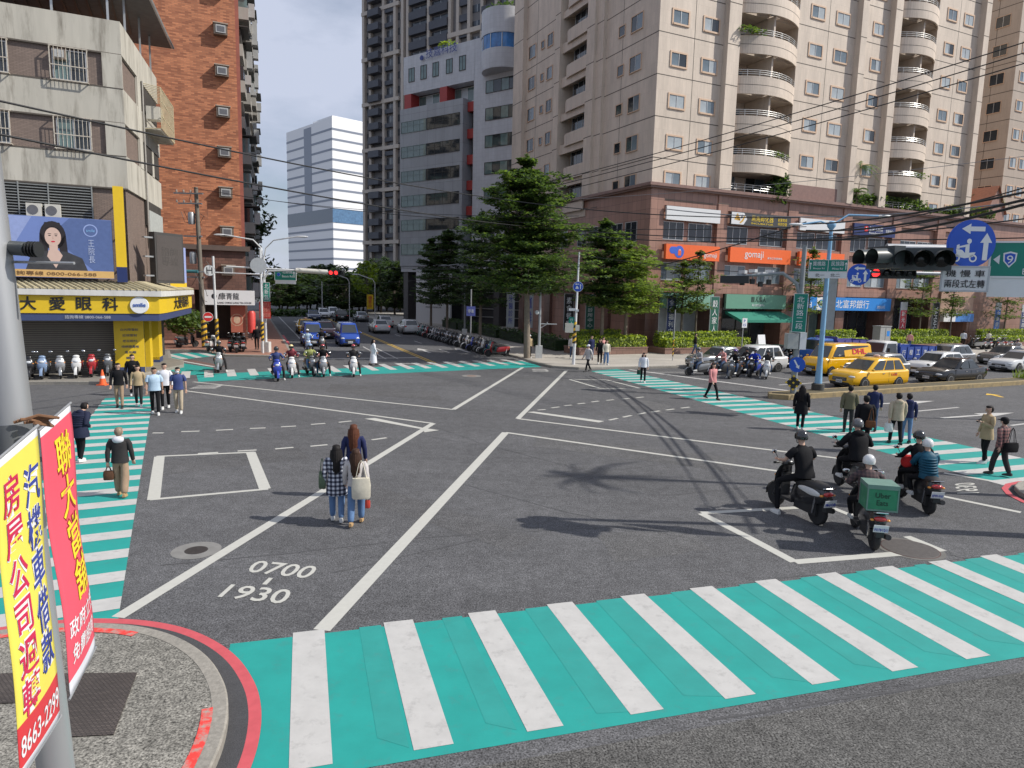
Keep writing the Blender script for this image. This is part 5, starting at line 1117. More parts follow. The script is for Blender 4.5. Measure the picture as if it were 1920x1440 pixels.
SK = mat('print_skin', (.66, .47, .39), .5, var=.05); HR = mat('print_hair', (.025, .02, .022), .5, var=.1); JK = mat('print_jacket', (.05, .05, .055), .5, var=.3, vs=5)
def el2(mb, cx, cz, rx, rz, y, m, a0=0, a1=6.2832, n=24): flat(mb, [(cx + rx * math.cos(a0 + (a1 - a0) * k / n), cz + rz * math.sin(a0 + (a1 - a0) * k / n)) for k in range(n)], y, m)
mb = MB(); cx = 2.0
el2(mb, cx, 2.0, .52, .66, -.108, HR); flat(mb, [(cx - .52, 2.1), (cx - .62, .7), (cx - .3, .6), (cx - .2, 1.6)], -.108, HR); flat(mb, [(cx + .52, 2.1), (cx + .2, 1.6), (cx + .3, .9), (cx + .58, 1.0)], -.108, HR)
flat(mb, [(cx - 1.15, .37), (cx + 1.35, .37), (cx + 1.15, .95), (cx + .5, 1.25), (cx - .4, 1.25), (cx - .95, .95)], -.11, JK); flat(mb, [(cx - .2, 1.3), (cx - .28, 1.0), (cx + .05, .45), (cx + .35, 1.05), (cx + .2, 1.3)], -.113, SK); flat(mb, [(cx - .17, 1.2), (cx + .17, 1.2), (cx + .17, 1.7), (cx - .17, 1.7)], -.114, SK)
el2(mb, cx, 1.92, .33, .44, -.116, SK); flat(mb, [(cx - .35, 1.95), (cx - .3, 2.3), (cx, 2.42), (cx + .3, 2.3), (cx + .36, 1.9), (cx + .46, 2.0), (cx + .3, 2.6), (cx - .3, 2.6), (cx - .46, 2.0)], -.119, HR)
for s in (-1, 1): el2(mb, cx + s * .13, 1.98, .055, .022, -.119, HR); el2(mb, cx + s * .13, 2.06, .08, .014, -.119, HR)
el2(mb, cx, 1.70, .085, .035, -.119, L_R); flat(mb, [(cx - .03, 1.82), (cx + .03, 1.82), (cx, 1.98)], -.119, mat('print_skin_b', (.58, .39, .32), .5, var=0)); mb.build('portrait', t)
lettering('諮詢專線 0800-066-588', mat('print_brown', (.16, .08, .03), .5, var=0), t, (1.9, -.112, .19), 3.6, .2)
mb = MB(); el2(mb, 3.55, 2.3, .3, .3, -.108, mat('print_badge', (.33, .42, .72), .4, var=0)); el2(mb, 3.55, 2.3, .25, .25, -.111, MATS['billboard_steel']); mb.build('badge', t); lettering('smile', mat('print_cyan', (.25, .5, .8), .4, var=0), t, (3.55, -.115, 2.3), .36, .14); lettering('王\n院\n長', mat('print_lilac', (.45, .52, .72), .4, var=0), t, (3.55, -.112, 1.3), .26, 1.1)
mb = MB()
for x in (-3, -1, 1, 3): mb.bx(x - .04, x + .04, .1, .75, .2, .28, M_STEEL); mb.bx(x - .04, x + .04, .1, .75, 2.5, 2.58, M_STEEL)
mb.build('bracket', t)
FSd = Face((FO.o.x, FO.o.y), 108)
p = FSd.w(2.2, 6.1, 1.3); t = thing('led_board', 'dark grey LED display cabinet on a steel frame at the block corner', 'display', p, R(70)); mb = MB(); mb.bx(-.95, .95, -.2, .2, -1.35, 1.35, mat('led_cabinet', (.055, .052, .05), .6, var=.1)); mb.build('cabinet', t); mb = MB(); mb.bx(-.85, .85, -.215, -.2, -1.2, 1.2, tiled('led_panel', (.125, .105, .095), (.045, .04, .04), .045, .045, .008, .5, .1, 0)); mb.build('screen', t)
lettering('諮詢\n專線', mat('led_dim', (.075, .065, .06), .6, var=0), t, (0, -.22, .1), 1.1, 1.0)
mb = MB()
for z in (-1, 0, 1): mb.bx(-1.5, -.95, -.1, .1, z, z + .08, M_STEEL)
mb.build('bracket', t)
p = FSd.w(5.2, 5.7, 1.35); t = board('banner_sign', 'pale lilac vertical sign behind the LED cabinet', 'banner', p, R(48), .95, 2.3, .1, mat('sign_lilac', (.33, .38, .66), .45, var=.1)); lettering('大愛眼科', L_W, t, (0, -.115, .2), 1.5, .3, rot=(R(90), R(90), 0)); mb = MB(); flat(mb, [(-.47, -1.15), (.47, -1.15), (.47, -.9), (-.47, -.9)], -.105, S_YEL); mb.build('foot', t)
# ---------------------------------------------------------------- poles on the left corner
def post(mb, p, r, h, m, taper=.75, n=12, lean=(0, 0)): mb.tube([(0, 0, 0), (lean[0], lean[1], h)], [r, r * taper], m, n)
c = g(384, 655); t = thing('utility_pole', 'weathered concrete utility pole with crossarms and cable clutter', 'pole', c); hp = zat(362, 350, c)
mb = MB(); post(mb, c, .19, hp, mat('pole_concrete', (.17, .15, .125), .9, var=.2, vs=3), .7, 12, (-.25, .1)); mb.build('pole', t, 50); mb = MB(); hazard(mb, (0, 0), .20, .1, 2.2, 5); mb.build('hazard_band', t)
mb = MB()
for z, L_ in ((hp - .5, 1.6), (hp - 1.2, 1.3), (hp - 3.5, 1.0), (5.2, 1.2)): mb.bx(-.2 - L_, -.2 + L_ * .3, -.06, .06, z, z + .1, M_STEEL)
for z in (hp - .4, hp - 1.1):
    for x in (-1.6, -1.1, -.6): mb.lathe([(.05, 0), (.07, .08), (.04, .2)], mat('insulator', (.35, .30, .26), .3), 8, (x, 0, z))
mb.build('crossarm', t); mb = MB()
for z in (hp - 2.6, 6.2): mb.lathe([(.22, 0), (.24, .1), (.24, .75), (.18, .85)], M_STEEL, 12, (-.65, .1, z))
mb.build('transformer', t, 40); mb = MB(); rg = random.Random(5)
for k in range(14):
    a = Vector((rg.uniform(-.5, .3), rg.uniform(-.2, .2), rg.uniform(4.5, hp - .5))); b = a + Vector((rg.uniform(-1.2, .6), 0, rg.uniform(-1.5, .8))); mb.tube([a, (a + b) / 2 + Vector((rg.uniform(-.3, .3), 0, -.4)), b], .018, M_BLK, 4)
mb.build('cable_loop', t)
c = g(408, 657); t = thing('sign_post', 'white post with a round junction sign and a no entry disc', 'sign post', c); hp = zat(392, 480, c); mb = MB(); mb.tube([(0, 0, 0), (-.1, 0, hp)], .085, M_PWHITE, 10); mb.build('post', t, 50); mb = MB(); hazard(mb, (0, 0), .12, .1, 2.3, 5); mb.build('hazard_band', t)
z = zat(386, 507, c); mb = MB(); disc(mb, .38, S_WHITE, S_GREYW, -.1, .02, 28, (-.35, z)); flat(mb, [(-.55, z - .22), (-.48, z - .22), (-.48, z + .22), (-.55, z + .22)], -.13, L_K); flat(mb, [(-.22, z - .22), (-.15, z - .22), (-.15, z + .22), (-.22, z + .22)], -.13, L_K); flat(mb, [(-.48, z - .02), (-.22, z - .02), (-.22, z + .05), (-.48, z + .05)], -.13, L_K); o = mb.build('junction_sign', t); o.rotation_euler = (0, 0, toward(c))
z = zat(384, 594, c); mb = MB(); disc(mb, .34, S_RED, S_WHITE, -.14, .02, 28, (-.55, z)); flat(mb, [(-.78, z - .06), (-.32, z - .06), (-.32, z + .06), (-.78, z + .06)], -.172, L_W); o = mb.build('no_entry_sign', t); o.rotation_euler = (0, 0, toward(c))
mb = MB(); z = zat(405, 510, c); mb.tube([(-1.8, 0, z), (3.6, .6, z - .1)], .045, M_PWHITE, 8); mb.tube([(-2.2, 0, z - .0), (-1.2, 0, z)], .12, mat('teal_lamp', (.06, .22, .24), .5), 8); mb.build('cross_bar', t)
# double armed lamp with signs
c = g(499, 661, .1); t = thing('street_lamp', 'white double armed street lamp with street name plates and a red notice', 'street lamp', c); hp = zat(500, 485, c)
mb = MB(); mb.tube([(0, 0, 0), (0, 0, hp)], [.1, .07], M_PWHITE, 12); mb.bx(-.28, .28, -.25, .25, 0, .75, mat('lamp_base', (.60, .60, .58), .6, var=.1)); mb.build('pole', t, 50)
mb = MB()
for s, L_ in ((-1, 2.7), (1, 2.4)):
    mb.tube([(0, 0, hp - .2), (s * .15, 0, hp + .6), (s * .7, 0, hp + 1.15), (s * L_, 0, hp + 1.45)], .045, M_PWHITE, 8); mb.ell((s * (L_ + .3), 0, hp + 1.44), (.42, .13, .07), M_PWHITE, 12, 6)
mb.build('lamp_arm', t, 50)
rzc = toward(c)
def plate2(parent, x, z, w_, h_, m, body, lm, rz, y=-.12, lw=.6, lh=.86, label=None, edge=None):
    mb = MB(); mb.bx(x - w_ / 2, x + w_ / 2, y - .03, y, z - h_ / 2, z + h_ / 2, m)
    if edge: 
        for a, b, c_, d in ((-w_ / 2, w_ / 2, h_ / 2 - .02, h_ / 2), (-w_ / 2, w_ / 2, -h_ / 2, -h_ / 2 + .02), (-w_ / 2, -w_ / 2 + .02, -h_ / 2, h_ / 2), (w_ / 2 - .02, w_ / 2, -h_ / 2, h_ / 2)): mb.bx(x + a, x + b, y - .036, y - .03, z + c_, z + d, edge)
    o = mb.build('name_plate', parent); o.rotation_euler = (0, 0, rz)
    if body: lettering(body, lm, o, (x, y - .04, z), w_ * lw, h_ * lh, lsp=1.05)
    return o
z0 = zat(502, 550, c); plate2(t, .12, z0, .46, 1.3, S_GREEN, '北\n新\n路', L_W, rzc, edge=L_W); z0 = zat(497, 584, c); plate2(t, .0, z0, .75, 1.15, mat('notice_red', (.42, .03, .02), .5, var=.08), '注意行人\n減速慢行\n違者取締', L_R if 0 else mat('notice_letter', (.65, .25, .2), .5, var=0), rzc, y=-.2, lw=.85)
c2 = g(493, 663, .1); t2 = thing('signal_pole', 'slim white pole with a hazard band carrying the long white signal boom', 'pole', c2); h2 = zat(487, 470, c2); mb = MB(); mb.tube([(0, 0, 0), (0, 0, h2)], .075, M_PWHITE, 10); mb.build('post', t2, 50); mb = MB(); hazard(mb, (0, 0), .1, .9, 2.2, 4); mb.build('hazard_band', t2)
z = zat(505, 508, c2); dirb = Vector((1, .18, 0)).normalized(); mb = MB(); mb.tube([Vector((0, 0, z - 1.0)), Vector((.5, .1, z - .1)), dirb * 2.2 + Vector((0, 0, z)), dirb * 4.6 + Vector((0, 0, z - .08))], .07, M_PWHITE, 8); mb.tube([dirb * -2.2 + Vector((0, 0, z + .12)), dirb * 2.2 + Vector((0, 0, z))], .06, M_PWHITE, 8); mb.tube([dirb * 2.3 + Vector((0, 0, z)), dirb * 4.4 + Vector((0, 0, z - .08))], .17, mat('boom_cream', (.62, .60, .54), .5, var=.1), 10); mb.build('boom', t2, 50)
mb = MB(); disc(mb, .52, S_GREYW, None, -.12, .02, 28, (-.15, z + .25)); o = mb.build('round_sign_back', t2); o.rotation_euler = (0, 0, rzc)
rg = random
def signal_head(parent, loc, rz, n=3, lit=None, r=.15, depth=.3, pitch=None, m=None):
    mb = MB(); pitch = pitch or r * 2.35; L_ = pitch * n; m = m or M_SGREY
    mb.bx(-L_ / 2, L_ / 2, -.02, .22, -r * 1.25, r * 1.25, m); o = mb.build('signal_head', parent, None, loc, rz)
    vs = MB()
    for k in range(n):
        x = -L_ / 2 + pitch * (k + .5); pts = []
        for q in range(15): a = R(-40) + R(260) * q / 14; pts.append((x + r * math.cos(a), r * math.sin(a)))
        vs.loft([[(px_, -.02, pz) for px_, pz in pts], [(px_, -depth, pz - .02) for px_, pz in pts]], m, False, False); vs.loft([[(x + (px_ - x) * .93, -.02, pz * .93) for px_, pz in pts], [(x + (px_ - x) * .93, -depth, pz * .93 - .02) for px_, pz in pts]][::-1], M_BLK, False, False)
    vs.build('visor', o, 50)
    ls = MB()
    for k in range(n): ls.lathe([(r * .9, -.021), (r * .6, -.04), (.01, -.05)], M_REDON if lit is not None and k in lit else M_LENS, 18, (-L_ / 2 + pitch * (k + .5), 0, 0), 'Y', True)
    ls.build('lens', o, 50); return o
signal_head(t2, tuple(dirb * 5.0 + Vector((0, -.1, z - .1))), rzc * .2, 3, (0, 1), .15, .2, m=M_BLK)
p = g(537, 660); z = dp(537, 515, 49.5); t = board('direction_sign', 'green direction sign with a route arrow hanging from the white boom', 'sign', (z.x, 49.3, z.z), R(0), 1.5, .78, .03, S_GREEN, None, L_W); lettering('北新路', L_W, t, (.15, -.045, .2), .75, .26); lettering('Beixin Rd', L_W, t, (.15, -.045, -.12), .75, .16); mb = MB(); disc(mb, .13, S_BLUE, L_W, -.03, .008, 16, (-.48, .0)); arrow2(mb, (.62, -.2), (.62, .25), .06, .16, -.036, L_W); flat(mb, [(-.75, -.39), (.75, -.39), (.75, -.66), (-.75, -.66)], -.01, S_WHITE); mb.build('route_marks', t)
# far lamps along the street
for px, py, top, s, lab in ((655, 596, 522, -1, 'slender street lamp standing beside the dark saloon far up the street'), (703, 600, 524, -1, 'slender street lamp with a yellow banner far up the street'), (604, 584, 528, 0, 'thin pole standing before the far hedge')):
    Y = 95 if px > 640 else 104; q = dp(px, 560, Y); c = Vector((q.x, Y, 0)); hp = dp(px, top, Y).z; t = thing('street_lamp', lab, 'street lamp', c); mb = MB(); mb.tube([(0, 0, 0), (0, 0, hp - .5), (s * .3, 0, hp), (s * 2.2, 0, hp + (.6 if s else .05))], .06, M_PWHITE, 8); (mb.ell((s * 2.6, 0, hp + .62), (.6, .2, .1), M_PWHITE, 10, 6) if s else None); mb.build('pole', t, 50)
q = dp(694, 566, 94); t = board('banner_sign', 'small yellow vertical banner far up the street', 'banner', (q.x, 94, q.z), 0, .9, 2.0, .05, S_YEL); lettering('優\n惠\n中', L_R, t, (0, -.07, 0), .5, 1.6)
def lamp(px, py, top, arm_px, arm_py, lab, m=M_STEEL, base=None, extra=None):
    c = g(px, py, .12); hp = zat(px + 2, top, c); t = thing('street_lamp', lab, 'street lamp', c); mb = MB(); mb.tube([(0, 0, 0), (0, 0, hp - .4)], [.11, .07], m, 12); mb.bx(-.24, .24, -.2, .2, 0, .9, MATS['lamp_base']); mb.build('pole', t, 50)
    e = dp(arm_px, arm_py, c.y); e = e - c; mb = MB(); mb.tube([(0, 0, hp - .5), (e.x * .12, 0, hp + .0), (e.x * .4, 0, (hp + e.z) / 2 + .25), (e.x, 0, e.z)], [.06, .055, .05, .04], m, 8); mb.ell((e.x * 1.08, 0, e.z + .02), (.4, .14, .07), m, 12, 6); mb.build('lamp_arm', t, 50); return t, c
t, c = lamp(1010, 672, 500, 962, 487, 'white street lamp on the far corner pavement beside the big tree'); z = zat(1012, 611, c); mb = MB(); mb.bx(0, 1.2, -.03, .03, z, z + .06, M_PWHITE); mb.tube([(0, 0, z - .3), (.5, 0, z)], .025, M_PWHITE, 6); mb.bx(.5, .56, -.05, .05, z, z + .15, M_PWHITE); mb.build('bracket', t); z = zat(1006, 589, c); mb = MB(); mb.ell((-.2, 0, z), (.16, .16, .16), M_PWHITE); mb.build('camera', t, 50)
lamp(871, 634, 505, 836, 498, 'grey street lamp behind the first dark tree', M_PGREY)
c = g(882, 648, .12); t = thing('sign_post', 'grey post with a small blue parking plate among the parked scooters', 'sign post', c); hp = zat(882, 545, c); mb = MB(); mb.tube([(0, 0, 0), (0, 0, hp)], .06, M_STEEL, 8); mb.build('post', t, 50); plate2(t, 0, zat(882, 586, c), .75, .8, mat('plate_lilac', (.12, .14, .42), .4, var=.05), '停車', L_W, toward(c), lw=.7, lh=.4)
# signal post at the far corner with the blue disc
c = g(1075, 684, .12); t = thing('signal_pole', 'white signal post with a blue disc and cameras at the far corner', 'pole', c); hp = zat(1086, 476, c); mb = MB(); mb.tube([(0, 0, 0), (.12, 0, hp)], [.11, .05], M_PWHITE, 10); mb.build('post', t, 50); mb = MB(); hazard(mb, (0, 0), .125, 1.4, 2.8, 4); mb.build('hazard_band', t)
rz = toward(c); z = zat(1080, 541, c); mb = MB(); disc(mb, .33, S_BLUE, L_W, -.1, .02, 28, (.12, z)); arrow2(mb, (.28, z - .15), (.28, z + .18), .05, .1, -.128, L_W); arrow2(mb, (.2, z + .16), (-.08, z + .16), .05, .1, -.13, L_W); flat(mb, [(-.05, z - .14), (.18, z - .14), (.1, z + .04), (.02, z + .04)], -.127, L_W); o = mb.build('blue_disc', t); o.rotation_euler = (0, 0, rz)
z = zat(1077, 584, c); mb = MB(); mb.box((-.2, -.12, z), (.45, .16, .16), M_PWHITE, 0); mb.box((.1, -.12, z - .05), (.2, .3, .14), M_PWHITE); o = mb.build('camera', t); z = zat(1073, 606, c); plate2(t, -.22, z, .36, .55, S_GREEN, '行\n人', L_W, rz, lw=.5, lh=.7); z = zat(1066, 618, c); mb = MB(); mb.bx(-.62, -.1, -.25, .1, z - .3, z + .3, mat('box_cream', (.58, .56, .48), .6, var=.08)); mb.bx(.04, .3, -.15, .1, z - .18, z + .18, MATS['box_cream']); mb.build('control_box', t)
# ---------------------------------------------------------------- median signal pole with the mast arm, blue lamp post
c = Vector((14.1, 32.45, .24)); c = g(1487, 737, .24); t = thing('signal_pole', 'grey signal pole on the reservation nose with a green vertical name plate', 'pole', c); hp = zat(1512, 470, c); mb = MB(); mb.tube([(0, 0, -.24), (0, 0, hp)], [.15, .1], M_PGREY, 12); mb.build('post', t, 50)
rz = toward(c); z1, z2 = zat(1500, 560, c), zat(1495, 632, c); plate2(t, .02, (z1 + z2) / 2, .62, z1 - z2, S_GREEN, '北\n新\n路\n二\n段', L_W, rz, y=-.17, lw=.5, lh=.84, edge=L_W)
z = zat(1489, 648, c); mb = MB(); mb.bx(-.52, -.02, -.2, .25, z - .38, z + .34, mat('box_grey', (.40, .41, .39), .6, var=.1)); mb.bx(.05, .35, -.2, .1, z - .4, z + .4, S_WHITE); mb.build('control_box', t)
z = zat(1488, 692, c); mb = MB(); disc(mb, .36, S_BLUE, None, -.2, .02, 28, (.08, z)); arrow2(mb, (-.06, z + .22), (.18, z - .2), .07, .16, -.224, L_W); o = mb.build('blue_disc', t); o.rotation_euler = (0, 0, rz)
z = zat(1487, 726, c); mb = MB(); q = .34; flat(mb, [(-.02 + q, z), (-.02, z + q), (-.02 - q, z), (-.02, z - q)][::-1], -.22, L_K)
for a in range(3):
    for b in range(3):
        cx_, cz_ = -.02 + (a - 1) * .16 + (b - 1) * .16, z + (a - 1) * .16 - (b - 1) * .16; flat(mb, [(cx_ + .06, cz_), (cx_, cz_ + .06), (cx_ - .06, cz_), (cx_, cz_ - .06)][::-1], -.223, S_YEL)
o = mb.build('diamond_marker', t); o.rotation_euler = (0, 0, rz)
z = zat(1505, 521, c); e = dp(1358, 519, c.y + .6) - c; mb = MB(); mb.tube([(0, 0, z - 1.3), (-.25, 0, z - .5), (-.9, .05, z - .05), (e.x, .6, e.z)], [.09, .09, .085, .06], M_PGREY, 10); mb.build('mast_arm', t, 50)
signal_head(t, (e.x + .5, .5, e.z - .12), R(150), 4, None, .14, .22, m=M_BLK)
cm = MB()
for k, (px, py) in enumerate(((1393, 510), (1412, 508), (1427, 513), (1443, 509))): q = dp(px, py, c.y + .5) - c; cm.box((q.x, q.y, q.z), (.16, .42, .15), M_PWHITE, .4); cm.tube([(q.x, q.y, q.z - .05), (q.x, q.y, q.z - .4)], .025, M_PGREY, 6); cm.box((q.x, q.y, q.z - .5), (.18, .2, .24), M_BLK)
cm.build('camera', t)
c = g(1533, 731, .24); t = thing('street_lamp', 'pale blue double armed lamp post with a street name board', 'street lamp', c); hp = zat(1558, 436, c); mb = MB(); mb.tube([(0, 0, 0), (0, 0, 1.2)], [.2, .14], M_BLUEP, 14); mb.tube([(0, 0, 1.2), (0, 0, hp)], [.13, .085], M_BLUEP, 12); mb.lathe([(.30, -.24), (.30, .30), (.24, .34)], mat('post_foot', (.06, .06, .055), .8, var=.2), 14); mb.lathe([(.09, hp - .1), (.2, hp + .05), (.2, hp + .2), (.1, hp + .3)], M_BLUEP, 12); mb.build('pole', t, 50)
mb = MB()
for px, py in ((1500, 421), (1648, 405)):
    e = dp(px, py, c.y) - c; mb.tube([(0, 0, hp + .1), (e.x * .35, 0, hp + (e.z - hp) * .7 + .2), (e.x, 0, e.z)], .045, M_BLUEP, 8); mb.ell((e.x * 1.12, 0, e.z), (.36, .13, .07), M_PWHITE, 12, 6)
mb.build('lamp_arm', t, 50)
z = zat(1546, 511, c); rz = toward(c); o = plate2(t, 0, z + .08, 1.72, .58, S_GREEN, None, None, rz, y=-.16, edge=L_W); lettering('寶橋路', L_W, o, (-.4, -.2, z + .18), .56, .22); lettering('Baoqiao Rd', L_W, o, (-.4, -.2, z - .06), .5, .1); lettering('民族路', L_W, o, (.42, -.2, z + .18), .56, .22); lettering('Minzu Rd', L_W, o, (.42, -.2, z - .06), .46, .1); mb = MB(); mb.bx(-.86, .86, -.19, -.16, z - .52, z - .22, S_WHITE); mb.bx(-.01, .01, -.2, -.19, z - .2, z + .36, L_W); arrow2(mb, (-.78, z - .1), (-.78, z + .25), .03, .1, -.2, L_W); arrow2(mb, (.78, z - .1), (.78, z + .25), .03, .1, -.2, L_W); o2 = mb.build('name_plate', t); o2.rotation_euler = (0, 0, rz); lettering('北一    北二', L_K, o2, (0, -.2, z - .37), 1.1, .16)
mb = MB(); mb.bx(.05, .55, .05, .4, 3.0, 5.6, M_PGREY); mb.build('meter_box', t)
# small signs on the far pavement
c = g(1386, 668, .15); t = thing('sign_post', 'small white bus plate on a post behind the waiting scooters', 'sign post', FR.w(FR.sz(1388, 640, 5)[0], .15, 5.2)); mb = MB(); mb.tube([(0, 0, 0), (0, 0, 3.0)], .04, M_STEEL, 8); mb.build('post', t, 50); plate2(t, 0, 2.55, .5, .75, S_WHITE, 'P\n15', L_B, R(AR), lw=.5, lh=.7)
t = thing('sandwich_board', 'white sandwich board with a red top by the dark shop door', 'board', FR.w(FR.sz(1426, 650, 3.9)[0], .15, 3.9), R(AR)); mb = MB(); mb.face([(-.4, -.3, 0), (.4, -.3, 0), (.4, 0, 1.5), (-.4, 0, 1.5)], S_WHITE); mb.face([(-.4, .3, 0), (-.4, 0, 1.5), (.4, 0, 1.5), (.4, .3, 0)], S_WHITE); mb.face([(-.3, -.085, 1.05), (.3, -.085, 1.05), (.3, -.02, 1.4), (-.3, -.02, 1.4)], S_RED); mb.build('panel', t)
c = g(1261, 676, .15); t = thing('marker_pole', 'thin pole with a hazard band at the kerb before the corner hedge', 'pole', c); mb = MB(); mb.tube([(0, 0, 0), (0, 0, 3.6)], .03, M_STEEL, 6); mb.build('post', t, 50); mb = MB(); hazard(mb, (0, 0), .045, .3, 1.5, 4, 8); mb.build('hazard_band', t)
c = g(193, 722, .0); t = thing('traffic_cone', 'orange traffic cone at the kerb by the parked scooters', 'cone', c); mb = MB(); OR = mat('cone_orange', (.85, .13, .03), .5, var=.08); mb.bx(-.2, .2, -.2, .2, 0, .04, OR); mb.lathe([(.16, .04), (.03, .72)], OR, 16); mb.build('body', t, 40); mb = MB(); mb.lathe([(.107, .32), (.085, .44)], L_W, 16, caps=False); mb.build('reflective_band', t, 40)
FRs = FR.w(FR.sz(1648, 640, 2.6)[0], .15, 2.8); t = thing('utility_cabinet', 'pale grey steel cabinet beside the hedge behind the truck cab', 'cabinet', FRs, R(AR)); mb = MB(); mb.bx(-.75, .75, -.4, .4, 0, 2.1, mat('cabinet_grey', (.33, .34, .33), .5, .2, var=.1)); mb.bx(-.8, .8, -.45, .45, 2.1, 2.18, MATS['cabinet_grey']); mb.build('body', t); mb = MB(); mb.bx(-.02, .02, -.41, -.4, .1, 2.0, M_BLK); mb.bx(.2, .6, -.41, -.4, 1.2, 1.7, S_SKY); mb.build('door', t)
# ---------------------------------------------------------------- near mast arm on the right
NY = 13.2
t = thing('mast_arm', 'near overhead mast arm carrying dark traffic signals and signs from the right edge', 'signal mast', (14.6, NY, 0)); az = dp(1880, 470, NY).z + .02
mb = MB(); mb.tube([(0, 0, 0), (0, 0, az + .4)], [.2, .15], M_STEEL, 14); mb.build('post', t, 50); x_end = dp(1640, 485, NY).x - 14.6
mb = MB(); mb.tube([(0, 0, az), (x_end + .3, .18, az)], [.11, .075], M_STEEL, 12); mb.build('arm', t, 50)
q = dp(1728, 486, NY - .3); signal_head(t, (q.x - 14.6, q.y - NY, q.z), R(-24), 3, None, .165, .40, .325); q = dp(1660, 482, NY - .2); signal_head(t, (q.x - 14.6, q.y - NY + .15, q.z), R(-76), 2, None, .165, .36, .34)
q = dp(1820, 457, NY - .25); s = thing('direction_sign', 'large round blue scooter turn sign hung on the near mast arm', 'sign', (q.x, q.y, q.z), toward((q.x, q.y)) + R(30))
mb = MB(); disc(mb, .44, S_BLUE, S_BLUE, 0, .02, 40); mb.build('disc', s, 40)
mb = MB(); y = -.028; arrow2(mb, (.22, .27), (-.2, .27), .085, .16, y, L_W); arrow2(mb, (.26, -.3), (.26, .2), .09, .18, y, L_W)
def ring(mb, cx, cz, r0, r1, y, m, n=18):
    for k in range(n):
        a, b = 6.2832 * k / n, 6.2832 * (k + 1) / n; flat(mb, [(cx + r0 * math.cos(a), cz + r0 * math.sin(a)), (cx + r1 * math.cos(a), cz + r1 * math.sin(a)), (cx + r1 * math.cos(b), cz + r1 * math.sin(b)), (cx + r0 * math.cos(b), cz + r0 * math.sin(b))], y, m)
def moto_symbol(mb, cx, cz, k, y):
    f = lambda pts: flat(mb, [(cx + a * k, cz + b * k) for a, b in pts], y, L_W)
    ring(mb, cx - .16 * k, cz - .2 * k, .045 * k, .075 * k, y, L_W); ring(mb, cx + .16 * k, cz - .2 * k, .045 * k, .075 * k, y, L_W)
    f([(-.2, -.16), (.0, -.2), (.16, -.17), (.2, -.08), (.0, -.1), (-.06, -.04), (-.18, -.02), (-.16, -.1)]); f([(-.17, -.02), (-.11, -.02), (-.12, .07), (-.17, .05)]); f([(.0, -.1), (.08, -.1), (.07, .08), (-.12, .03), (-.12, .0), (.0, .02)])
    el2(mb, cx + .06 * k, cz + .13 * k, .045 * k, .05 * k, y - .001, L_W)
moto_symbol(mb, -.1, -.08, .95, y); mb.build('symbols', s)
mb = MB(); mb.tube([(0, .05, -.3), (0, .05, .3)], .03, M_STEEL, 8); mb.build('bracket', s)
q = dp(1808, 523, NY - .28); s = board('notice_board', 'white board under the blue disc telling scooters to turn left in two stages', 'sign', (q.x, q.y, q.z), toward((q.x, q.y)) * .5, .74, .42, .02, S_WHITE, None, S_GREYW); lettering('機 慢 車', L_K, s, (0, -.03, .1), .64, .13); lettering('兩段式左轉', L_K, s, (0, -.03, -.09), .66, .15)
q = dp(1938, 487, NY - .3); s = board('direction_sign', 'green route sign with a white lower panel at the right edge', 'sign', (q.x, q.y, q.z), toward((q.x, q.y)) * .6, 1.36, .62, .03, S_GREEN, None, L_W)
mb = MB(); flat(mb, [(-.64, 0), (-.54, -.09), (-.54, .09)][::-1], -.036, L_W); flat(mb, [(-.49, .12), (-.38, .15), (-.27, .12), (-.28, -.03), (-.38, -.15), (-.48, -.03)][::-1], -.035, L_W); flat(mb, [(-.465, .095), (-.38, .12), (-.295, .095), (-.305, -.03), (-.38, -.115), (-.455, -.03)][::-1], -.037, S_BLUE); mb.bx(-.68, .68, -.02, 0, -.70, -.34, S_WHITE); mb.build('route_marks', s); lettering('9', L_W, s, (-.38, -.045, 0), .1, .15); lettering('北新路', L_W, s, (.25, -.04, .17), .7, .2); lettering('三段', L_W, s, (.2, -.04, -.04), .44, .16); lettering('Beixin Rd Sec.3', L_W, s, (.22, -.04, -.22), .76, .11)
# second, farther signals facing this way
NY2 = 27.0
t = thing('mast_arm', 'farther overhead signal arm with one red light lit and a small blue scooter disc', 'signal mast', (27.5, NY2, 0)); az = dp(1680, 520, NY2).z + .18; mb = MB(); mb.tube([(0, 0, 0), (0, 0, az + .4)], [.18, .14], M_STEEL, 12); mb.build('post', t, 50); xe = dp(1600, 520, NY2).x - 27.5; mb = MB(); mb.tube([(0, 0, az), (xe, 0, az)], [.1, .06], M_STEEL, 10); mb.build('arm', t, 50)
q = dp(1674, 512, NY2 - .2); signal_head(t, (q.x - 27.5, -.2, q.z), R(-22), 4, (0,), .17, .3, m=M_BLK)
q = dp(1610, 515, NY2 - .2); s = thing('direction_sign', 'smaller round blue scooter turn sign beside the farther signals', 'sign', (q.x, q.y, q.z), toward((q.x, q.y)) * .6); mb = MB(); disc(mb, .41, S_BLUE, S_BLUE, 0, .02, 32); mb.build('disc', s, 40); mb = MB(); arrow2(mb, (.2, .24), (-.18, .24), .07, .14, -.028, L_W); arrow2(mb, (.23, -.27), (.23, .18), .08, .16, -.028, L_W); moto_symbol(mb, -.09, -.07, .85, -.028); mb.build('symbols', s); mb = MB(); mb.tube([(0, .05, 0), (0, .1, az - q.z)], .03, M_STEEL, 8); mb.build('bracket', s)
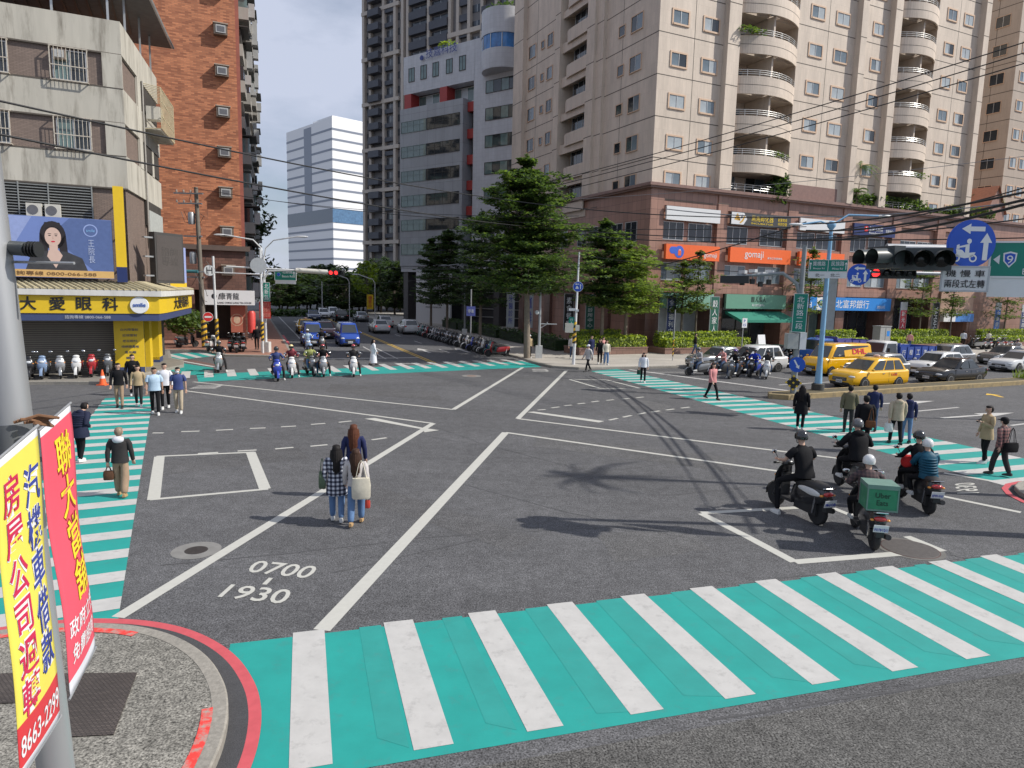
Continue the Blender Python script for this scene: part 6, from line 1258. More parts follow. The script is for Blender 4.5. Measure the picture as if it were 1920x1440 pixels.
# ---------------------------------------------------------------- near lamp pole and the two pawnshop banners
PY = 4.05; pb = dp(100, 1410, PY); pt = dp(22, 780, PY)
base = pb + (pb - pt) * (pb.z / (pt.z - pb.z)); topp = pt + (pt - pb) * ((7.6 - pt.z) / (pt.z - pb.z))
t = thing('lamp_pole', 'thick galvanised pole rising past the left edge with a dark band', 'pole', (base.x, base.y, .13)); mb = MB(); B0 = Vector((0, 0, 0)); T0 = topp - Vector((base.x, base.y, .13)); u_ = (zat(22, 792, (pt.x, pt.y)) - .13) / T0.z
mb.tube([B0, B0.lerp(T0, u_), T0], [.104, .104, .092], M_STEEL, 24); mb.build('shaft', t, 50); mb = MB(); mb.tube([B0.lerp(T0, u_ - .09), B0.lerp(T0, u_)], .108, mat('pole_band', (.16, .17, .18), .4, .3, var=.1), 24); mb.build('band', t, 50)
mb = MB(); a = B0.lerp(T0, u_ + .0); rw = mat('rusty_wire', (.20, .10, .05), .8, var=.3, vs=20)
for k in range(7): mb.tube([a + Vector((.08 + .02 * k, -.1, .02 + .01 * (k % 3))), a + Vector((.2, -.06 + .02 * k, .06 - .015 * k)), a + Vector((.27 - .02 * k, .02, .03))], .009, rw, 5)
mb.build('wire_tie', t, 50)
q = dp(46, 467, PY); mb = MB(); hv = q - Vector((base.x, base.y, .13)); mb.tube([hv + Vector((-.16, .05, .01)), hv + Vector((.02, 0, 0))], .043, M_SGREY, 14); mb.tube([hv + Vector((-.2, .05, -.075)), hv + Vector((.30, -.02, -.075))], .009, M_STEEL, 6)
for k in range(4): mb.lathe([(.045, 0), (.047, .006)], M_BLK, 14, tuple(hv + Vector((.025 + .018 * k, 0, -.0))), 'X')
mb.build('floodlight', t, 50)
def cloth_banner(name, label, TL, TR, BL, BR, m, sag, letters, bands):
    """hanging cloth: corners in space, a bulge across, printing laid on the cloth itself"""
    t = thing(name, label, 'banner', (BL + BR) / 2); o0 = (BL + BR) / 2; nn = (TR - TL).cross(TL - BL).normalized()
    def S(u, v, d=0.0):   # v 0 bottom .. 1 top
        p = (BL * (1 - u) + BR * u) * (1 - v) + (TL * (1 - u) + TR * u) * v
        return p - o0 + nn * (sag * (math.sin(math.pi * u) * (.5 + .5 * math.sin(3.2 * v + .6)) + .35 * math.sin(6.5 * v + 1.2 * u)) * math.sin(math.pi * min(1, max(0, v)) * .9 + .15) + d)
    mb = MB(); nu, nv = 10, 36
    for i in range(nu):
        for j in range(nv):
            v0, v1 = j / nv, (j + 1) / nv; mm = m; vc = (v0 + v1) / 2
            for lo, hi, bm in bands:
                if lo <= vc < hi: mm = bm
            mb.face([S(i / nu, v0), S((i + 1) / nu, v0), S((i + 1) / nu, v1), S(i / nu, v1)], mm)
    me = mb.mesh('cloth', 80); bm_ = bmesh.new(); bm_.from_mesh(me); bmesh.ops.remove_doubles(bm_, verts=bm_.verts, dist=1e-4); bm_.to_mesh(me); bm_.free(); me.polygons.foreach_set('use_smooth', [True] * len(me.polygons)); ob = link('cloth', me, t); sm = ob.modifiers.new('thickness', 'SOLIDIFY'); sm.thickness = .003; sm.offset = 0
    for body, lm, u0, u1, v0, v1, edge in letters:
        for d, mm, bold in ((.004, edge, .05), (.0062, lm, .012)) if edge else ((.005, lm, .012),):
            me, wd, ht = text_mesh(body, mm, 0, bold, 1.02); me2 = me.copy()
            bm_ = bmesh.new(); bm_.from_mesh(me2)
            bm_.to_mesh(me2); bm_.free()
            for v in me2.vertices: v.co = S(u0 + (u1 - u0) * (v.co.x / wd + .5), v0 + (v1 - v0) * (v.co.y / ht + .5), d)
            link('lettering', me2, t)
    mb = MB(); a, b = S(-.04, 1.0), S(1.04, 1.0); mb.tube([a, b], .008, M_STEEL, 8); a, b = S(-.04, 0), S(1.04, 0); mb.tube([a, b], .008, M_STEEL, 8); mb.build('rod', t, 50)
    return t
CY = mat('cloth_yellow', (.76, .66, .10), .7, var=.04); CR_ = mat('cloth_red', (.72, .085, .13), .7, var=.04); CW = mat('cloth_white', (.66, .67, .72), .7, var=.04); RD = mat('print_red', (.62, .04, .05), .6, var=0); NV = mat('print_navy', (.04, .06, .30), .6, var=0); YL = mat('print_yellow', (.80, .62, .03), .6, var=0); WT = mat('print_white', (.74, .74, .76), .6, var=0); CRM = mat('print_crimson', (.55, .02, .08), .6, var=0)
pw = lambda px, py, Y: dp(px, py, Y)
cloth_banner('pawnshop_banner', 'yellow hanging pawnshop banner with navy and crimson characters and a red phone strip', pw(-12, 868, 3.35), pw(68, 800, 3.85), pw(38, 1462, 3.35), pw(112, 1346, 3.85), CY, .03,
             [('房\n屋\n公\n司\n週\n轉', CRM, .10, .46, .17, .93, WT), ('汽\n機\n車\n借\n款', NV, .53, .93, .23, .91, WT), ('8663-2299', WT, .04, .97, .055, .125, None)], [(-1, .03, CW), (.03, .155, RD), (.965, 2, CW)])
cloth_banner('pawnshop_banner', 'red hanging pawnshop banner with yellow characters', pw(74, 806, 4.2), pw(130, 757, 4.75), pw(132, 1308, 4.2), pw(178, 1216, 4.75), CR_, .05,
             [('聯\n大\n當\n舖', YL, .32, .82, .31, .93, mat('print_shadow', (.35, .02, .03), .6, var=0)), ('政府立案', WT, .08, .95, .20, .275, None), ('免費諮詢', WT, .12, .9, .10, .175, None)], [(-1, .045, CW), (.965, 2, CW)])
# ---------------------------------------------------------------- overhead cables: each one hangs between two places
M_CAB = mat('cable_black', (.012, .012, .013), .5, var=0); M_CABG = mat('cable_grey', (.22, .22, .23), .5, var=0)
def cable(label, a, b, r, sag, m=M_CAB, group='overhead cables across the junction', n=20, mid=None):
    a, b = Vector(a), Vector(b); mb = MB(); pts = []
    for k in range(n + 1):
        u = k / n; p = a.lerp(b, u); p.z -= sag * 4 * u * (1 - u); pts.append(p - a)
    mb.tube(pts, r, m, 6); return tag(mb.build('cable', None, 80, a), label, 'cable', group)
cab = 'black overhead cable running across the junction'
def span(p0, Y0, p1, Y1, r, sag, ext=.0, lab=cab, m=M_CAB):
    a, b = dp(*p0, Y0), dp(*p1, Y1); d = b - a; return cable(lab, a - d * ext, b + d * ext, r, sag, m)
span((-20, 185), 16, (930, 372), 44, .026, .2); span((-20, 248), 16, (990, 425), 46, .028, .25); 
span((930, 372), 44, (1500, 408), 38, .03, .35); span((990, 425), 46, (1960, 445), 30, .03, .4)
for y0, y1 in ((308, 92), (318, 112), (330, 132)): span((1010, y0 + 38), 46, (1960, y1 - 25), 26, .022, .2)
span((360, 352), 49, (1080, 420), 44, .02, .5); span((480, 372), 49, (1086, 405), 44, .018, .4)
span((1086, 478), 43.5, (1960, 520), 30, .02, .5); span((1086, 482), 43.5, (720, 500), 80, .02, .5); span((1086, 500), 43.5, (560, 535), 100, .018, .3)
span((900, 380), 60, (1960, 288), 40, .018, .5, m=M_CABG); span((1250, 392), 40, (1960, 372), 30, .03, .6, m=M_CABG); span((1086, 440), 44, (1960, 405), 28, .03, .7)
span((1230, 500), 40, (1512, 416), 34.5, .03, .1); span((1512, 420), 34.5, (1960, 352), 18, .035, .2); span((1512, 432), 34.5, (1960, 365), 18, .04, .3); span((1512, 425), 34.5, (900, 418), 55, .02, .3)
# thick bundle slung low out on the right: its curved shadow crosses the junction
a = Vector((13.6, 38.5, 8.1)); b = Vector((14.4, 12.5, 8.35))
cable('thick drooping cable bundle slung along the right of the junction', a, b, .045, 1.0); cable(cab, a + Vector((.1, 0, .1)), b + Vector((.5, 0, .1)), .02, .85); cable(cab, a + Vector((-.1, 0, .2)), b + Vector((-.45, 0, .2)), .02, .8)
# ================================================================ PEOPLE
_dg = bpy.context.evaluated_depsgraph_get
def skin(vs, es, rs, root=0, sub=1):
    me = bpy.data.meshes.new('tmp'); me.from_pydata([tuple(v) for v in vs], es, []); o = bpy.data.objects.new('tmp', me); COL.objects.link(o)
    o.modifiers.new('s', 'SKIN').use_smooth_shade = True; sv = me.skin_vertices[0].data
    for i, r in enumerate(rs): sv[i].radius = r if isinstance(r, tuple) else (r, r)
    sv[root].use_root = True
    if sub: sb = o.modifiers.new('d', 'SUBSURF'); sb.levels = sub; sb.render_levels = sub
    out = bpy.data.meshes.new_from_object(o.evaluated_get(_dg())); bpy.data.objects.remove(o); bpy.data.meshes.remove(me); return out
def add_mesh(mb, me, m, z_min=None):
    i = len(mb.v); k = mb.mi(m); mb.v += [tuple(v.co) for v in me.vertices]
    for p in me.polygons: mb.f.append(tuple(i + a for a in p.vertices)); mb.m.append(k)
SKIN = [mat('skin_light', (.52, .33, .245), .55, var=.05), mat('skin_tan', (.40, .235, .165), .55, var=.05)]
HAIR = dict(black=mat('hair_black', (.014, .012, .012), .6, var=.3, vs=22, spec=.2, bump=.3, bs=60), brown=mat('hair_brown', (.05, .025, .016), .6, var=.3, vs=22, spec=.2, bump=.3, bs=60), auburn=mat('hair_auburn', (.10, .035, .018), .6, var=.3, vs=22, spec=.2, bump=.3, bs=60), grey=mat('hair_grey', (.24, .175, .125), .5, var=.25, vs=14))
M_EYE = mat('eye_dark', (.02, .016, .014), .3, var=0); M_LIP = mat('lip', (.40, .14, .12), .5, var=0); M_MASK = mat('face_mask', (.62, .68, .72), .7, var=.03)
def cloth(name, col, rough=.8, var=.14, vs=9): return mat('cloth_' + name, col, rough, var=var, vs=vs, bump=.12, bs=22, spec=.18)
def checks(name, a, b, s, mid=None):
    if 'cloth_' + name in MATS: return MATS['cloth_' + name]
    m = mat('cloth_' + name, a, .85, var=0); t = m.node_tree; bs_ = t.nodes['Principled BSDF']; tc = N(t, 'ShaderNodeTexCoord'); sp = N(t, 'ShaderNodeSeparateXYZ'); t.links.new(tc.outputs['Object'], sp.inputs[0]); outs = []
    for ax in (1, 2):
        mu = N(t, 'ShaderNodeMath', operation='MULTIPLY'); mu.inputs[1].default_value = 1 / s; t.links.new(sp.outputs[ax], mu.inputs[0]); fr = N(t, 'ShaderNodeMath', operation='FRACT'); t.links.new(mu.outputs[0], fr.inputs[0]); gt = N(t, 'ShaderNodeMath', operation='GREATER_THAN'); gt.inputs[1].default_value = .5; t.links.new(fr.outputs[0], gt.inputs[0]); outs.append(gt.outputs[0])
    ad = N(t, 'ShaderNodeMath', operation='ADD'); t.links.new(outs[0], ad.inputs[0]); t.links.new(outs[1], ad.inputs[1]); hf = N(t, 'ShaderNodeMath', operation='MULTIPLY'); hf.inputs[1].default_value = .5; t.links.new(ad.outputs[0], hf.inputs[0])
    rp = N(t, 'ShaderNodeValToRGB'); rp.color_ramp.interpolation = 'CONSTANT'; e = rp.color_ramp.elements; e[0].color = (*a, 1); e[1].position = .75; e[1].color = (*b, 1); q = rp.color_ramp.elements.new(.3); q.color = (*(mid or tuple((x + y) / 2 for x, y in zip(a, b))), 1)
    t.links.new(hf.outputs[0], rp.inputs[0]); t.links.new(rp.outputs[0], bs_.inputs['Base Color']); return m
SHOE = dict(white=mat('shoe_white', (.62, .62, .60), .6, var=.06), black=mat('shoe_black', (.02, .02, .02), .5, var=.1), tan=mat('shoe_tan', (.42, .27, .13), .6, var=.1), grey=mat('shoe_grey', (.25, .25, .26), .6, var=.1))
HELM = {}
def skeleton(pose, st=.0, arms='swing', bend=0.0, lead=1):
    J = {}
    if pose == 'ride':
        J.update(pel=(-.16, 0, .86), wai=(-.13, 0, .97), che=(-.05 + bend, 0, 1.22), nec=(.0 + bend * 1.3, 0, 1.42), hea=(.04 + bend * 1.4, 0, 1.55))
        for s in (1, -1):
            dn = arms == 'foot' and s == lead
            J['hip', s] = (-.14, .10 * s, .83); J['kne', s] = (.25, .24 * s, .72) if not dn else (.24, .30 * s, .66); J['ank', s] = (.27, .17 * s, .38) if not dn else (.12, .36 * s, .09)
            J['sho', s] = (-.03 + bend, .19 * s, 1.34); J['elb', s] = (.03 + bend, .34 * s, 1.12); J['wri', s] = (.235, .30 * s, 1.085)
        if arms == 'hug':
            for s in (1, -1): J['elb', s] = (.10, .26 * s, 1.12); J['wri', s] = (.30, .12 * s, 1.02); J['kne', s] = (.2, .27 * s, .74); J['ank', s] = (.12, .22 * s, .42)
    else:
        J.update(pel=(0, 0, .93), wai=(.0 + bend * .2, 0, 1.05), che=(.01 + bend * .7, 0, 1.29 - bend * .15), nec=(.0 + bend * 1.2, 0, 1.455 - bend * .3), hea=(.02 + bend * 1.7, 0, 1.575 - bend * .5))
        for s in (1, -1):
            f = st * .5 * (1 if s == lead else -1); J['hip', s] = (0, .092 * s, .87); J['kne', s] = (f * .55 + .03, .095 * s, .48); J['ank', s] = (f - (.05 if f < 0 else 0), .09 * s, .085 + (.07 * st if f < 0 else 0))
            J['sho', s] = (-.0 + bend * .85, .185 * s, 1.395 - bend * .25)
            a = -f * .7
            if arms == 'phone' and s == lead: J['elb', s] = (.02, .24 * s, 1.12); J['wri', s] = (.27, .12 * s, 1.24)
            elif arms == 'both': J['elb', s] = (.0, .25 * s, 1.12); J['wri', s] = (.24, .10 * s, 1.12)
            elif arms == 'front': J['elb', s] = (-.02, .25 * s, 1.12); J['wri', s] = (.2, .14 * s, .98)
            else: J['elb', s] = (a * .45 - .02, .245 * s, 1.12); J['wri', s] = (a + .03, .255 * s, .875)
    return {k: Vector(v) for k, v in J.items()}
def hand(mb, w, d, s, m, side):
    """palm, four unequal fingers slightly curled, thumb leaving the side of the palm"""
    d = d.normalized(); lat = Vector((0, 1, 0)) * side; lat = (lat - d * lat.dot(d)).normalized(); nrm = d.cross(lat); e = w + d * .085 * s
    ring = lambda c, a, b: [c + (lat * x * a + nrm * y * b) * s for x, y in ((1, .4), (.6, 1), (-.6, 1), (-1, .4), (-1, -.4), (-.6, -1), (.6, -1), (1, -.4))]
    mb.loft([ring(w, .026, .02), ring(w + d * .04 * s, .04, .016), ring(e, .038, .012)], m)
    fwd = Vector((1, 0, 0)); fwd = (fwd - d * fwd.dot(d)); fwd = fwd.normalized() if fwd.length > .1 else nrm
    for k, L_ in enumerate((.062, .074, .069, .055)):
        b = e + lat * (.028 - .0187 * k) * s - d * .006 * s; c = b + (d * .55 * L_ + fwd * .008) * s; mb.tube([b, c, c + (d * .38 * L_ + fwd * .3 * L_) * s], [.0095 * s, .009 * s, .006 * s], m, 5)
    b = w + d * .03 * s + fwd * .02 * s; mb.tube([b, b + (fwd * .035 + d * .03) * s, b + (fwd * .042 + d * .06) * s], [.012 * s, .011 * s, .008 * s], m, 5)
def person(label, loc, h, hd, top, pants, hair='black', style='short', pose='walk', st=.28, arms='swing', bend=0.0, lead=1, hem=.88, sleeve='long', skirt=None, loose=1.0, shoes='white', skin_=0, mask=False, helmet=None, hood=None, build=1.0, parent_rz=None, group=None, flare=1.0, cap=None, puffer=False, visor=None):
    t = thing('person', label, 'person', loc, R(hd), group); s = h / 1.7; J = {k: v * s for k, v in skeleton(pose, st, arms, bend, lead).items()}; sk_ = SKIN[skin_]; b = build
    S_ = lambda *r: tuple(x * s for x in r)
    # ---- body: one continuous surface
    vs = [J['pel'], J['wai'], J['che'], J['nec'], J['nec'].lerp(J['hea'], .62), J['hea'], J['hea'] + Vector((-.002, 0, .062)) * s, J['hea'] + Vector((-.006, 0, .108)) * s]
    rs = [S_(.10, .14), S_(.08, .11), S_(.085, .10), S_(.056, .060), S_(.064, .058), S_(.098, .080), S_(.102, .084), S_(.055, .05)]; es = [(i, i + 1) for i in range(7)]
    for sd in (1, -1):
        i = len(vs); vs += [J['hip', sd], J['kne', sd], J['ank', sd]]; rs += [S_(.078, .078), S_(.052, .052), S_(.036, .036)]; es += [(0, i), (i, i + 1), (i + 1, i + 2)]
        i = len(vs); vs += [J['sho', sd], J['elb', sd], J['wri', sd]]; rs += [S_(.044, .044), S_(.039, .039), S_(.027, .027)]; es += [(2, i), (i, i + 1), (i + 1, i + 2)]
    mb = MB(); add_mesh(mb, skin(vs, es, rs, 0, 1), sk_)
    H_ = J['hea']
    def hp(x, y, z): return H_ + Vector((x, y, z)) * s
    mb.ell(hp(.092, 0, -.008), (.016 * s, .013 * s, .022 * s), sk_, 8, 6)
    for sd in (1, -1): mb.ell(hp(.083, .03 * sd, .012), (.006 * s, .011 * s, .005 * s), M_EYE, 8, 6); mb.ell(hp(0, .081 * sd, .0), (.02 * s, .01 * s, .03 * s), sk_, 8, 6); mb.ell(hp(.086, .031 * sd, .03), (.004 * s, .015 * s, .0028 * s), HAIR.get(hair, HAIR['black']), 6, 4)
    mb.ell(hp(.083, 0, -.045), (.009 * s, .024 * s, .007 * s), M_LIP, 8, 5)
    for sd in (1, -1): hand(mb, J['wri', sd], (J['wri', sd] - J['elb', sd]), s, sk_, sd)
    body = mb.build('body', t, 60)
    if mask: q = MB(); q.ell(hp(.062, 0, -.035), (.042 * s, .062 * s, .05 * s), M_MASK, 14, 8); q.build('face_mask', t, 60)
    # ---- trousers
    if pants:
        vs = [J['pel'] - Vector((0, 0, .02 * s)), J['wai']]; rs = [S_(.125 * b, .165 * b), S_(.105 * b, .142 * b)]; es = [(0, 1)]
        for sd in (1, -1):
            i = len(vs); vs += [J['hip', sd], J['kne', sd], J['ank', sd]]; rs += [S_(.094 * loose ** .3, .09 * loose ** .3), S_(.068 * loose, .068 * loose), S_(.056 * loose, .056 * loose)]; es += [(0, i), (i, i + 1), (i + 1, i + 2)]
        q = MB(); add_mesh(q, skin(vs, es, rs, 0, 1), pants); q.build('trousers', t, 60)
    # ---- top / coat
    z0 = hem * s; base = J['pel'].copy(); base.z = z0 if pose != 'ride' else J['pel'].z - .04 * s
    if pose != 'ride': base.x = J['pel'].x
    sh = (J['sho', 1] + J['sho', -1]) / 2; q = MB()
    col = [(base, .142 * flare, .186 * flare)]
    if hem < .80 and pose != 'ride': col += [(base.lerp(J['pel'], .55), .145 * flare ** .6, .188 * flare ** .6)]
    col += [(J['pel'].lerp(J['wai'], .25), .136, .18), (J['wai'], .124, .166), (J['wai'].lerp(J['che'], .5), .124, .168), (J['che'], .130, .184), (sh + Vector((.0, 0, -.045)) * s, .118, .190), (sh + Vector((0, 0, .012)) * s, .094, .160), (sh.lerp(J['nec'], .62) + Vector((0, 0, .012)) * s, .068, .085), (J['nec'] + Vector((0, 0, .006)) * s, .058, .062)]
    q.loft([[c + Vector((math.cos(a) * rx * s * b, math.copysign(abs(math.sin(a)) ** .85, math.sin(a)) * ry * s * b, 0)) for a in [6.2832 * k / 20 for k in range(20)]] for c, rx, ry in col], top)
    for sd in (1, -1):
        A_ = sh + Vector((0, .10 * sd, -.045)) * s; Sp = J['sho', sd] + Vector((0, -.004 * sd, -.022)) * s; E_, W2 = J['elb', sd], J['wri', sd]
        pts = [A_, Sp, Sp.lerp(E_, .3) + Vector((0, .012 * sd, 0)) * s, Sp.lerp(E_, .7), E_, E_.lerp(W2, .45), E_.lerp(W2, .93)]; rr_ = [.070, .069, .064, .058, .054, .048, .043]
        if sleeve != 'long': pts = pts[:4]; rr_ = [.070, .070, .068, .068]
        q.tube(pts, [r * s * b for r in rr_], top, 12)
    if puffer:
        for k in range(6):
            z = J['wai'].lerp(J['che'], k / 5.0 * 1.15); q.lathe([(.0, -.03 * s), (.17 * s * b, -.018 * s), (.178 * s * b, 0), (.17 * s * b, .018 * s), (.0, .03 * s)], top, 16, tuple(z))
    q.build('jacket' if sleeve == 'long' else 'shirt', t, 60)
    if skirt:
        q = MB(); m_, z1, r1 = skirt; rr = lambda z, r: [(J['pel'].x + r * .82 * s * math.cos(a), r * s * math.sin(a) * 1.0, z * s) for a in [6.2832 * k / 18 for k in range(18)]]
        q.loft([rr(1.04, .13), rr(.93, .18), rr((.93 + z1) / 2, (.18 + r1) / 2 + .01), rr(z1, r1)], m_); q.build('skirt', t, 60)
    if hood: q = MB(); q.ell(J['nec'] + Vector((-.09, 0, -.03)) * s, (.075 * s, .13 * s, .085 * s), hood, 12, 8); q.tube([J['nec'] + Vector((-.06, .09, 0)) * s, J['nec'] + Vector((.07, .07, -.05)) * s], .03 * s, hood, 6); q.tube([J['nec'] + Vector((-.06, -.09, 0)) * s, J['nec'] + Vector((.07, -.07, -.05)) * s], .03 * s, hood, 6); q.build('hood', t, 60)
    # ---- hair
    if not helmet:
        hm = HAIR[hair]; q = MB(); q.ell(hp(-.042, 0, .03), (.082 * s, .092 * s, .108 * s), hm, 16, 10); q.ell(hp(.004, 0, .092), (.082 * s, .084 * s, .042 * s), hm, 12, 8)
        if style in ('long', 'mid', 'bob'):
            L_ = {'long': .36, 'mid': .22, 'bob': .13}[style]; rg = random.Random(hash(label) % 999)
            for k in range(11):
                a = R(95 + 17 * k); x, y = math.cos(a), math.sin(a); p0 = hp(-.02 + .075 * x, .085 * y, .02); p1 = hp(-.03 + .10 * x, .10 * y, -.10); ln = L_ * rg.uniform(.88, 1.1) * (1 if 130 < math.degrees(a) < 230 else .8); q.tube([p0, p1, hp(-.06 + .11 * x, .105 * y, -.10 - ln)], [.035 * s, .038 * s, .012 * s], hm, 6)
        q.build('hair', t, 60)
        if cap: q = MB(); q.ell(hp(-.01, 0, .062), (.112 * s, .1 * s, .085 * s), cap, 14, 8); q.ell(hp(.11, 0, .05), (.07 * s, .07 * s, .012 * s), cap, 12, 6); q.build('cap', t, 60)
    else:
        q = MB(); c = hp(-.012, 0, .035); rings = []
        for k in range(9):
            th = R(8 + k * 13); rings.append([c + Vector((.135 * math.sin(th) * math.cos(a), .122 * math.sin(th) * math.sin(a), .138 * math.cos(th))) * s for a in [6.2832 * j / 20 for j in range(20)]])
        q.loft(rings, helmet, True); hl = q.build('helmet', t, 60)
        v = MB(); rr_ = []
        for k in range(5):
            th = R(72 + k * 10); rr_.append([c + Vector((.143 * math.sin(th) * math.cos(a), .13 * math.sin(th) * math.sin(a), .142 * math.cos(th))) * s for a in [R(-75 + 150 * j / 12) for j in range(13)]])
        v.loft(rr_, visor or G2, False, False); v.build('visor', hl, 60); v = MB(); v.tube([hp(-.0, .1, -.03), hp(.04, .05, -.1), hp(.04, -.05, -.1), hp(0, -.1, -.03)], .008 * s, M_BLK, 5); v.build('chin_strap', hl, 60)
    # ---- shoes
    sm_ = SHOE[shoes]
    for sd in (1, -1):
        a = J['ank', sd]; q = MB(); pitch = -.5 * (a.z / s - .085) / .07 if pose != 'ride' else 0; z = a.z - .085 * s
        ring = lambda x, w_, h_: [(a.x + x * s, a.y + y * w_ * s, z + zz * h_ * s - (x + .06) * .35 * pitch * .0 + (.0 if pitch == 0 else (.06 - x * .3) * .35 * s)) for y, zz in ((1, .0), (1, .5), (.6, 1), (-.6, 1), (-1, .5), (-1, 0))]
        q.loft([ring(-.075, .03, .075), ring(-.02, .038, .10), ring(.07, .046, .075), ring(.15, .042, .055), ring(.19, .022, .035)], sm_); q.build('shoe', t, 60)
    return t, J, s
# ================================================================ VEHICLES
M_TYRE = mat('tyre', (.018, .018, .019), .8, var=.1); M_RIM = mat('alloy_rim', (.50, .51, .52), .3, .8, var=.05); M_CHR = mat('chrome', (.6, .6, .6), .15, 1.0, var=0); M_HL = mat('headlight_glass', (.62, .65, .68), .08, var=.1, coat=1); M_TL = mat('tail_lamp', (.45, .015, .015), .15, var=.05, coat=1); M_TLON = mat('brake_lamp', (.85, .04, .03), .2, var=0, emit=.6); M_PLATE = mat('number_plate', (.70, .71, .72), .4, var=.02); M_WS = glass('windscreen', (.035, .042, .048), .05, .2); M_SEAT = mat('seat_vinyl', (.022, .021, .021), .5, var=.1); M_ENG = mat('engine_dark', (.04, .04, .042), .5, .4, var=.2); M_AMB = mat('amber_lens', (.75, .28, .03), .2, var=0, coat=1)
def carpaint(name, col, metal=.0): return mat('paint_' + name, col, .2, metal, var=.03, vs=1.5, coat=.6)
def wheel(parent, x, y, r, wd, side, rim=None):
    q = MB(); q.lathe([(r * .62, -wd / 2), (r * .94, -wd / 2), (r, -wd * .36), (r, wd * .36), (r * .94, wd / 2), (r * .62, wd / 2)], M_TYRE, 22, (0, 0, 0), 'Y'); o = q.build('wheel', parent, 40, (x, y, r))
    q = MB(); yo = side * wd / 2
    q.lathe([(r * .64, yo * .7), (r * .66, yo * 1.0), (r * .6, yo * 1.02)], rim or M_RIM, 22, (0, 0, 0), 'Y', False); q.lathe([(r * .6, yo * .55), (.01, yo * .6)], M_BLK, 22, (0, 0, 0), 'Y')
    for k in range(5): a = 6.2832 * k / 5; c, s_ = math.cos(a), math.sin(a); q.loft([[(x_ * c - z_ * s_, yo * y_, x_ * s_ + z_ * c) for x_, y_, z_ in ((r_, .75, .06 * r), (r_, .98, .05 * r), (r_, .98, -.05 * r), (r_, .75, -.06 * r))] for r_ in (.05 * r, .62 * r)], rim or M_RIM)
    q.build('rim', o, 40); return o
def car(label, loc, hd, P, L=4.5, W=1.74, Ht=1.47, hood=.95, belt=.92, ws0=.62, ws1=.05, rf=-1.1, rr0=-1.75, deck=1.0, tail=None, sides=2, group=None, wheel_r=.315, glassm=None, cat='car', name='parked_car', lamp=False, plate='', rear_h=None, dark_low=False, wb=.58, brake=False, text=None, nose=.16, roofbox=None, extra=None, ht=None, sills=None):
    """saloon, hatch, people carrier or van from one set of proportions; x forward, origin on the road under the middle"""
    t = thing(name, label, cat, loc, R(hd), group); hl = L / 2; w = W / 2; q = MB(); tail = tail if tail is not None else deck
    S = [(-hl, .42, tail - .22, .78), (-hl + .06, .34, tail - .05, .90), (-hl + .35, .24, deck, .97), (rr0 * 1.0, .2, max(belt, deck), 1.0), (rf, .19, belt + .01, 1.0), (ws1, .19, belt, 1.0), (ws0, .19, belt, 1.0), (ws0 + (hl - ws0) * .35, .19, hood - .02, .99), (hl - .3, .21, hood - .10, .96), (hl - .10, .25, hood - nose - .06, .89), (hl - .0, .34, hood - nose - .22, .74)]
    rings = []
    for x, zb, zt, wk in S:
        k = w * wk; half = [(.0, zb), (k * .88, zb), (k * .985, zb + .13), (k * 1.0, (zb + zt) * .5), (k * .975, zt - .10), (k * .90, zt - .02), (k * .5, zt + .012), (0, zt + .02)]
        rings.append([(x, y, z) for y, z in half] + [(x, -y, z) for y, z in reversed(half[1:-1])])
    q.loft(rings, P); wb_, wt = w * .93, w * .735
    # cabin
    B = [(ws0, belt - .05), (rr0, belt - .05 if deck < belt + .1 else belt - .05)]; T = [(ws1, Ht - .05), (rf, Ht - .04)]
    b0, b1, t0_, t1_ = ws0, rr0, ws1, rf
    rb = []
    for x, z, wd in ((b0, belt - .06, wb_), (t0_, Ht - .07, wt), (t0_ - .25, Ht - .01, wt * .97), ((t0_ + t1_) / 2, Ht + .0, wt * .97), (t1_ + .2, Ht - .02, wt * .96), (t1_, Ht - .09, wt * .97), (b1, belt - .06 if not rear_h else rear_h, wb_ * .97)):
        zb = belt - .08; rb.append((x, z, wd, zb))
    # cabin as stacked plan outlines: base, shoulder, roof
    base = [(b0, wb_ * .86), (b0 - .12, wb_), (b1 + .12, wb_), (b1, wb_ * .84)]; roof = [(t0_, wt * .86), (t0_ - .16, wt), (t1_ + .14, wt), (t1_, wt * .84)]
    mkr = lambda pl, z: [(x, y, z) for x, y in pl] + [(x, -y, z) for x, y in reversed(pl)]
    mid = lambda pl, ql, u: [(a[0] + (b[0] - a[0]) * u, a[1] + (b[1] - a[1]) * u) for a, b in zip(pl, ql)]
    shr = lambda pl, k: [((x - (t0_ + t1_) / 2) * k + (t0_ + t1_) / 2, y * k) for x, y in pl]
    q.loft([mkr(base, belt - .08), mkr(mid(base, roof, .5), (belt + Ht) / 2 - .06), mkr(roof, Ht - .07), mkr(shr(roof, .93), Ht - .02), mkr(shr(roof, .6), Ht)], P)
    q.build('body', t, 35)
    gm = glassm or M_WS
    def on(u, v, e, side):   # point on the cabin flank; u along 0 rear..1 front, v height
        bx_ = b1 + .12 + (b0 - .12 - b1 - .12) * u; tx = t1_ + .14 + (t0_ - .16 - t1_ - .14) * u; x = bx_ + (tx - bx_) * v; y = (wb_ + (wt - wb_) * v) + e + .004 + .012 * math.sin(math.pi * v); z = belt - .08 + (Ht - .07 - belt + .08) * v + .015 * math.sin(math.pi * v); return (x, y * side, z)
    cuts = {1: [(.04, .97)], 2: [(.05, .49), (.53, .97)], 3: [(.04, .31), (.35, .63), (.67, .98)]}[sides]
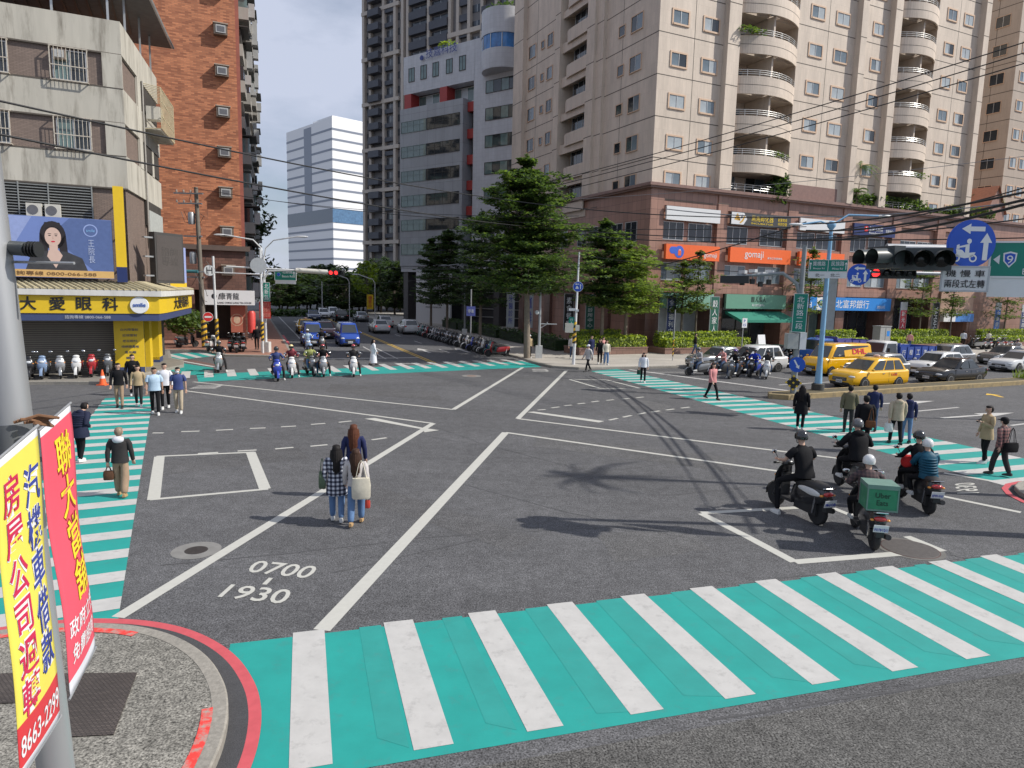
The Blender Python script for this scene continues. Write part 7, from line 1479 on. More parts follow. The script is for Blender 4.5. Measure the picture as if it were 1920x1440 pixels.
    for side in (1, -1):
        for a, b in cuts:
            q = MB(); n = 4; pts = [on(a + (.02 if a < .1 else 0), .17, .007, side), on(b, .17, .007, side), on(b - (.0), .55, .007, side), on(b - (.02 if b > .9 else 0), .92, .007, side), on(a + .03 * (a < .1), .92, .007, side), on(a + .02 * (a < .1), .55, .007, side)]
            q.face(pts if side == -1 else pts[::-1], gm); q.build('side_window', t)
    def screen(nm, xb, xt, yb, yt, zb, zt, out):
        q = MB(); d = Vector((xt - xb, 0, zt - zb)); nrm = Vector((d.z, 0, -d.x)).normalized() * out; f = lambda y, v: Vector((xb + (xt - xb) * v, y * (yb + (yt - yb) * v), zb + (zt - zb) * v)) + nrm * .014 + Vector((0, 0, .015 * math.sin(math.pi * v)))
        q.face([f(-1, .14), f(1, .14), f(1, .9), f(-1, .9)] if out > 0 else [f(1, .14), f(-1, .14), f(-1, .9), f(1, .9)], gm); q.build(nm, t)
    screen('windscreen', b0, t0_, wb_ * .83, wt * .84, belt - .08, Ht - .07, 1); screen('rear_window', b1, t1_, wb_ * .80, wt * .80, belt - .08, Ht - .07, -1)
    # wheels and arches
    xf, xr = hl * wb + .05, -hl * wb - .02
    ar = MB()
    for x in (xf, xr):
        for sd in (1, -1):
            ar.lathe([(wheel_r * 1.17, sd * (w * .9)), (wheel_r * 1.17, sd * (w * .992))], M_BLK, 20, (x, 0, wheel_r + .02), 'Y')
    ar.bx(-hl * .9, hl * .9, -w * .86, w * .86, .16, .3, M_BLK); ar.build('wheel_arch', t, 40)
    for x in (xf, xr):
        for sd in (1, -1): wheel(t, x, sd * (w - .075), wheel_r, .17, sd)
    # face and tail
    hz = ht or (hood - nose - .16)
    for sd in (1, -1):
        q = MB(); q.ell((hl - .17, sd * w * .70, hz), (.17, .19, .075), M_HL, 14, 8); q.build('headlight', t, 60)
        q = MB(); q.ell((-hl + .06, sd * w * .76, tail - .2), (.07, .13, .10), M_TLON if brake else M_TL, 12, 8); q.build('tail_light', t, 60)
        q = MB(); q.ell((ws0 - .18, sd * (w + .09), belt + .06), (.07, .10, .065), P, 10, 6); q.build('door_mirror', t, 60)
        for k, xh in enumerate((-.05, -1.05)[:max(1, sides - 0)][:2]): q = MB(); q.bx(xh - .09, xh + .09, sd * w * .985 - .02, sd * w * .985 + .02, belt - .17, belt - .135, M_CHR); q.build('door_handle', t)
    q = MB(); q.bx(hl - .10, hl + .012, -w * .50, w * .50, .42, hz - .06, M_BLK); q.bx(hl - .2, hl + .004, -w * .66, w * .66, .26, .36, M_BLK)
    for k in range(3): q.bx(hl + .011, hl + .018, -w * .46, w * .46, .47 + .06 * k, .485 + .06 * k, M_CHR)
    q.build('grille', t)
    for xx, sg, zz in ((hl + .02, 1, .40), (-hl - .012, -1, tail - .36 if tail < 1.2 else .72)):
        q = MB(); q.bx(xx - .006, xx + .006, -.19, .19, zz - .08, zz + .08, M_PLATE); o = q.build('number_plate', t)
        if plate: lettering(plate, L_K, o, (xx + .009 * sg, 0, zz), .32, .09, rot=(R(90), 0, R(90) * sg))
    q = MB()
    for sd in (1, -1):
        for xh in ((b0 + .1), -.5): q.bx(xh - .006, xh + .006, sd * w * .994 - .004, sd * w * .994 + .003, .34, belt - .08, M_BLK)
    q.build('door_seam', t)
    if lamp: q = MB(); q.ell(((t0_ + t1_) / 2 + .2, 0, Ht + .07), (.1, .2, .085), mat('taxi_lamp', (.75, .55, .5), .4, var=0), 12, 8); q.build('roof_lamp', t, 60)
    return t
def rp(t_, w_, z=0): return Vector((t_ * .9006 - w_ * .4346, t_ * .4346 + w_ * .9006, z))
YT = carpaint('taxi_yellow', (.78, .43, .01)); BKp = carpaint('black', (.006, .0065, .008)); WHp = carpaint('white', (.66, .67, .67)); SVp = carpaint('silver', (.36, .37, .38), .6); BLp = carpaint('blue', (.02, .07, .36)); DRp = carpaint('dark_red', (.10, .02, .025)); DBp = carpaint('dark_blue', (.02, .04, .13)); DHp = carpaint('courier_yellow', (.80, .42, .005)); GYp = carpaint('grey', (.13, .135, .14), .5)
SED = dict(L=4.55, W=1.76, Ht=1.46, hood=.93, belt=.90, ws0=.85, ws1=.12, rf=-1.02, rr0=-1.65, deck=.98); HAT = dict(L=4.2, W=1.74, Ht=1.56, hood=1.0, belt=.98, ws0=.85, ws1=.2, rf=-1.55, rr0=-1.98, deck=1.0, tail=1.05, sides=2)
MPV = dict(L=4.6, W=1.76, Ht=1.62, hood=1.0, belt=.97, ws0=1.15, ws1=.25, rf=-1.75, rr0=-2.15, deck=1.0, tail=1.05, sides=3); SUV = dict(L=4.55, W=1.82, Ht=1.68, hood=1.08, belt=1.04, ws0=.85, ws1=.2, rf=-1.65, rr0=-2.1, deck=1.08, tail=1.1, sides=3, wheel_r=.35)
VAN = dict(L=4.9, W=1.75, Ht=2.0, hood=1.16, belt=1.12, ws0=1.75, ws1=1.15, rf=-2.25, rr0=-2.38, deck=1.15, tail=1.2, sides=1, nose=.30, wheel_r=.33); KEI = dict(L=3.9, W=1.62, Ht=1.90, hood=1.12, belt=1.08, ws0=1.5, ws1=.95, rf=-1.8, rr0=-1.9, deck=1.1, tail=1.15, sides=3, nose=.26, wheel_r=.29)
HR_ = 205.76; GR = 'traffic waiting at the stop line on the right'
t = car('yellow taxi people carrier waiting beside the kerb of the reservation', rp(34.0, 25.1), HR_, YT, lamp=True, plate='TDA-3261', cat='taxi', name='taxi', **MPV); lettering('TAXI', L_R, t, (-.9, .882, .74), .5, .13, rot=(R(90), 0, R(180)))
car('black saloon with a chrome grille behind the yellow taxi', rp(41.0, 24.9), HR_, BKp, plate='BKP-7123', group=GR, **SED)
car('white hatchback half hidden behind the black saloon', rp(43.6, 27.5), HR_, WHp, group=GR, **HAT)
car('silver hatchback half hidden behind the yellow taxi', rp(38.0, 27.6), HR_, SVp, group=GR, **HAT)
t = car('yellow courier van with red letters on its side', rp(37.4, 29.9), HR_, DHp, plate='RDM-5287', cat='van', name='delivery_van', **VAN)
for sd, rz in ((1, R(180)), (-1, 0)): lettering('DHL', L_R, t, (-1.0, sd * .768, 1.52), 1.25, .34, rot=(R(90) - sd * 0 - R(12) * 1, 0, rz), bold=.02)
pn = MB()
for sd in (1, -1): pn.face([(-2.15, sd * .822, 1.2), (.35, sd * .822, 1.2), (.35, sd * .664, 1.88), (-2.15, sd * .664, 1.88)][::sd], DHp)
pn.build('panel', t)
car('white people carrier behind the waiting scooters', rp(33.0, 32.7), HR_, WHp, group=GR, **dict(MPV, L=4.75, Ht=1.7))
car('silver saloon at the kerb beside the white people carrier', rp(32.0, 34.7), HR_, SVp, group=GR, **SED)
car('black saloon seen in the gap behind the white people carrier', rp(37.8, 35.0), HR_, BKp, group=GR, **SED)
car('white estate car behind the blue truck bed', rp(47.6, 33.4), HR_, WHp, group=GR, **HAT)
car('silver grey off roader behind the white hatchback', rp(50.2, 31.0), HR_, SVp, group=GR, **SUV)
car('white saloon in the row at the right edge behind the bush', rp(53.3, 27.8), HR_, WHp, plate='BAH-8817', group=GR, **SED)
car('dark grey saloon at the far right behind the white saloon', rp(58.2, 31.4), HR_, GYp, group=GR, **SED)
def truck(label, loc, hd, cabm, bedm, text, bed_h=.75):
    t = thing('lorry', label, 'truck', loc, R(hd)); q = MB(); W = .85
    rg_ = []
    for x, zb, zt in ((1.2, .55, 2.05), (1.75, .5, 2.08), (2.25, .45, 1.98), (2.55, .42, 1.3), (2.68, .42, 1.12), (2.7, .5, .6)):
        k = W * (.96 if x > 2.6 else 1); rg_.append([(x, y, z) for y, z in ((0, zb), (k * .95, zb), (k, zb + .1), (k, min(1.25, zt - .1)), (k * .9, zt - .05), (k * .8, zt), (0, zt + .02))] + [(x, -y, z) for y, z in reversed([(k * .95, zb), (k, zb + .1), (k, min(1.25, zt - .1)), (k * .9, zt - .05), (k * .8, zt)])])
    q.loft(rg_, cabm); q.build('cab', t, 35)
    q = MB(); q.face([(2.56, -.72, 1.3), (2.56, .72, 1.3), (2.30, .66, 1.94), (2.30, -.66, 1.94)], M_WS); q.build('windscreen', t)
    for sd in (1, -1):
        q = MB(); q.face([(1.3, sd * .86, 1.28), (2.35, sd * .86, 1.28), (2.18, sd * .79, 1.92), (1.3, sd * .79, 1.92)][::-sd], M_WS); q.build('side_window', t); q = MB(); q.ell((2.66, sd * .6, .78), (.06, .14, .1), M_HL); q.build('headlight', t, 60); q = MB(); q.bx(2.3, 2.36, sd * 1.0 - .08, sd * 1.0 + .08, 1.3, 1.65, M_BLK); q.build('door_mirror', t)
    q = MB(); q.bx(-2.7, 1.1, -.9, .9, .82, .95, bedm)
    for sd in (1, -1):
        q.bx(-2.7, 1.1, sd * .9 - .03, sd * .9 + .03, .95, .95 + bed_h, bedm)
        for k in range(6): q.bx(-2.7 + .74 * k, -2.62 + .74 * k, sd * .94 - .03, sd * .94 + .03, .9, .97 + bed_h, bedm)
    q.bx(-2.73, -2.67, -.9, .9, .95, .95 + bed_h, bedm); q.bx(1.04, 1.1, -.9, .9, .95, 1.2 + bed_h, bedm); q.bx(-2.7, 2.4, -.45, .45, .55, .82, M_ENG); bd = q.build('bed', t)
    for k, ch in enumerate(text):
        for sd, rz in ((1, R(180)), (-1, 0)): lettering(ch, L_W, bd, (-2.25 + .74 * k, sd * .955, .95 + bed_h * .5), .34, .34, rot=(R(90), 0, rz))
    for x in (1.75, -1.6):
        for sd in (1, -1): wheel(t, x, sd * .76, .36, .2, sd)
    q = MB(); q.bx(2.7, 2.74, -.8, .8, .45, .58, cabm); q.bx(2.74, 2.75, -.17, .17, .46, .58, M_PLATE); q.build('bumper', t)
truck('flatbed truck with a white cab and a blue drop side bed', rp(43.9, 30.4), HR_, WHp, mat('truck_blue', (.03, .07, .30), .5, var=.1), '永進工程行')
truck('blue truck with a raised rack behind the yellow courier van', rp(41.2, 33.1), HR_, carpaint('mid_blue', (.03, .12, .42)), mat('truck_violet', (.10, .09, .30), .5, var=.1), '聯新物流', 1.0)
GF = 'cars on the far street'
def fcar(label, t_, q_, towards, P, kind, **kw): return car(label, fs(t_, q_), 291.2 if towards else 111.2, P, group=GF, **dict(kind, **kw))
fcar('left of the two blue minivans waiting at the line', 58.0, 4.75, True, BLp, KEI, cat='van', plate='AKL-7765'); fcar('right of the two blue minivans with a black bumper', 57.6, 7.55, True, BLp, KEI, cat='van', plate='BDQ-2210')
fcar('dark red hatchback behind the two blue minivans', 66.4, 6.7, True, DRp, HAT); fcar('yellow taxi far back between the blue minivans', 73, 5.4, True, YT, SED, lamp=True, cat='taxi')
fcar('white saloon driving away just right of the yellow centre line', 74.0, 13.1, False, WHp, SED, brake=True); fcar('white hatchback driving away nearest the parked scooters', 72.4, 15.9, False, WHp, HAT); fcar('white saloon driving away ahead of the other two white cars', 84.8, 15.6, False, WHp, SED)
fcar('dark blue saloon at the bend of the far street', 102, 8.6, True, DBp, SED); fcar('black off roader beside the thin lamp far up the street', 98.5, 12.0, False, BKp, SUV); fcar('silver saloon far up the street beside the yellow banner', 99, 14.9, False, SVp, SED); fcar('white car in the queue at the bend', 108, 10.6, True, WHp, HAT); fcar('white people carrier at the back of the queue at the bend', 113, 12.6, True, WHp, MPV)
# ---------------------------------------------------------------- scooters
SP = {}
def scooter_proto():
    """x forward, 1.85 m long; parts: body, apron, seat, floor, handlebar (> mirror), headlight, tail light, wheels (> rim), engine, plate"""
    B = mat('scooter_body', (.02, .02, .022), .3, var=.03, coat=.6); A = mat('scooter_front', (.021, .02, .022), .3, var=.03, coat=.6); K = mat('scooter_trim', (.03, .03, .032), .5, var=.1)
    t = thing('scooter', 'x', 'scooter', (0, 0, 0))
    q = MB(); rings = []
    for x, z0, z1, wd in ((-.93, .62, .70, .05), (-.88, .52, .76, .11), (-.7, .44, .77, .155), (-.45, .38, .76, .17), (-.15, .34, .72, .165), (.0, .30, .66, .14), (.05, .30, .5, .12)):
        rings.append([(x, y * wd, z0 + (z1 - z0) * k) for y, k in ((-.7, 0), (-1, .35), (-1, .7), (-.75, 1), (.75, 1), (1, .7), (1, .35), (.7, 0))])
    q.loft(rings, B); q.build('rear_body', t, 45)
    q = MB(); rings = []
    for x, z, wd, th in ((.40, .30, .13, .05), (.47, .42, .17, .06), (.50, .58, .20, .07), (.47, .76, .205, .08), (.42, .92, .16, .07), (.38, 1.0, .10, .05)):
        rings.append([(x + th * math.cos(a) * (1 if math.cos(a) > 0 else .5), wd * math.sin(a), z) for a in [6.2832 * k / 12 for k in range(12)]])
    q.loft(rings, A); rings = []
    for k in range(7): a = R(-10 + 27 * k); rings.append([(.66 + .29 * math.cos(a), y, .25 + .29 * math.sin(a) - d) for y, d in ((-.06, .02), (-.03, 0), (.03, 0), (.06, .02))])
    q.loft(rings, A, False, False); q.build('apron', t, 45)
    q = MB(); q.bx(-.02, .44, -.15, .15, .27, .33, K); q.bx(.36, .42, -.10, .10, .33, .8, K); q.build('floorboard', t)
    q = MB(); rings = []
    for x, z, wd, th in ((-.86, .80, .09, .02), (-.75, .81, .13, .05), (-.45, .80, .145, .05), (-.2, .765, .14, .045), (.0, .75, .11, .04), (.05, .73, .07, .02)): rings.append([(x, wd * y, z + th * k) for y, k in ((-1, -1), (-1, .2), (-.7, 1), (.7, 1), (1, .2), (1, -1))])
    q.loft(rings, M_SEAT); q.build('seat', t, 50)
    q = MB(); q.ell((.36, 0, 1.02), (.11, .15, .08), A, 12, 8); q.tube([(.33, -.36, 1.05), (.36, -.15, 1.03), (.36, .15, 1.03), (.33, .36, 1.05)], .016, M_BLK, 6); q.tube([(.33, -.37, 1.05), (.34, -.25, 1.045)], .024, M_BLK, 8); q.tube([(.33, .37, 1.05), (.34, .25, 1.045)], .024, M_BLK, 8); hb = q.build('handlebar', t, 50)
    for sd in (1, -1): q = MB(); q.tube([(.37, sd * .2, 1.05), (.40, sd * .30, 1.24)], .008, M_BLK, 5); q.ell((.40, sd * .33, 1.27), (.02, .07, .045), M_CHR, 12, 6); q.build('mirror', hb, 50)
    q = MB(); q.ell((.52, 0, .80), (.055, .11, .07), M_HL, 12, 8); 
    for sd in (1, -1): q.ell((.50, sd * .16, .74), (.03, .05, .025), M_AMB, 8, 6)
    q.build('headlight', t, 60)
    q = MB(); q.ell((-.90, 0, .69), (.055, .12, .05), M_TL, 12, 8)
    for sd in (1, -1): q.ell((-.87, sd * .14, .66), (.04, .04, .025), M_AMB, 8, 6)
    q.build('tail_light', t, 60)
    q = MB(); q.tube([(-.88, -.12, .80), (-.95, -.10, .82), (-.95, .10, .82), (-.88, .12, .80)], .014, M_CHR, 6); q.build('grab_rail', t, 50)
    q = MB(); q.bx(-.70, -.05, -.11, .11, .20, .42, M_ENG); q.tube([(-.1, -.15, .24), (-.5, -.17, .25), (-.85, -.18, .33)], [.03, .05, .055], M_ENG, 8); q.tube([(.40, .05, .85), (.66, .07, .25)], .028, M_ENG, 6); q.tube([(.40, -.05, .85), (.66, -.07, .25)], .028, M_ENG, 6); q.tube([(-.62, .12, .25), (-.7, .13, .6)], .03, M_CHR, 6); q.bx(-.945, -.84, -.07, .07, .34, .62, M_BLK); q.build('engine', t, 50)
    q = MB(); q.box((-.965, 0, .52), (.008, .26, .15), M_PLATE, 0, Matrix.Rotation(R(-14), 3, 'Y')); q.build('number_plate', t)
    for x in (.66, -.64):
        q = MB(); q.lathe([(.17, -.045), (.235, -.05), (.255, -.02), (.255, .02), (.235, .05), (.17, .045)], M_TYRE, 20, (0, 0, 0), 'Y'); o = q.build('wheel', t, 40, (x, 0, .255)); q = MB(); q.lathe([(.175, -.03), (.175, .03)], M_RIM, 18, (0, 0, 0), 'Y', False)
        for k in range(5): a = 6.2832 * k / 5; q.tube([(0, 0, 0), (.17 * math.cos(a), 0, .17 * math.sin(a))], .016, M_RIM, 5)
        q.lathe([(.05, -.06), (.05, .06)], M_ENG, 10, (0, 0, 0), 'Y'); q.build('rim', o, 40)
    return t
PROTO = scooter_proto(); FIRST = [True]
def spaint(name, col, metal=0): return mat('scooter_' + name, col, .3, metal, var=.03, coat=.7)
SC_ = dict(black=spaint('black', (.014, .014, .016)), white=spaint('white', (.64, .64, .63)), grey=spaint('grey', (.12, .125, .13), .3), silver=spaint('silver', (.36, .37, .38), .5), blue=spaint('blue', (.02, .05, .36)), pale=spaint('pale_blue', (.20, .28, .42)), red=spaint('red', (.36, .02, .025)), cream=spaint('cream', (.55, .50, .40)), teal=spaint('teal', (.03, .2, .2)))
def scooter(label, loc, hd, body='black', front=None, group=None, sc=1.0, lean=0):
    if FIRST[0]: t = PROTO; FIRST[0] = False
    else: t = copy_tree(PROTO)
    t.location = loc; t.rotation_euler = (R(lean), 0, R(hd)); t.scale = (sc, sc, sc); tag(t, label, 'scooter', group)
    if 'group' in t and not group: del t['group']
    paint(t, {'scooter_body': SC_[body], 'scooter_front': SC_[front or body]}); return t
# ================================================================ SCOOTERS AND PEOPLE IN PLACE
hdg = lambda a, b: math.degrees(math.atan2(b.y - a.y, b.x - a.x))
CL = dict(jeans=cloth('jeans', (.115, .20, .36)), jeansd=cloth('jeans_dark', (.05, .08, .15)), black=cloth('black', (.009, .009, .011)), charcoal=cloth('charcoal', (.035, .033, .034)), navy=cloth('navy', (.022, .028, .085)), puff=cloth('puffer_navy', (.02, .024, .05)), khaki=cloth('khaki', (.33, .235, .16)), beige=cloth('beige', (.45, .38, .28)), olive=cloth('olive', (.15, .135, .085)), tanj=cloth('tan', (.40, .31, .19)), white=cloth('white', (.66, .66, .66)), pale=cloth('pale_blue', (.42, .55, .68)), grey=cloth('grey', (.33, .32, .33)), lgrey=cloth('light_grey', (.50, .47, .46)), pink=cloth('pink', (.56, .24, .24)), coral=cloth('coral', (.62, .30, .28)), cream=cloth('cream', (.60, .56, .46)), teal=cloth('teal', (.012, .075, .125), .5), brown=cloth('brown', (.12, .07, .05)), indigo=cloth('indigo', (.05, .07, .19)), lime=cloth('lime', (.30, .33, .12)), maroon=cloth('maroon', (.14, .03, .04)), rblue=cloth('royal_blue', (.02, .05, .45)))
PLAID = checks('gingham', (.012, .014, .03), (.58, .60, .66), .085, (.12, .13, .17)); REDPL = checks('red_plaid', (.05, .04, .045), (.30, .14, .13), .09); DKPL = checks('dark_plaid', (.035, .025, .03), (.10, .06, .06), .07)
# ---- walkers in the middle of the junction
a = g(632, 978); t1, J1_, s1 = person('woman in a long black and white gingham shirt and jeans with long black hair', a, 1.60, 104, PLAID, CL['jeans'], 'black', 'long', st=.16, hem=.62, flare=1.12, loose=1.15, build=1.08)
b = g(668, 984); t2, J2_, s2 = person('woman in a pale grey top and wide jeans carrying a cream tote', b, 1.57, 96, CL['lgrey'], CL['jeans'], 'brown', 'long', st=.34, hem=.90, loose=1.3, shoes='tan', lead=-1)
c = g(664, 931); person('taller woman in navy with long auburn hair ahead of the other two', c, 1.68, 98, CL['navy'], CL['black'], 'auburn', 'long', st=.2, hem=.8)
def bag(name, label, cat, loc, rz, w_, h_, d_, m, strap=.25, taper=1.0, sm=None):
    t = thing(name, label, cat, loc, R(rz)); q = MB(); rings = []
    for z, k in ((-h_, .86 * taper), (-h_ * .9, 1 * taper), (-h_ * .4, 1.03), (0, .92)):
        rings.append([(x * d_ / 2 * k, y * w_ / 2 * k, z) for x, y in ((-1, -.8), (-.7, -1), (.7, -1), (1, -.8), (1, .8), (.7, 1), (-.7, 1), (-1, .8))])
    q.loft(rings, m); q.build('body', t, 50); q = MB()
    for x in (-.3, .3): q.tube([(x * d_, -w_ * .3, -.02), (x * d_ * .4, -w_ * .12, strap * .8), (0, 0, strap), (x * d_ * .4, w_ * .12, strap * .8), (x * d_, w_ * .3, -.02)], .008, sm or m, 5)
    q.build('handle', t, 50); return t
def at_hand(t, J, s, side, dz=-.16): 
    p = J['wri', side] + Vector((.02, .0, dz * s)); return t.location + Matrix.Rotation(t.rotation_euler.z, 3, 'Z') @ p
bag('tote_bag', 'cream canvas tote bag hanging from the shoulder of the woman in pale grey', 'bag', b + Vector((.14, -.16, 1.02)), 100, .36, .42, .12, CL['cream'], .36)
bag('shoulder_bag', 'olive green bag on the left side of the woman in the gingham shirt', 'bag', a + Vector((-.29, .0, 1.02)), 15, .30, .30, .14, cloth('bag_green', (.10, .14, .09)), .3)
bag('pouch', 'small red pouch dangling from the hand of the woman with the cream tote', 'pouch', at_hand(t2, J2_, s2, -1, -.3), 96, .10, .16, .05, cloth('bag_red', (.55, .07, .05)), .18, sm=M_BLK)
a = g(229, 931); tt, Jt, st_ = person('older woman in a charcoal jacket with a white hood and loose khaki trousers', a, 1.57, 106, CL['charcoal'], CL['khaki'], 'grey', 'short', st=.22, hem=.86, loose=1.55, hood=CL['white'], shoes='tan', build=1.05)
bag('handbag', 'small brown handbag carried low by the woman with the white hood', 'bag', at_hand(tt, Jt, st_, 1, -.22), 106, .2, .2, .1, cloth('bag_brown', (.10, .05, .03)), .12)
a = g(152, 866); person('person hunched forward in a bulky navy quilted coat on the left crossing', a, 1.62, 80, CL['puff'], CL['black'], 'black', 'short', st=.14, bend=.14, hem=.72, flare=1.15, build=1.28, puffer=True, arms='front', hood=CL['puff'])
for px, py, h, hd, top, pants, hair, style, kw, lab in (
    (225, 765, 1.72, -66, 'black', 'khaki', 'black', 'short', dict(st=.22, shoes='black'), 'man in a black jacket and khaki trousers at the left of the group'),
    (251, 742, 1.76, -66, 'black', 'charcoal', 'black', 'short', dict(arms='phone', st=.1), 'tall man in a black jacket holding a white phone behind the group'),
    (261, 762, 1.60, -66, 'tanj', 'charcoal', 'black', 'long', dict(st=.2), 'woman in a tan jacket with long black hair in the crossing group'),
    (292, 777, 1.72, -62, 'pale', 'black', 'black', 'short', dict(sleeve='short', st=.26, build=1.12, skin_=1), 'man in a light blue short sleeved shirt and black trousers'),
    (311, 766, 1.74, -68, 'white', 'black', 'black', 'short', dict(st=.24, lead=-1), 'man in a white sweater behind the light blue shirt'),
    (336, 774, 1.70, -72, 'indigo', 'beige', 'black', 'short', dict(sleeve='short', st=.16, mask=True, loose=1.1), 'man in a navy shirt with a face mask and beige trousers')):
    person(lab, g(px, py), h, hd, CL[top], CL[pants], hair, style, **kw)
person('woman in a long white dress walking over the far crossing', g(700, 685), 1.62, 24, CL['white'], None, 'black', 'bob', st=.42, hem=.80, skirt=(CL['white'], .18, .30), shoes='black', build=1.15)
person('man in a pale jacket and white cap stepping off the far kerb', g(1102, 697), 1.66, 214, CL['lgrey'], CL['black'], 'black', 'short', st=.5, hem=.8, cap=CL['white'], shoes='black', build=1.1)
kz = .15
for px, py, h, hd, top, pants, hair, style, kw, lab in (
    (1108, 675, 1.70, -60, 'navy', 'jeansd', 'black', 'short', dict(st=.06), 'person in navy waiting at the corner before the rounded hedge'),
    (1124, 683, 1.68, -95, 'black', 'black', 'black', 'mid', dict(st=.2, hem=.74), 'person all in black waiting beside the woman in cream'),
    (1136, 684, 1.62, -75, 'cream', 'jeans', 'brown', 'long', dict(st=.12, loose=1.3), 'woman in a cream jacket and blue jeans at the corner kerb'),
    (1130, 675, 1.62, -60, 'coral', 'beige', 'black', 'short', dict(st=.05), 'person in pale pink half hidden behind the woman in cream'),
    (1072, 672, 1.66, -80, 'lgrey', 'jeansd', 'black', 'short', dict(st=.05), 'person in a pale top standing left of the blue disc post'),
    (992, 671, 1.62, -70, 'tanj', 'black', 'grey', 'short', dict(st=.05, cap=CL['white']), 'person in tan with a white cap beside the big tree trunk')):
    person(lab, g(px, py, kz), h, hd, CL[top], CL[pants], hair, style, **kw)
tt, Jt, st_ = person('woman in a white jacket and black trousers on the right crossing', g(1205, 717), 1.62, -95, CL['white'], CL['black'], 'black', 'bob', st=.16); bag('shopping_bag', 'small dark green bag in the hand of the woman in white', 'bag', at_hand(tt, Jt, st_, -1), -95, .2, .24, .08, cloth('bag_pine', (.03, .07, .05)), .15)
tt, Jt, st_ = person('person in a pink jacket and black trousers striding over the right crossing', g(1334, 749), 1.68, -58, CL['pink'], CL['black'], 'black', 'mid', st=.56, hem=.82, shoes='black', build=1.12)
tt, Jt, st_ = person('woman in a long black coat with very long hair and white shoes', g(1499, 806), 1.64, 60, CL['black'], CL['black'], 'black', 'long', st=.12, hem=.62, flare=1.2, build=1.12)
person('man in an olive jacket walking away on the right crossing', g(1588, 812), 1.72, 68, CL['olive'], CL['charcoal'], 'black', 'short', st=.22, shoes='black', build=1.1)
tt, Jt, st_ = person('burly man in a black coat with a brown bag across his back', g(1616, 846), 1.78, 75, CL['black'], CL['black'], 'black', 'short', st=.18, hem=.68, build=1.18)
bag('satchel', 'brown leather satchel slung over the black coat', 'bag', tt.location + Vector((.06, -.25, 1.02)), 75, .28, .2, .1, cloth('bag_leather', (.15, .065, .03), .5), .42)
person('person in navy with a pale backpack in front of the burly man', g(1634, 808), 1.70, 70, CL['navy'], CL['jeansd'], 'black', 'short', st=.2, shoes='black')
tt, Jt, st_ = person('man in a beige hooded jacket carrying a white carrier bag', g(1677, 834), 1.74, 78, CL['beige'], CL['black'], 'black', 'short', st=.44, hem=.82, shoes='black', hood=CL['beige'], build=1.08); bag('carrier_bag', 'white plastic carrier bag in the hand of the man in beige', 'bag', at_hand(tt, Jt, st_, 1), 78, .24, .28, .14, cloth('plastic_white', (.66, .67, .67), .5), .14)
person('man in a navy hooded jacket and blue jeans beside the man in beige', g(1697, 830), 1.68, 72, CL['navy'], CL['jeans'], 'black', 'short', st=.2, shoes='black', hood=CL['navy'])
tt, Jt, st_ = person('man in a tan coat looking down at his phone', g(1844, 869), 1.74, 178, CL['tanj'], CL['black'], 'black', 'short', st=.12, hem=.74, arms='phone', flare=1.1)
q = MB(); q.box((0, 0, 0), (.012, .075, .15), M_BLK, 0, Matrix.Rotation(R(-50), 3, 'Y')); pl_ = Matrix.Rotation(tt.rotation_euler.z, 3, 'Z') @ (Jt['wri', 1] + Vector((.07, -.02, .05))); tag(q.build('phone', None, None, tt.location + pl_, R(178)), 'dark mobile phone held by the man in the tan coat', 'phone')
tt, Jt, st_ = person('person in a dark red plaid shirt and black knit cap with a black shoulder bag', g(1872, 892), 1.64, 112, REDPL, CL['charcoal'], 'black', 'short', st=.36, hem=.84, shoes='black', cap=CL['black'], loose=1.2)
bag('shoulder_bag', 'black shoulder bag behind the person in the red plaid shirt', 'bag', tt.location + Vector((.10, -.20, .98)), 100, .40, .26, .12, CL['black'], .42)
for px, out, h, hd, top, pants, lab in ((1303, 4.4, 1.68, -20, 'black', 'jeansd', 'person in dark clothes walking along the pavement by the long hedge'), (1704, 4.2, 1.66, 40, 'coral', 'jeansd', 'person in a coral top beside the truck bed on the far pavement'), (1804, 3.4, 1.72, 60, 'white', 'black', 'person in a white shirt walking towards the marble entrance'), (1851, 3.6, 1.66, 90, 'cream', 'khaki', 'person in cream standing near the entrance steps')):
    person(lab, FR.w(FR.sz(px, 655, out)[0], .15, out), h, hd, CL[top], CL[pants], 'black', 'short', st=.3, shoes='black')
person('man in a black suit standing by the white lamp pole', g(482, 655, .14), 1.72, -80, CL['black'], CL['black'], 'black', 'short', st=.05, shoes='black')
# ---- scooters waiting with riders: (front wheel px, rear wheel px or heading)
HM = dict(black=mat('helmet_black', (.014, .014, .015), .18, var=0, coat=1), white=mat('helmet_white', (.68, .68, .67), .2, var=0, coat=1), red=mat('helmet_red', (.35, .03, .04), .2, var=0, coat=1), blue=mat('helmet_blue', (.22, .34, .52), .2, var=0, coat=1), yellow=mat('helmet_yellow', (.68, .55, .25), .2, var=0, coat=1), grey=mat('helmet_grey', (.10, .10, .105), .25, var=0, coat=1), purple=mat('helmet_purple', (.12, .04, .30), .2, var=0, coat=1), pink=mat('helmet_pink', (.62, .38, .34), .2, var=0, coat=1))
def rider(lab, sc_t, top, pants, helm, h=1.7, dx=0.0, arms='grip', lead=1, **kw):
    hd = math.degrees(sc_t.rotation_euler.z); o = sc_t.location + Matrix.Rotation(R(hd), 3, 'Z') @ Vector((dx, 0, .0)); k = sc_t.scale.x
    tt, J, s = person(lab, o, h, hd, top if not isinstance(top, str) else CL[top], CL[pants], 'black', 'short', pose='ride', arms=arms, lead=lead, helmet=HM[helm] if helm else None, **kw); tt.scale = (k * 1.7 / h * (h / 1.7),) * 3; return tt
G1_ = 'scooters waiting in the box before the far crossing'
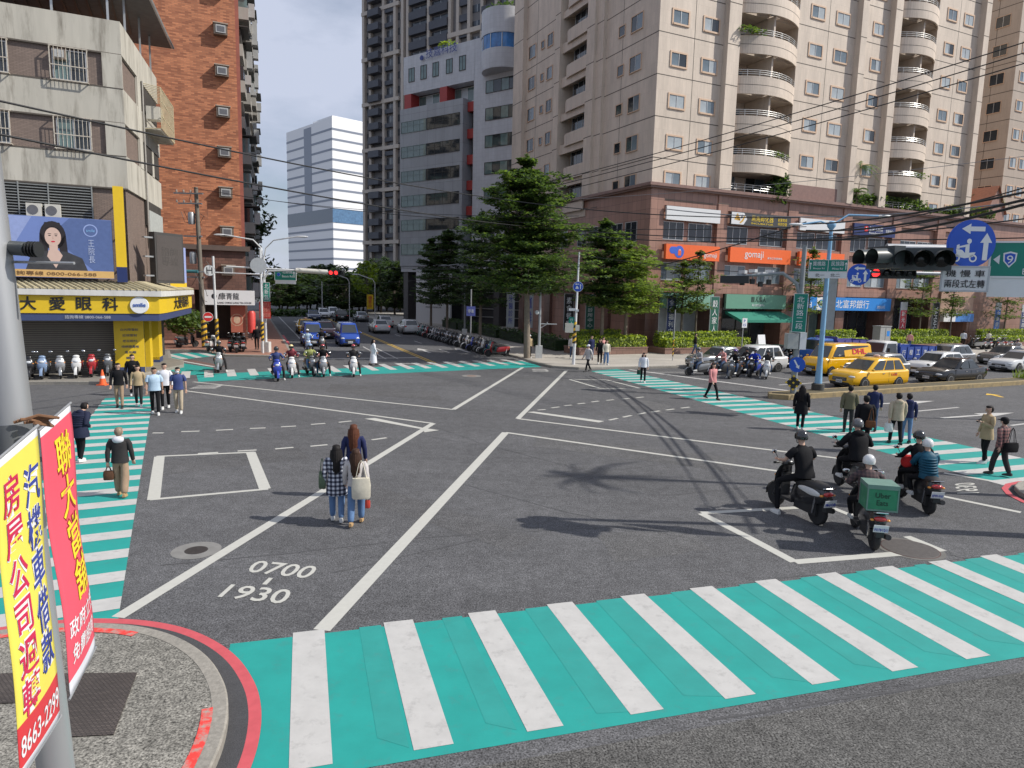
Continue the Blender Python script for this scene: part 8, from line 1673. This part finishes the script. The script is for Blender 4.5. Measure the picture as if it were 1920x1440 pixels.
for px, py, hd, body, front, top, helm, kw, l1, l2 in (
    (519, 712, -66, 'blue', 'blue', 'indigo', 'black', {}, 'deep blue scooter at the left of the waiting box', 'rider in a shiny blue jacket with a dark helmet'),
    (547, 706, -70, 'white', 'white', 'maroon', 'yellow', {}, 'white scooter beside the deep blue one', 'rider in maroon with a cream yellow helmet'),
    (582, 703, -58, 'black', 'grey', 'lime', 'blue', {}, 'black scooter turned slightly in the middle of the waiting row', 'rider in a mustard jacket with a pale blue helmet'),
    (606, 704, -72, 'black', 'silver', 'black', 'red', {}, 'black scooter with a silver front carrying two people', 'rider in black with a dark red helmet'),
    (663, 704, -76, 'pale', 'white', 'charcoal', 'red', {}, 'white and blue scooter standing alone at the right end of the box', 'rider with a red helmet on the lone white and blue scooter'),
    (412, 696, -72, 'grey', 'silver', 'black', 'grey', {}, 'silver scooter waiting on the far crossing left of the others', 'rider all in black on the silver scooter'),
    (577, 661, -68, 'pale', 'pale', 'pale', 'white', {}, 'pale blue scooter in front of the left blue minivan', 'rider in pale blue in front of the left minivan'),
    (603, 657, -68, 'black', 'grey', 'black', 'black', {}, 'black scooter between the two blue minivans', 'rider in black between the two minivans')):
    c = g(px, py); s_ = scooter(l1, c, hd, body, front, G1_); rider(l2, s_, top, 'charcoal' if px != 582 else 'jeans', helm, arms='foot')
    if px == 606: rider('passenger in a coral jacket behind the rider in black', s_, 'coral', 'black', 'pink', 1.6, -.36, 'hug')
    if px == 663: q = MB(); q.box((.5, 0, .98), (.18, .4, .22), CL['rblue']); 
G2_ = 'scooters waiting before the right crossing'
for px, py, hd, body, front, top, helm, l1, l2 in (
    (1308, 704, 200, 'silver', 'silver', 'grey', 'grey', 'silver scooter at the front left of the right hand waiting group', 'rider in grey on the silver scooter of the right group'),
    (1352, 703, 205, 'grey', 'grey', 'coral', 'white', 'grey scooter just behind the person in pink', 'rider in pale pink with a white helmet on the grey scooter'),
    (1376, 709, 232, 'black', 'grey', 'black', 'purple', 'black scooter in the middle of the right hand waiting group', 'rider in black with a purple helmet'),
    (1398, 702, 215, 'black', 'black', 'charcoal', 'black', 'black scooter behind the purple helmet', 'rider in charcoal behind the purple helmet'),
    (1413, 706, 230, 'blue', 'black', 'rblue', 'grey', 'dark blue scooter of the rider in bright blue', 'rider in a bright blue vest in the right group'),
    (1437, 709, 248, 'white', 'white', 'charcoal', 'grey', 'white scooter facing out at the right end of the waiting group', 'rider in dark grey on the white scooter'),
    (1478, 690, 215, 'black', 'black', 'black', 'blue', 'black scooter beside the courier van', 'rider in black with a blue helmet beside the courier van'),
    (1905, 672, 206, 'black', 'grey', 'lgrey', 'pink', 'scooter passing along the kerb at the right edge', 'rider in lilac grey passing at the right edge')):
    s_ = scooter(l1, g(px, py), hd, body, front, G2_); rider(l2, s_, top, 'jeansd', helm, arms='foot', lead=-1)
# ---- the four nearest scooters on the right
def place(front, rear, **k): a, b = g(*front), g(*rear); return (a + b) / 2, hdg(b, a)
c, hd = place((1452, 945), (1535, 985)); sA = scooter('large black scooter with white tail panels, nearest the left of the four', c, hd, 'black', 'black', None, 1.06)
for sd in (1, -1): q = MB(); q.ell((-.52, sd * .155, .67), (.33, .022, .075), SC_['white'], 14, 8); q.build('tail_panel', sA, 60)
rider('man in a black T-shirt and open black helmet with bare arms', sA, 'black', 'black', 'black', 1.78, -.02, 'foot', 1, sleeve='short', build=1.1)
lettering('NKD-7526', L_B, [ch for ch in sA.children if ch.name.startswith('number_plate')][0], (-.972, 0, .52), .22, .08, rot=(R(76), 0, R(-90)))
c, hd = place((1566, 905), (1632, 944)); sB = scooter('black scooter behind the man in the T-shirt', c, hd, 'black', 'black', None, 1.04); rider('rider in a bulky black hooded jacket with a dark grey helmet', sB, 'black', 'black', 'grey', 1.78, 0, 'grip', 1, build=1.24, hood=CL['black'])
c, hd = place((1650, 985), (1641, 1030)); sC = scooter('black scooter with a green delivery box and white plate, nearest the camera', g(1640, 1030) + Vector((.1, .62, 0)), 78, 'black', 'black', None, 1.0); rider('delivery rider in a dark plaid shirt with a white helmet', sC, DKPL, 'black', 'white', 1.68, .08, 'foot', -1, build=1.12)
lettering('NTN-1511', L_B, [ch for ch in sC.children if ch.name.startswith('number_plate')][0], (-.972, 0, .52), .23, .10, rot=(R(76), 0, R(-90)))
hd = 78; t = thing('delivery_box', 'square green insulated delivery box strapped to the nearest scooter', 'box', sC.location + Matrix.Rotation(R(hd), 3, 'Z') @ Vector((-.66, 0, .84)), R(hd)); GB = mat('box_green', (.025, .20, .10), .5, var=.18, vs=7, dirt=((.30, .33, .30), 5, .58, .6)); GT = mat('box_trim', (.13, .23, .19), .6, var=.15)
q = MB(); q.bx(-.24, .24, -.26, .26, 0, .46, GB); q.build('case', t); q = MB(); q.bx(-.255, .255, -.275, .275, .42, .50, GT)
for y in (-.262, .262): q.bx(-.25, -.23, y - .012, y + .012, 0, .43, GT); q.bx(.23, .25, y - .012, y + .012, 0, .43, GT)
q.bx(-.252, -.24, -.27, .27, 0, .03, GT); q.build('lid', t); lettering('Uber\nEats', mat('letter_pine', (.01, .04, .025), .5, var=0), t, (-.245, 0, .23), .26, .24, rot=(R(90), 0, R(-90)))
c, hd = place((1688, 930), (1742, 965)); sD = scooter('black scooter carrying two people at the right of the four', c, hd, 'black', 'black', None, 1.02); rider('front rider in black with a black helmet and a red bag on the lap', sD, 'black', 'black', 'black', 1.72, .06, 'grip', 1); rider('passenger in a teal quilted jacket with a white helmet', sD, 'teal', 'black', 'white', 1.62, -.36, 'hug', 1, puffer=True, build=1.14)
lettering('EMW-3127', L_B, [ch for ch in sD.children if ch.name.startswith('number_plate')][0], (-.972, 0, .52), .22, .08, rot=(R(76), 0, R(-90)))
q = MB(); q.ell((0, 0, 0), (.16, .2, .17), cloth('bag_scarlet', (.55, .03, .03))); tag(q.build('red_bag', None, 50, sD.location + Matrix.Rotation(sD.rotation_euler.z, 3, 'Z') @ Vector((.22, .12, .98))), 'red bag held between the two people on the right scooter', 'bag')
# ---- parked scooters
G3 = 'scooters parked under the eye clinic shutter'
for px, py, b, f, lab in ((28, 709, 'black', 'black', 'black scooter partly behind the lamp pole'), (58, 709, 'black', 'black', 'black scooter first right of the lamp pole by the shutter'), (84, 708, 'grey', 'pale', 'pale blue scooter parked by the shutter'), (115, 707, 'black', 'silver', 'black and silver scooter parked by the shutter'), (147, 706, 'red', 'white', 'white and red scooter parked by the shutter'), (175, 704, 'red', 'red', 'dark red scooter parked by the shutter'), (204, 702, 'grey', 'grey', 'grey scooter parked next to the yellow pier')):
    scooter(lab, g(px, py, .15), -64 + (px % 7) * 2, b, f, G3)
G4 = 'scooters parked outside the tea shop'
for px, py, b, f, hd, lab in ((397, 658, 'white', 'white', 95, 'white scooter at the left of the tea shop row'), (436, 659, 'black', 'black', 100, 'black scooter with a white plate in the tea shop row'), (447, 661, 'black', 'grey', 104, 'dark scooter with a silver mirror in the tea shop row'), (457, 659, 'black', 'black', 110, 'black scooter at the right of the tea shop row'), (351, 652, 'black', 'black', 60, 'black scooter in the side lane under the bush')): scooter(lab, g(px, py, .1), hd, b, f, G4)
G5 = 'scooters parked along the far street kerb'; rg = random.Random(31)
for k in range(40):
    tt_ = 46.8 + .66 * k + rg.uniform(-.1, .1); b = rg.choice(['black', 'black', 'black', 'grey', 'white', 'silver', 'blue', 'black', 'teal', 'red']); f = rg.choice([b, b, 'black', 'white', 'silver', 'grey'])
    if k == 0: b = f = 'red'
    scooter('scooter in the tightly parked row under the trees of the far street', fs(tt_, 17.0 + rg.uniform(-.15, .15)), 111.2 - 90 + rg.uniform(-8, 8) + 180, b, f, G5)
G6 = 'scooters parked on the pavement by the marble entrance'
for k in range(9):
    b = rg.choice(['black', 'grey', 'white', 'silver', 'black', 'red']); scooter('scooter in the row on the pavement before the marble entrance', FR.w(36.5 + .75 * k, .15, 5.2 + rg.uniform(-.2, .2)), AR + 90 + rg.uniform(-8, 8), b, rg.choice([b, 'black', 'white']), G6)
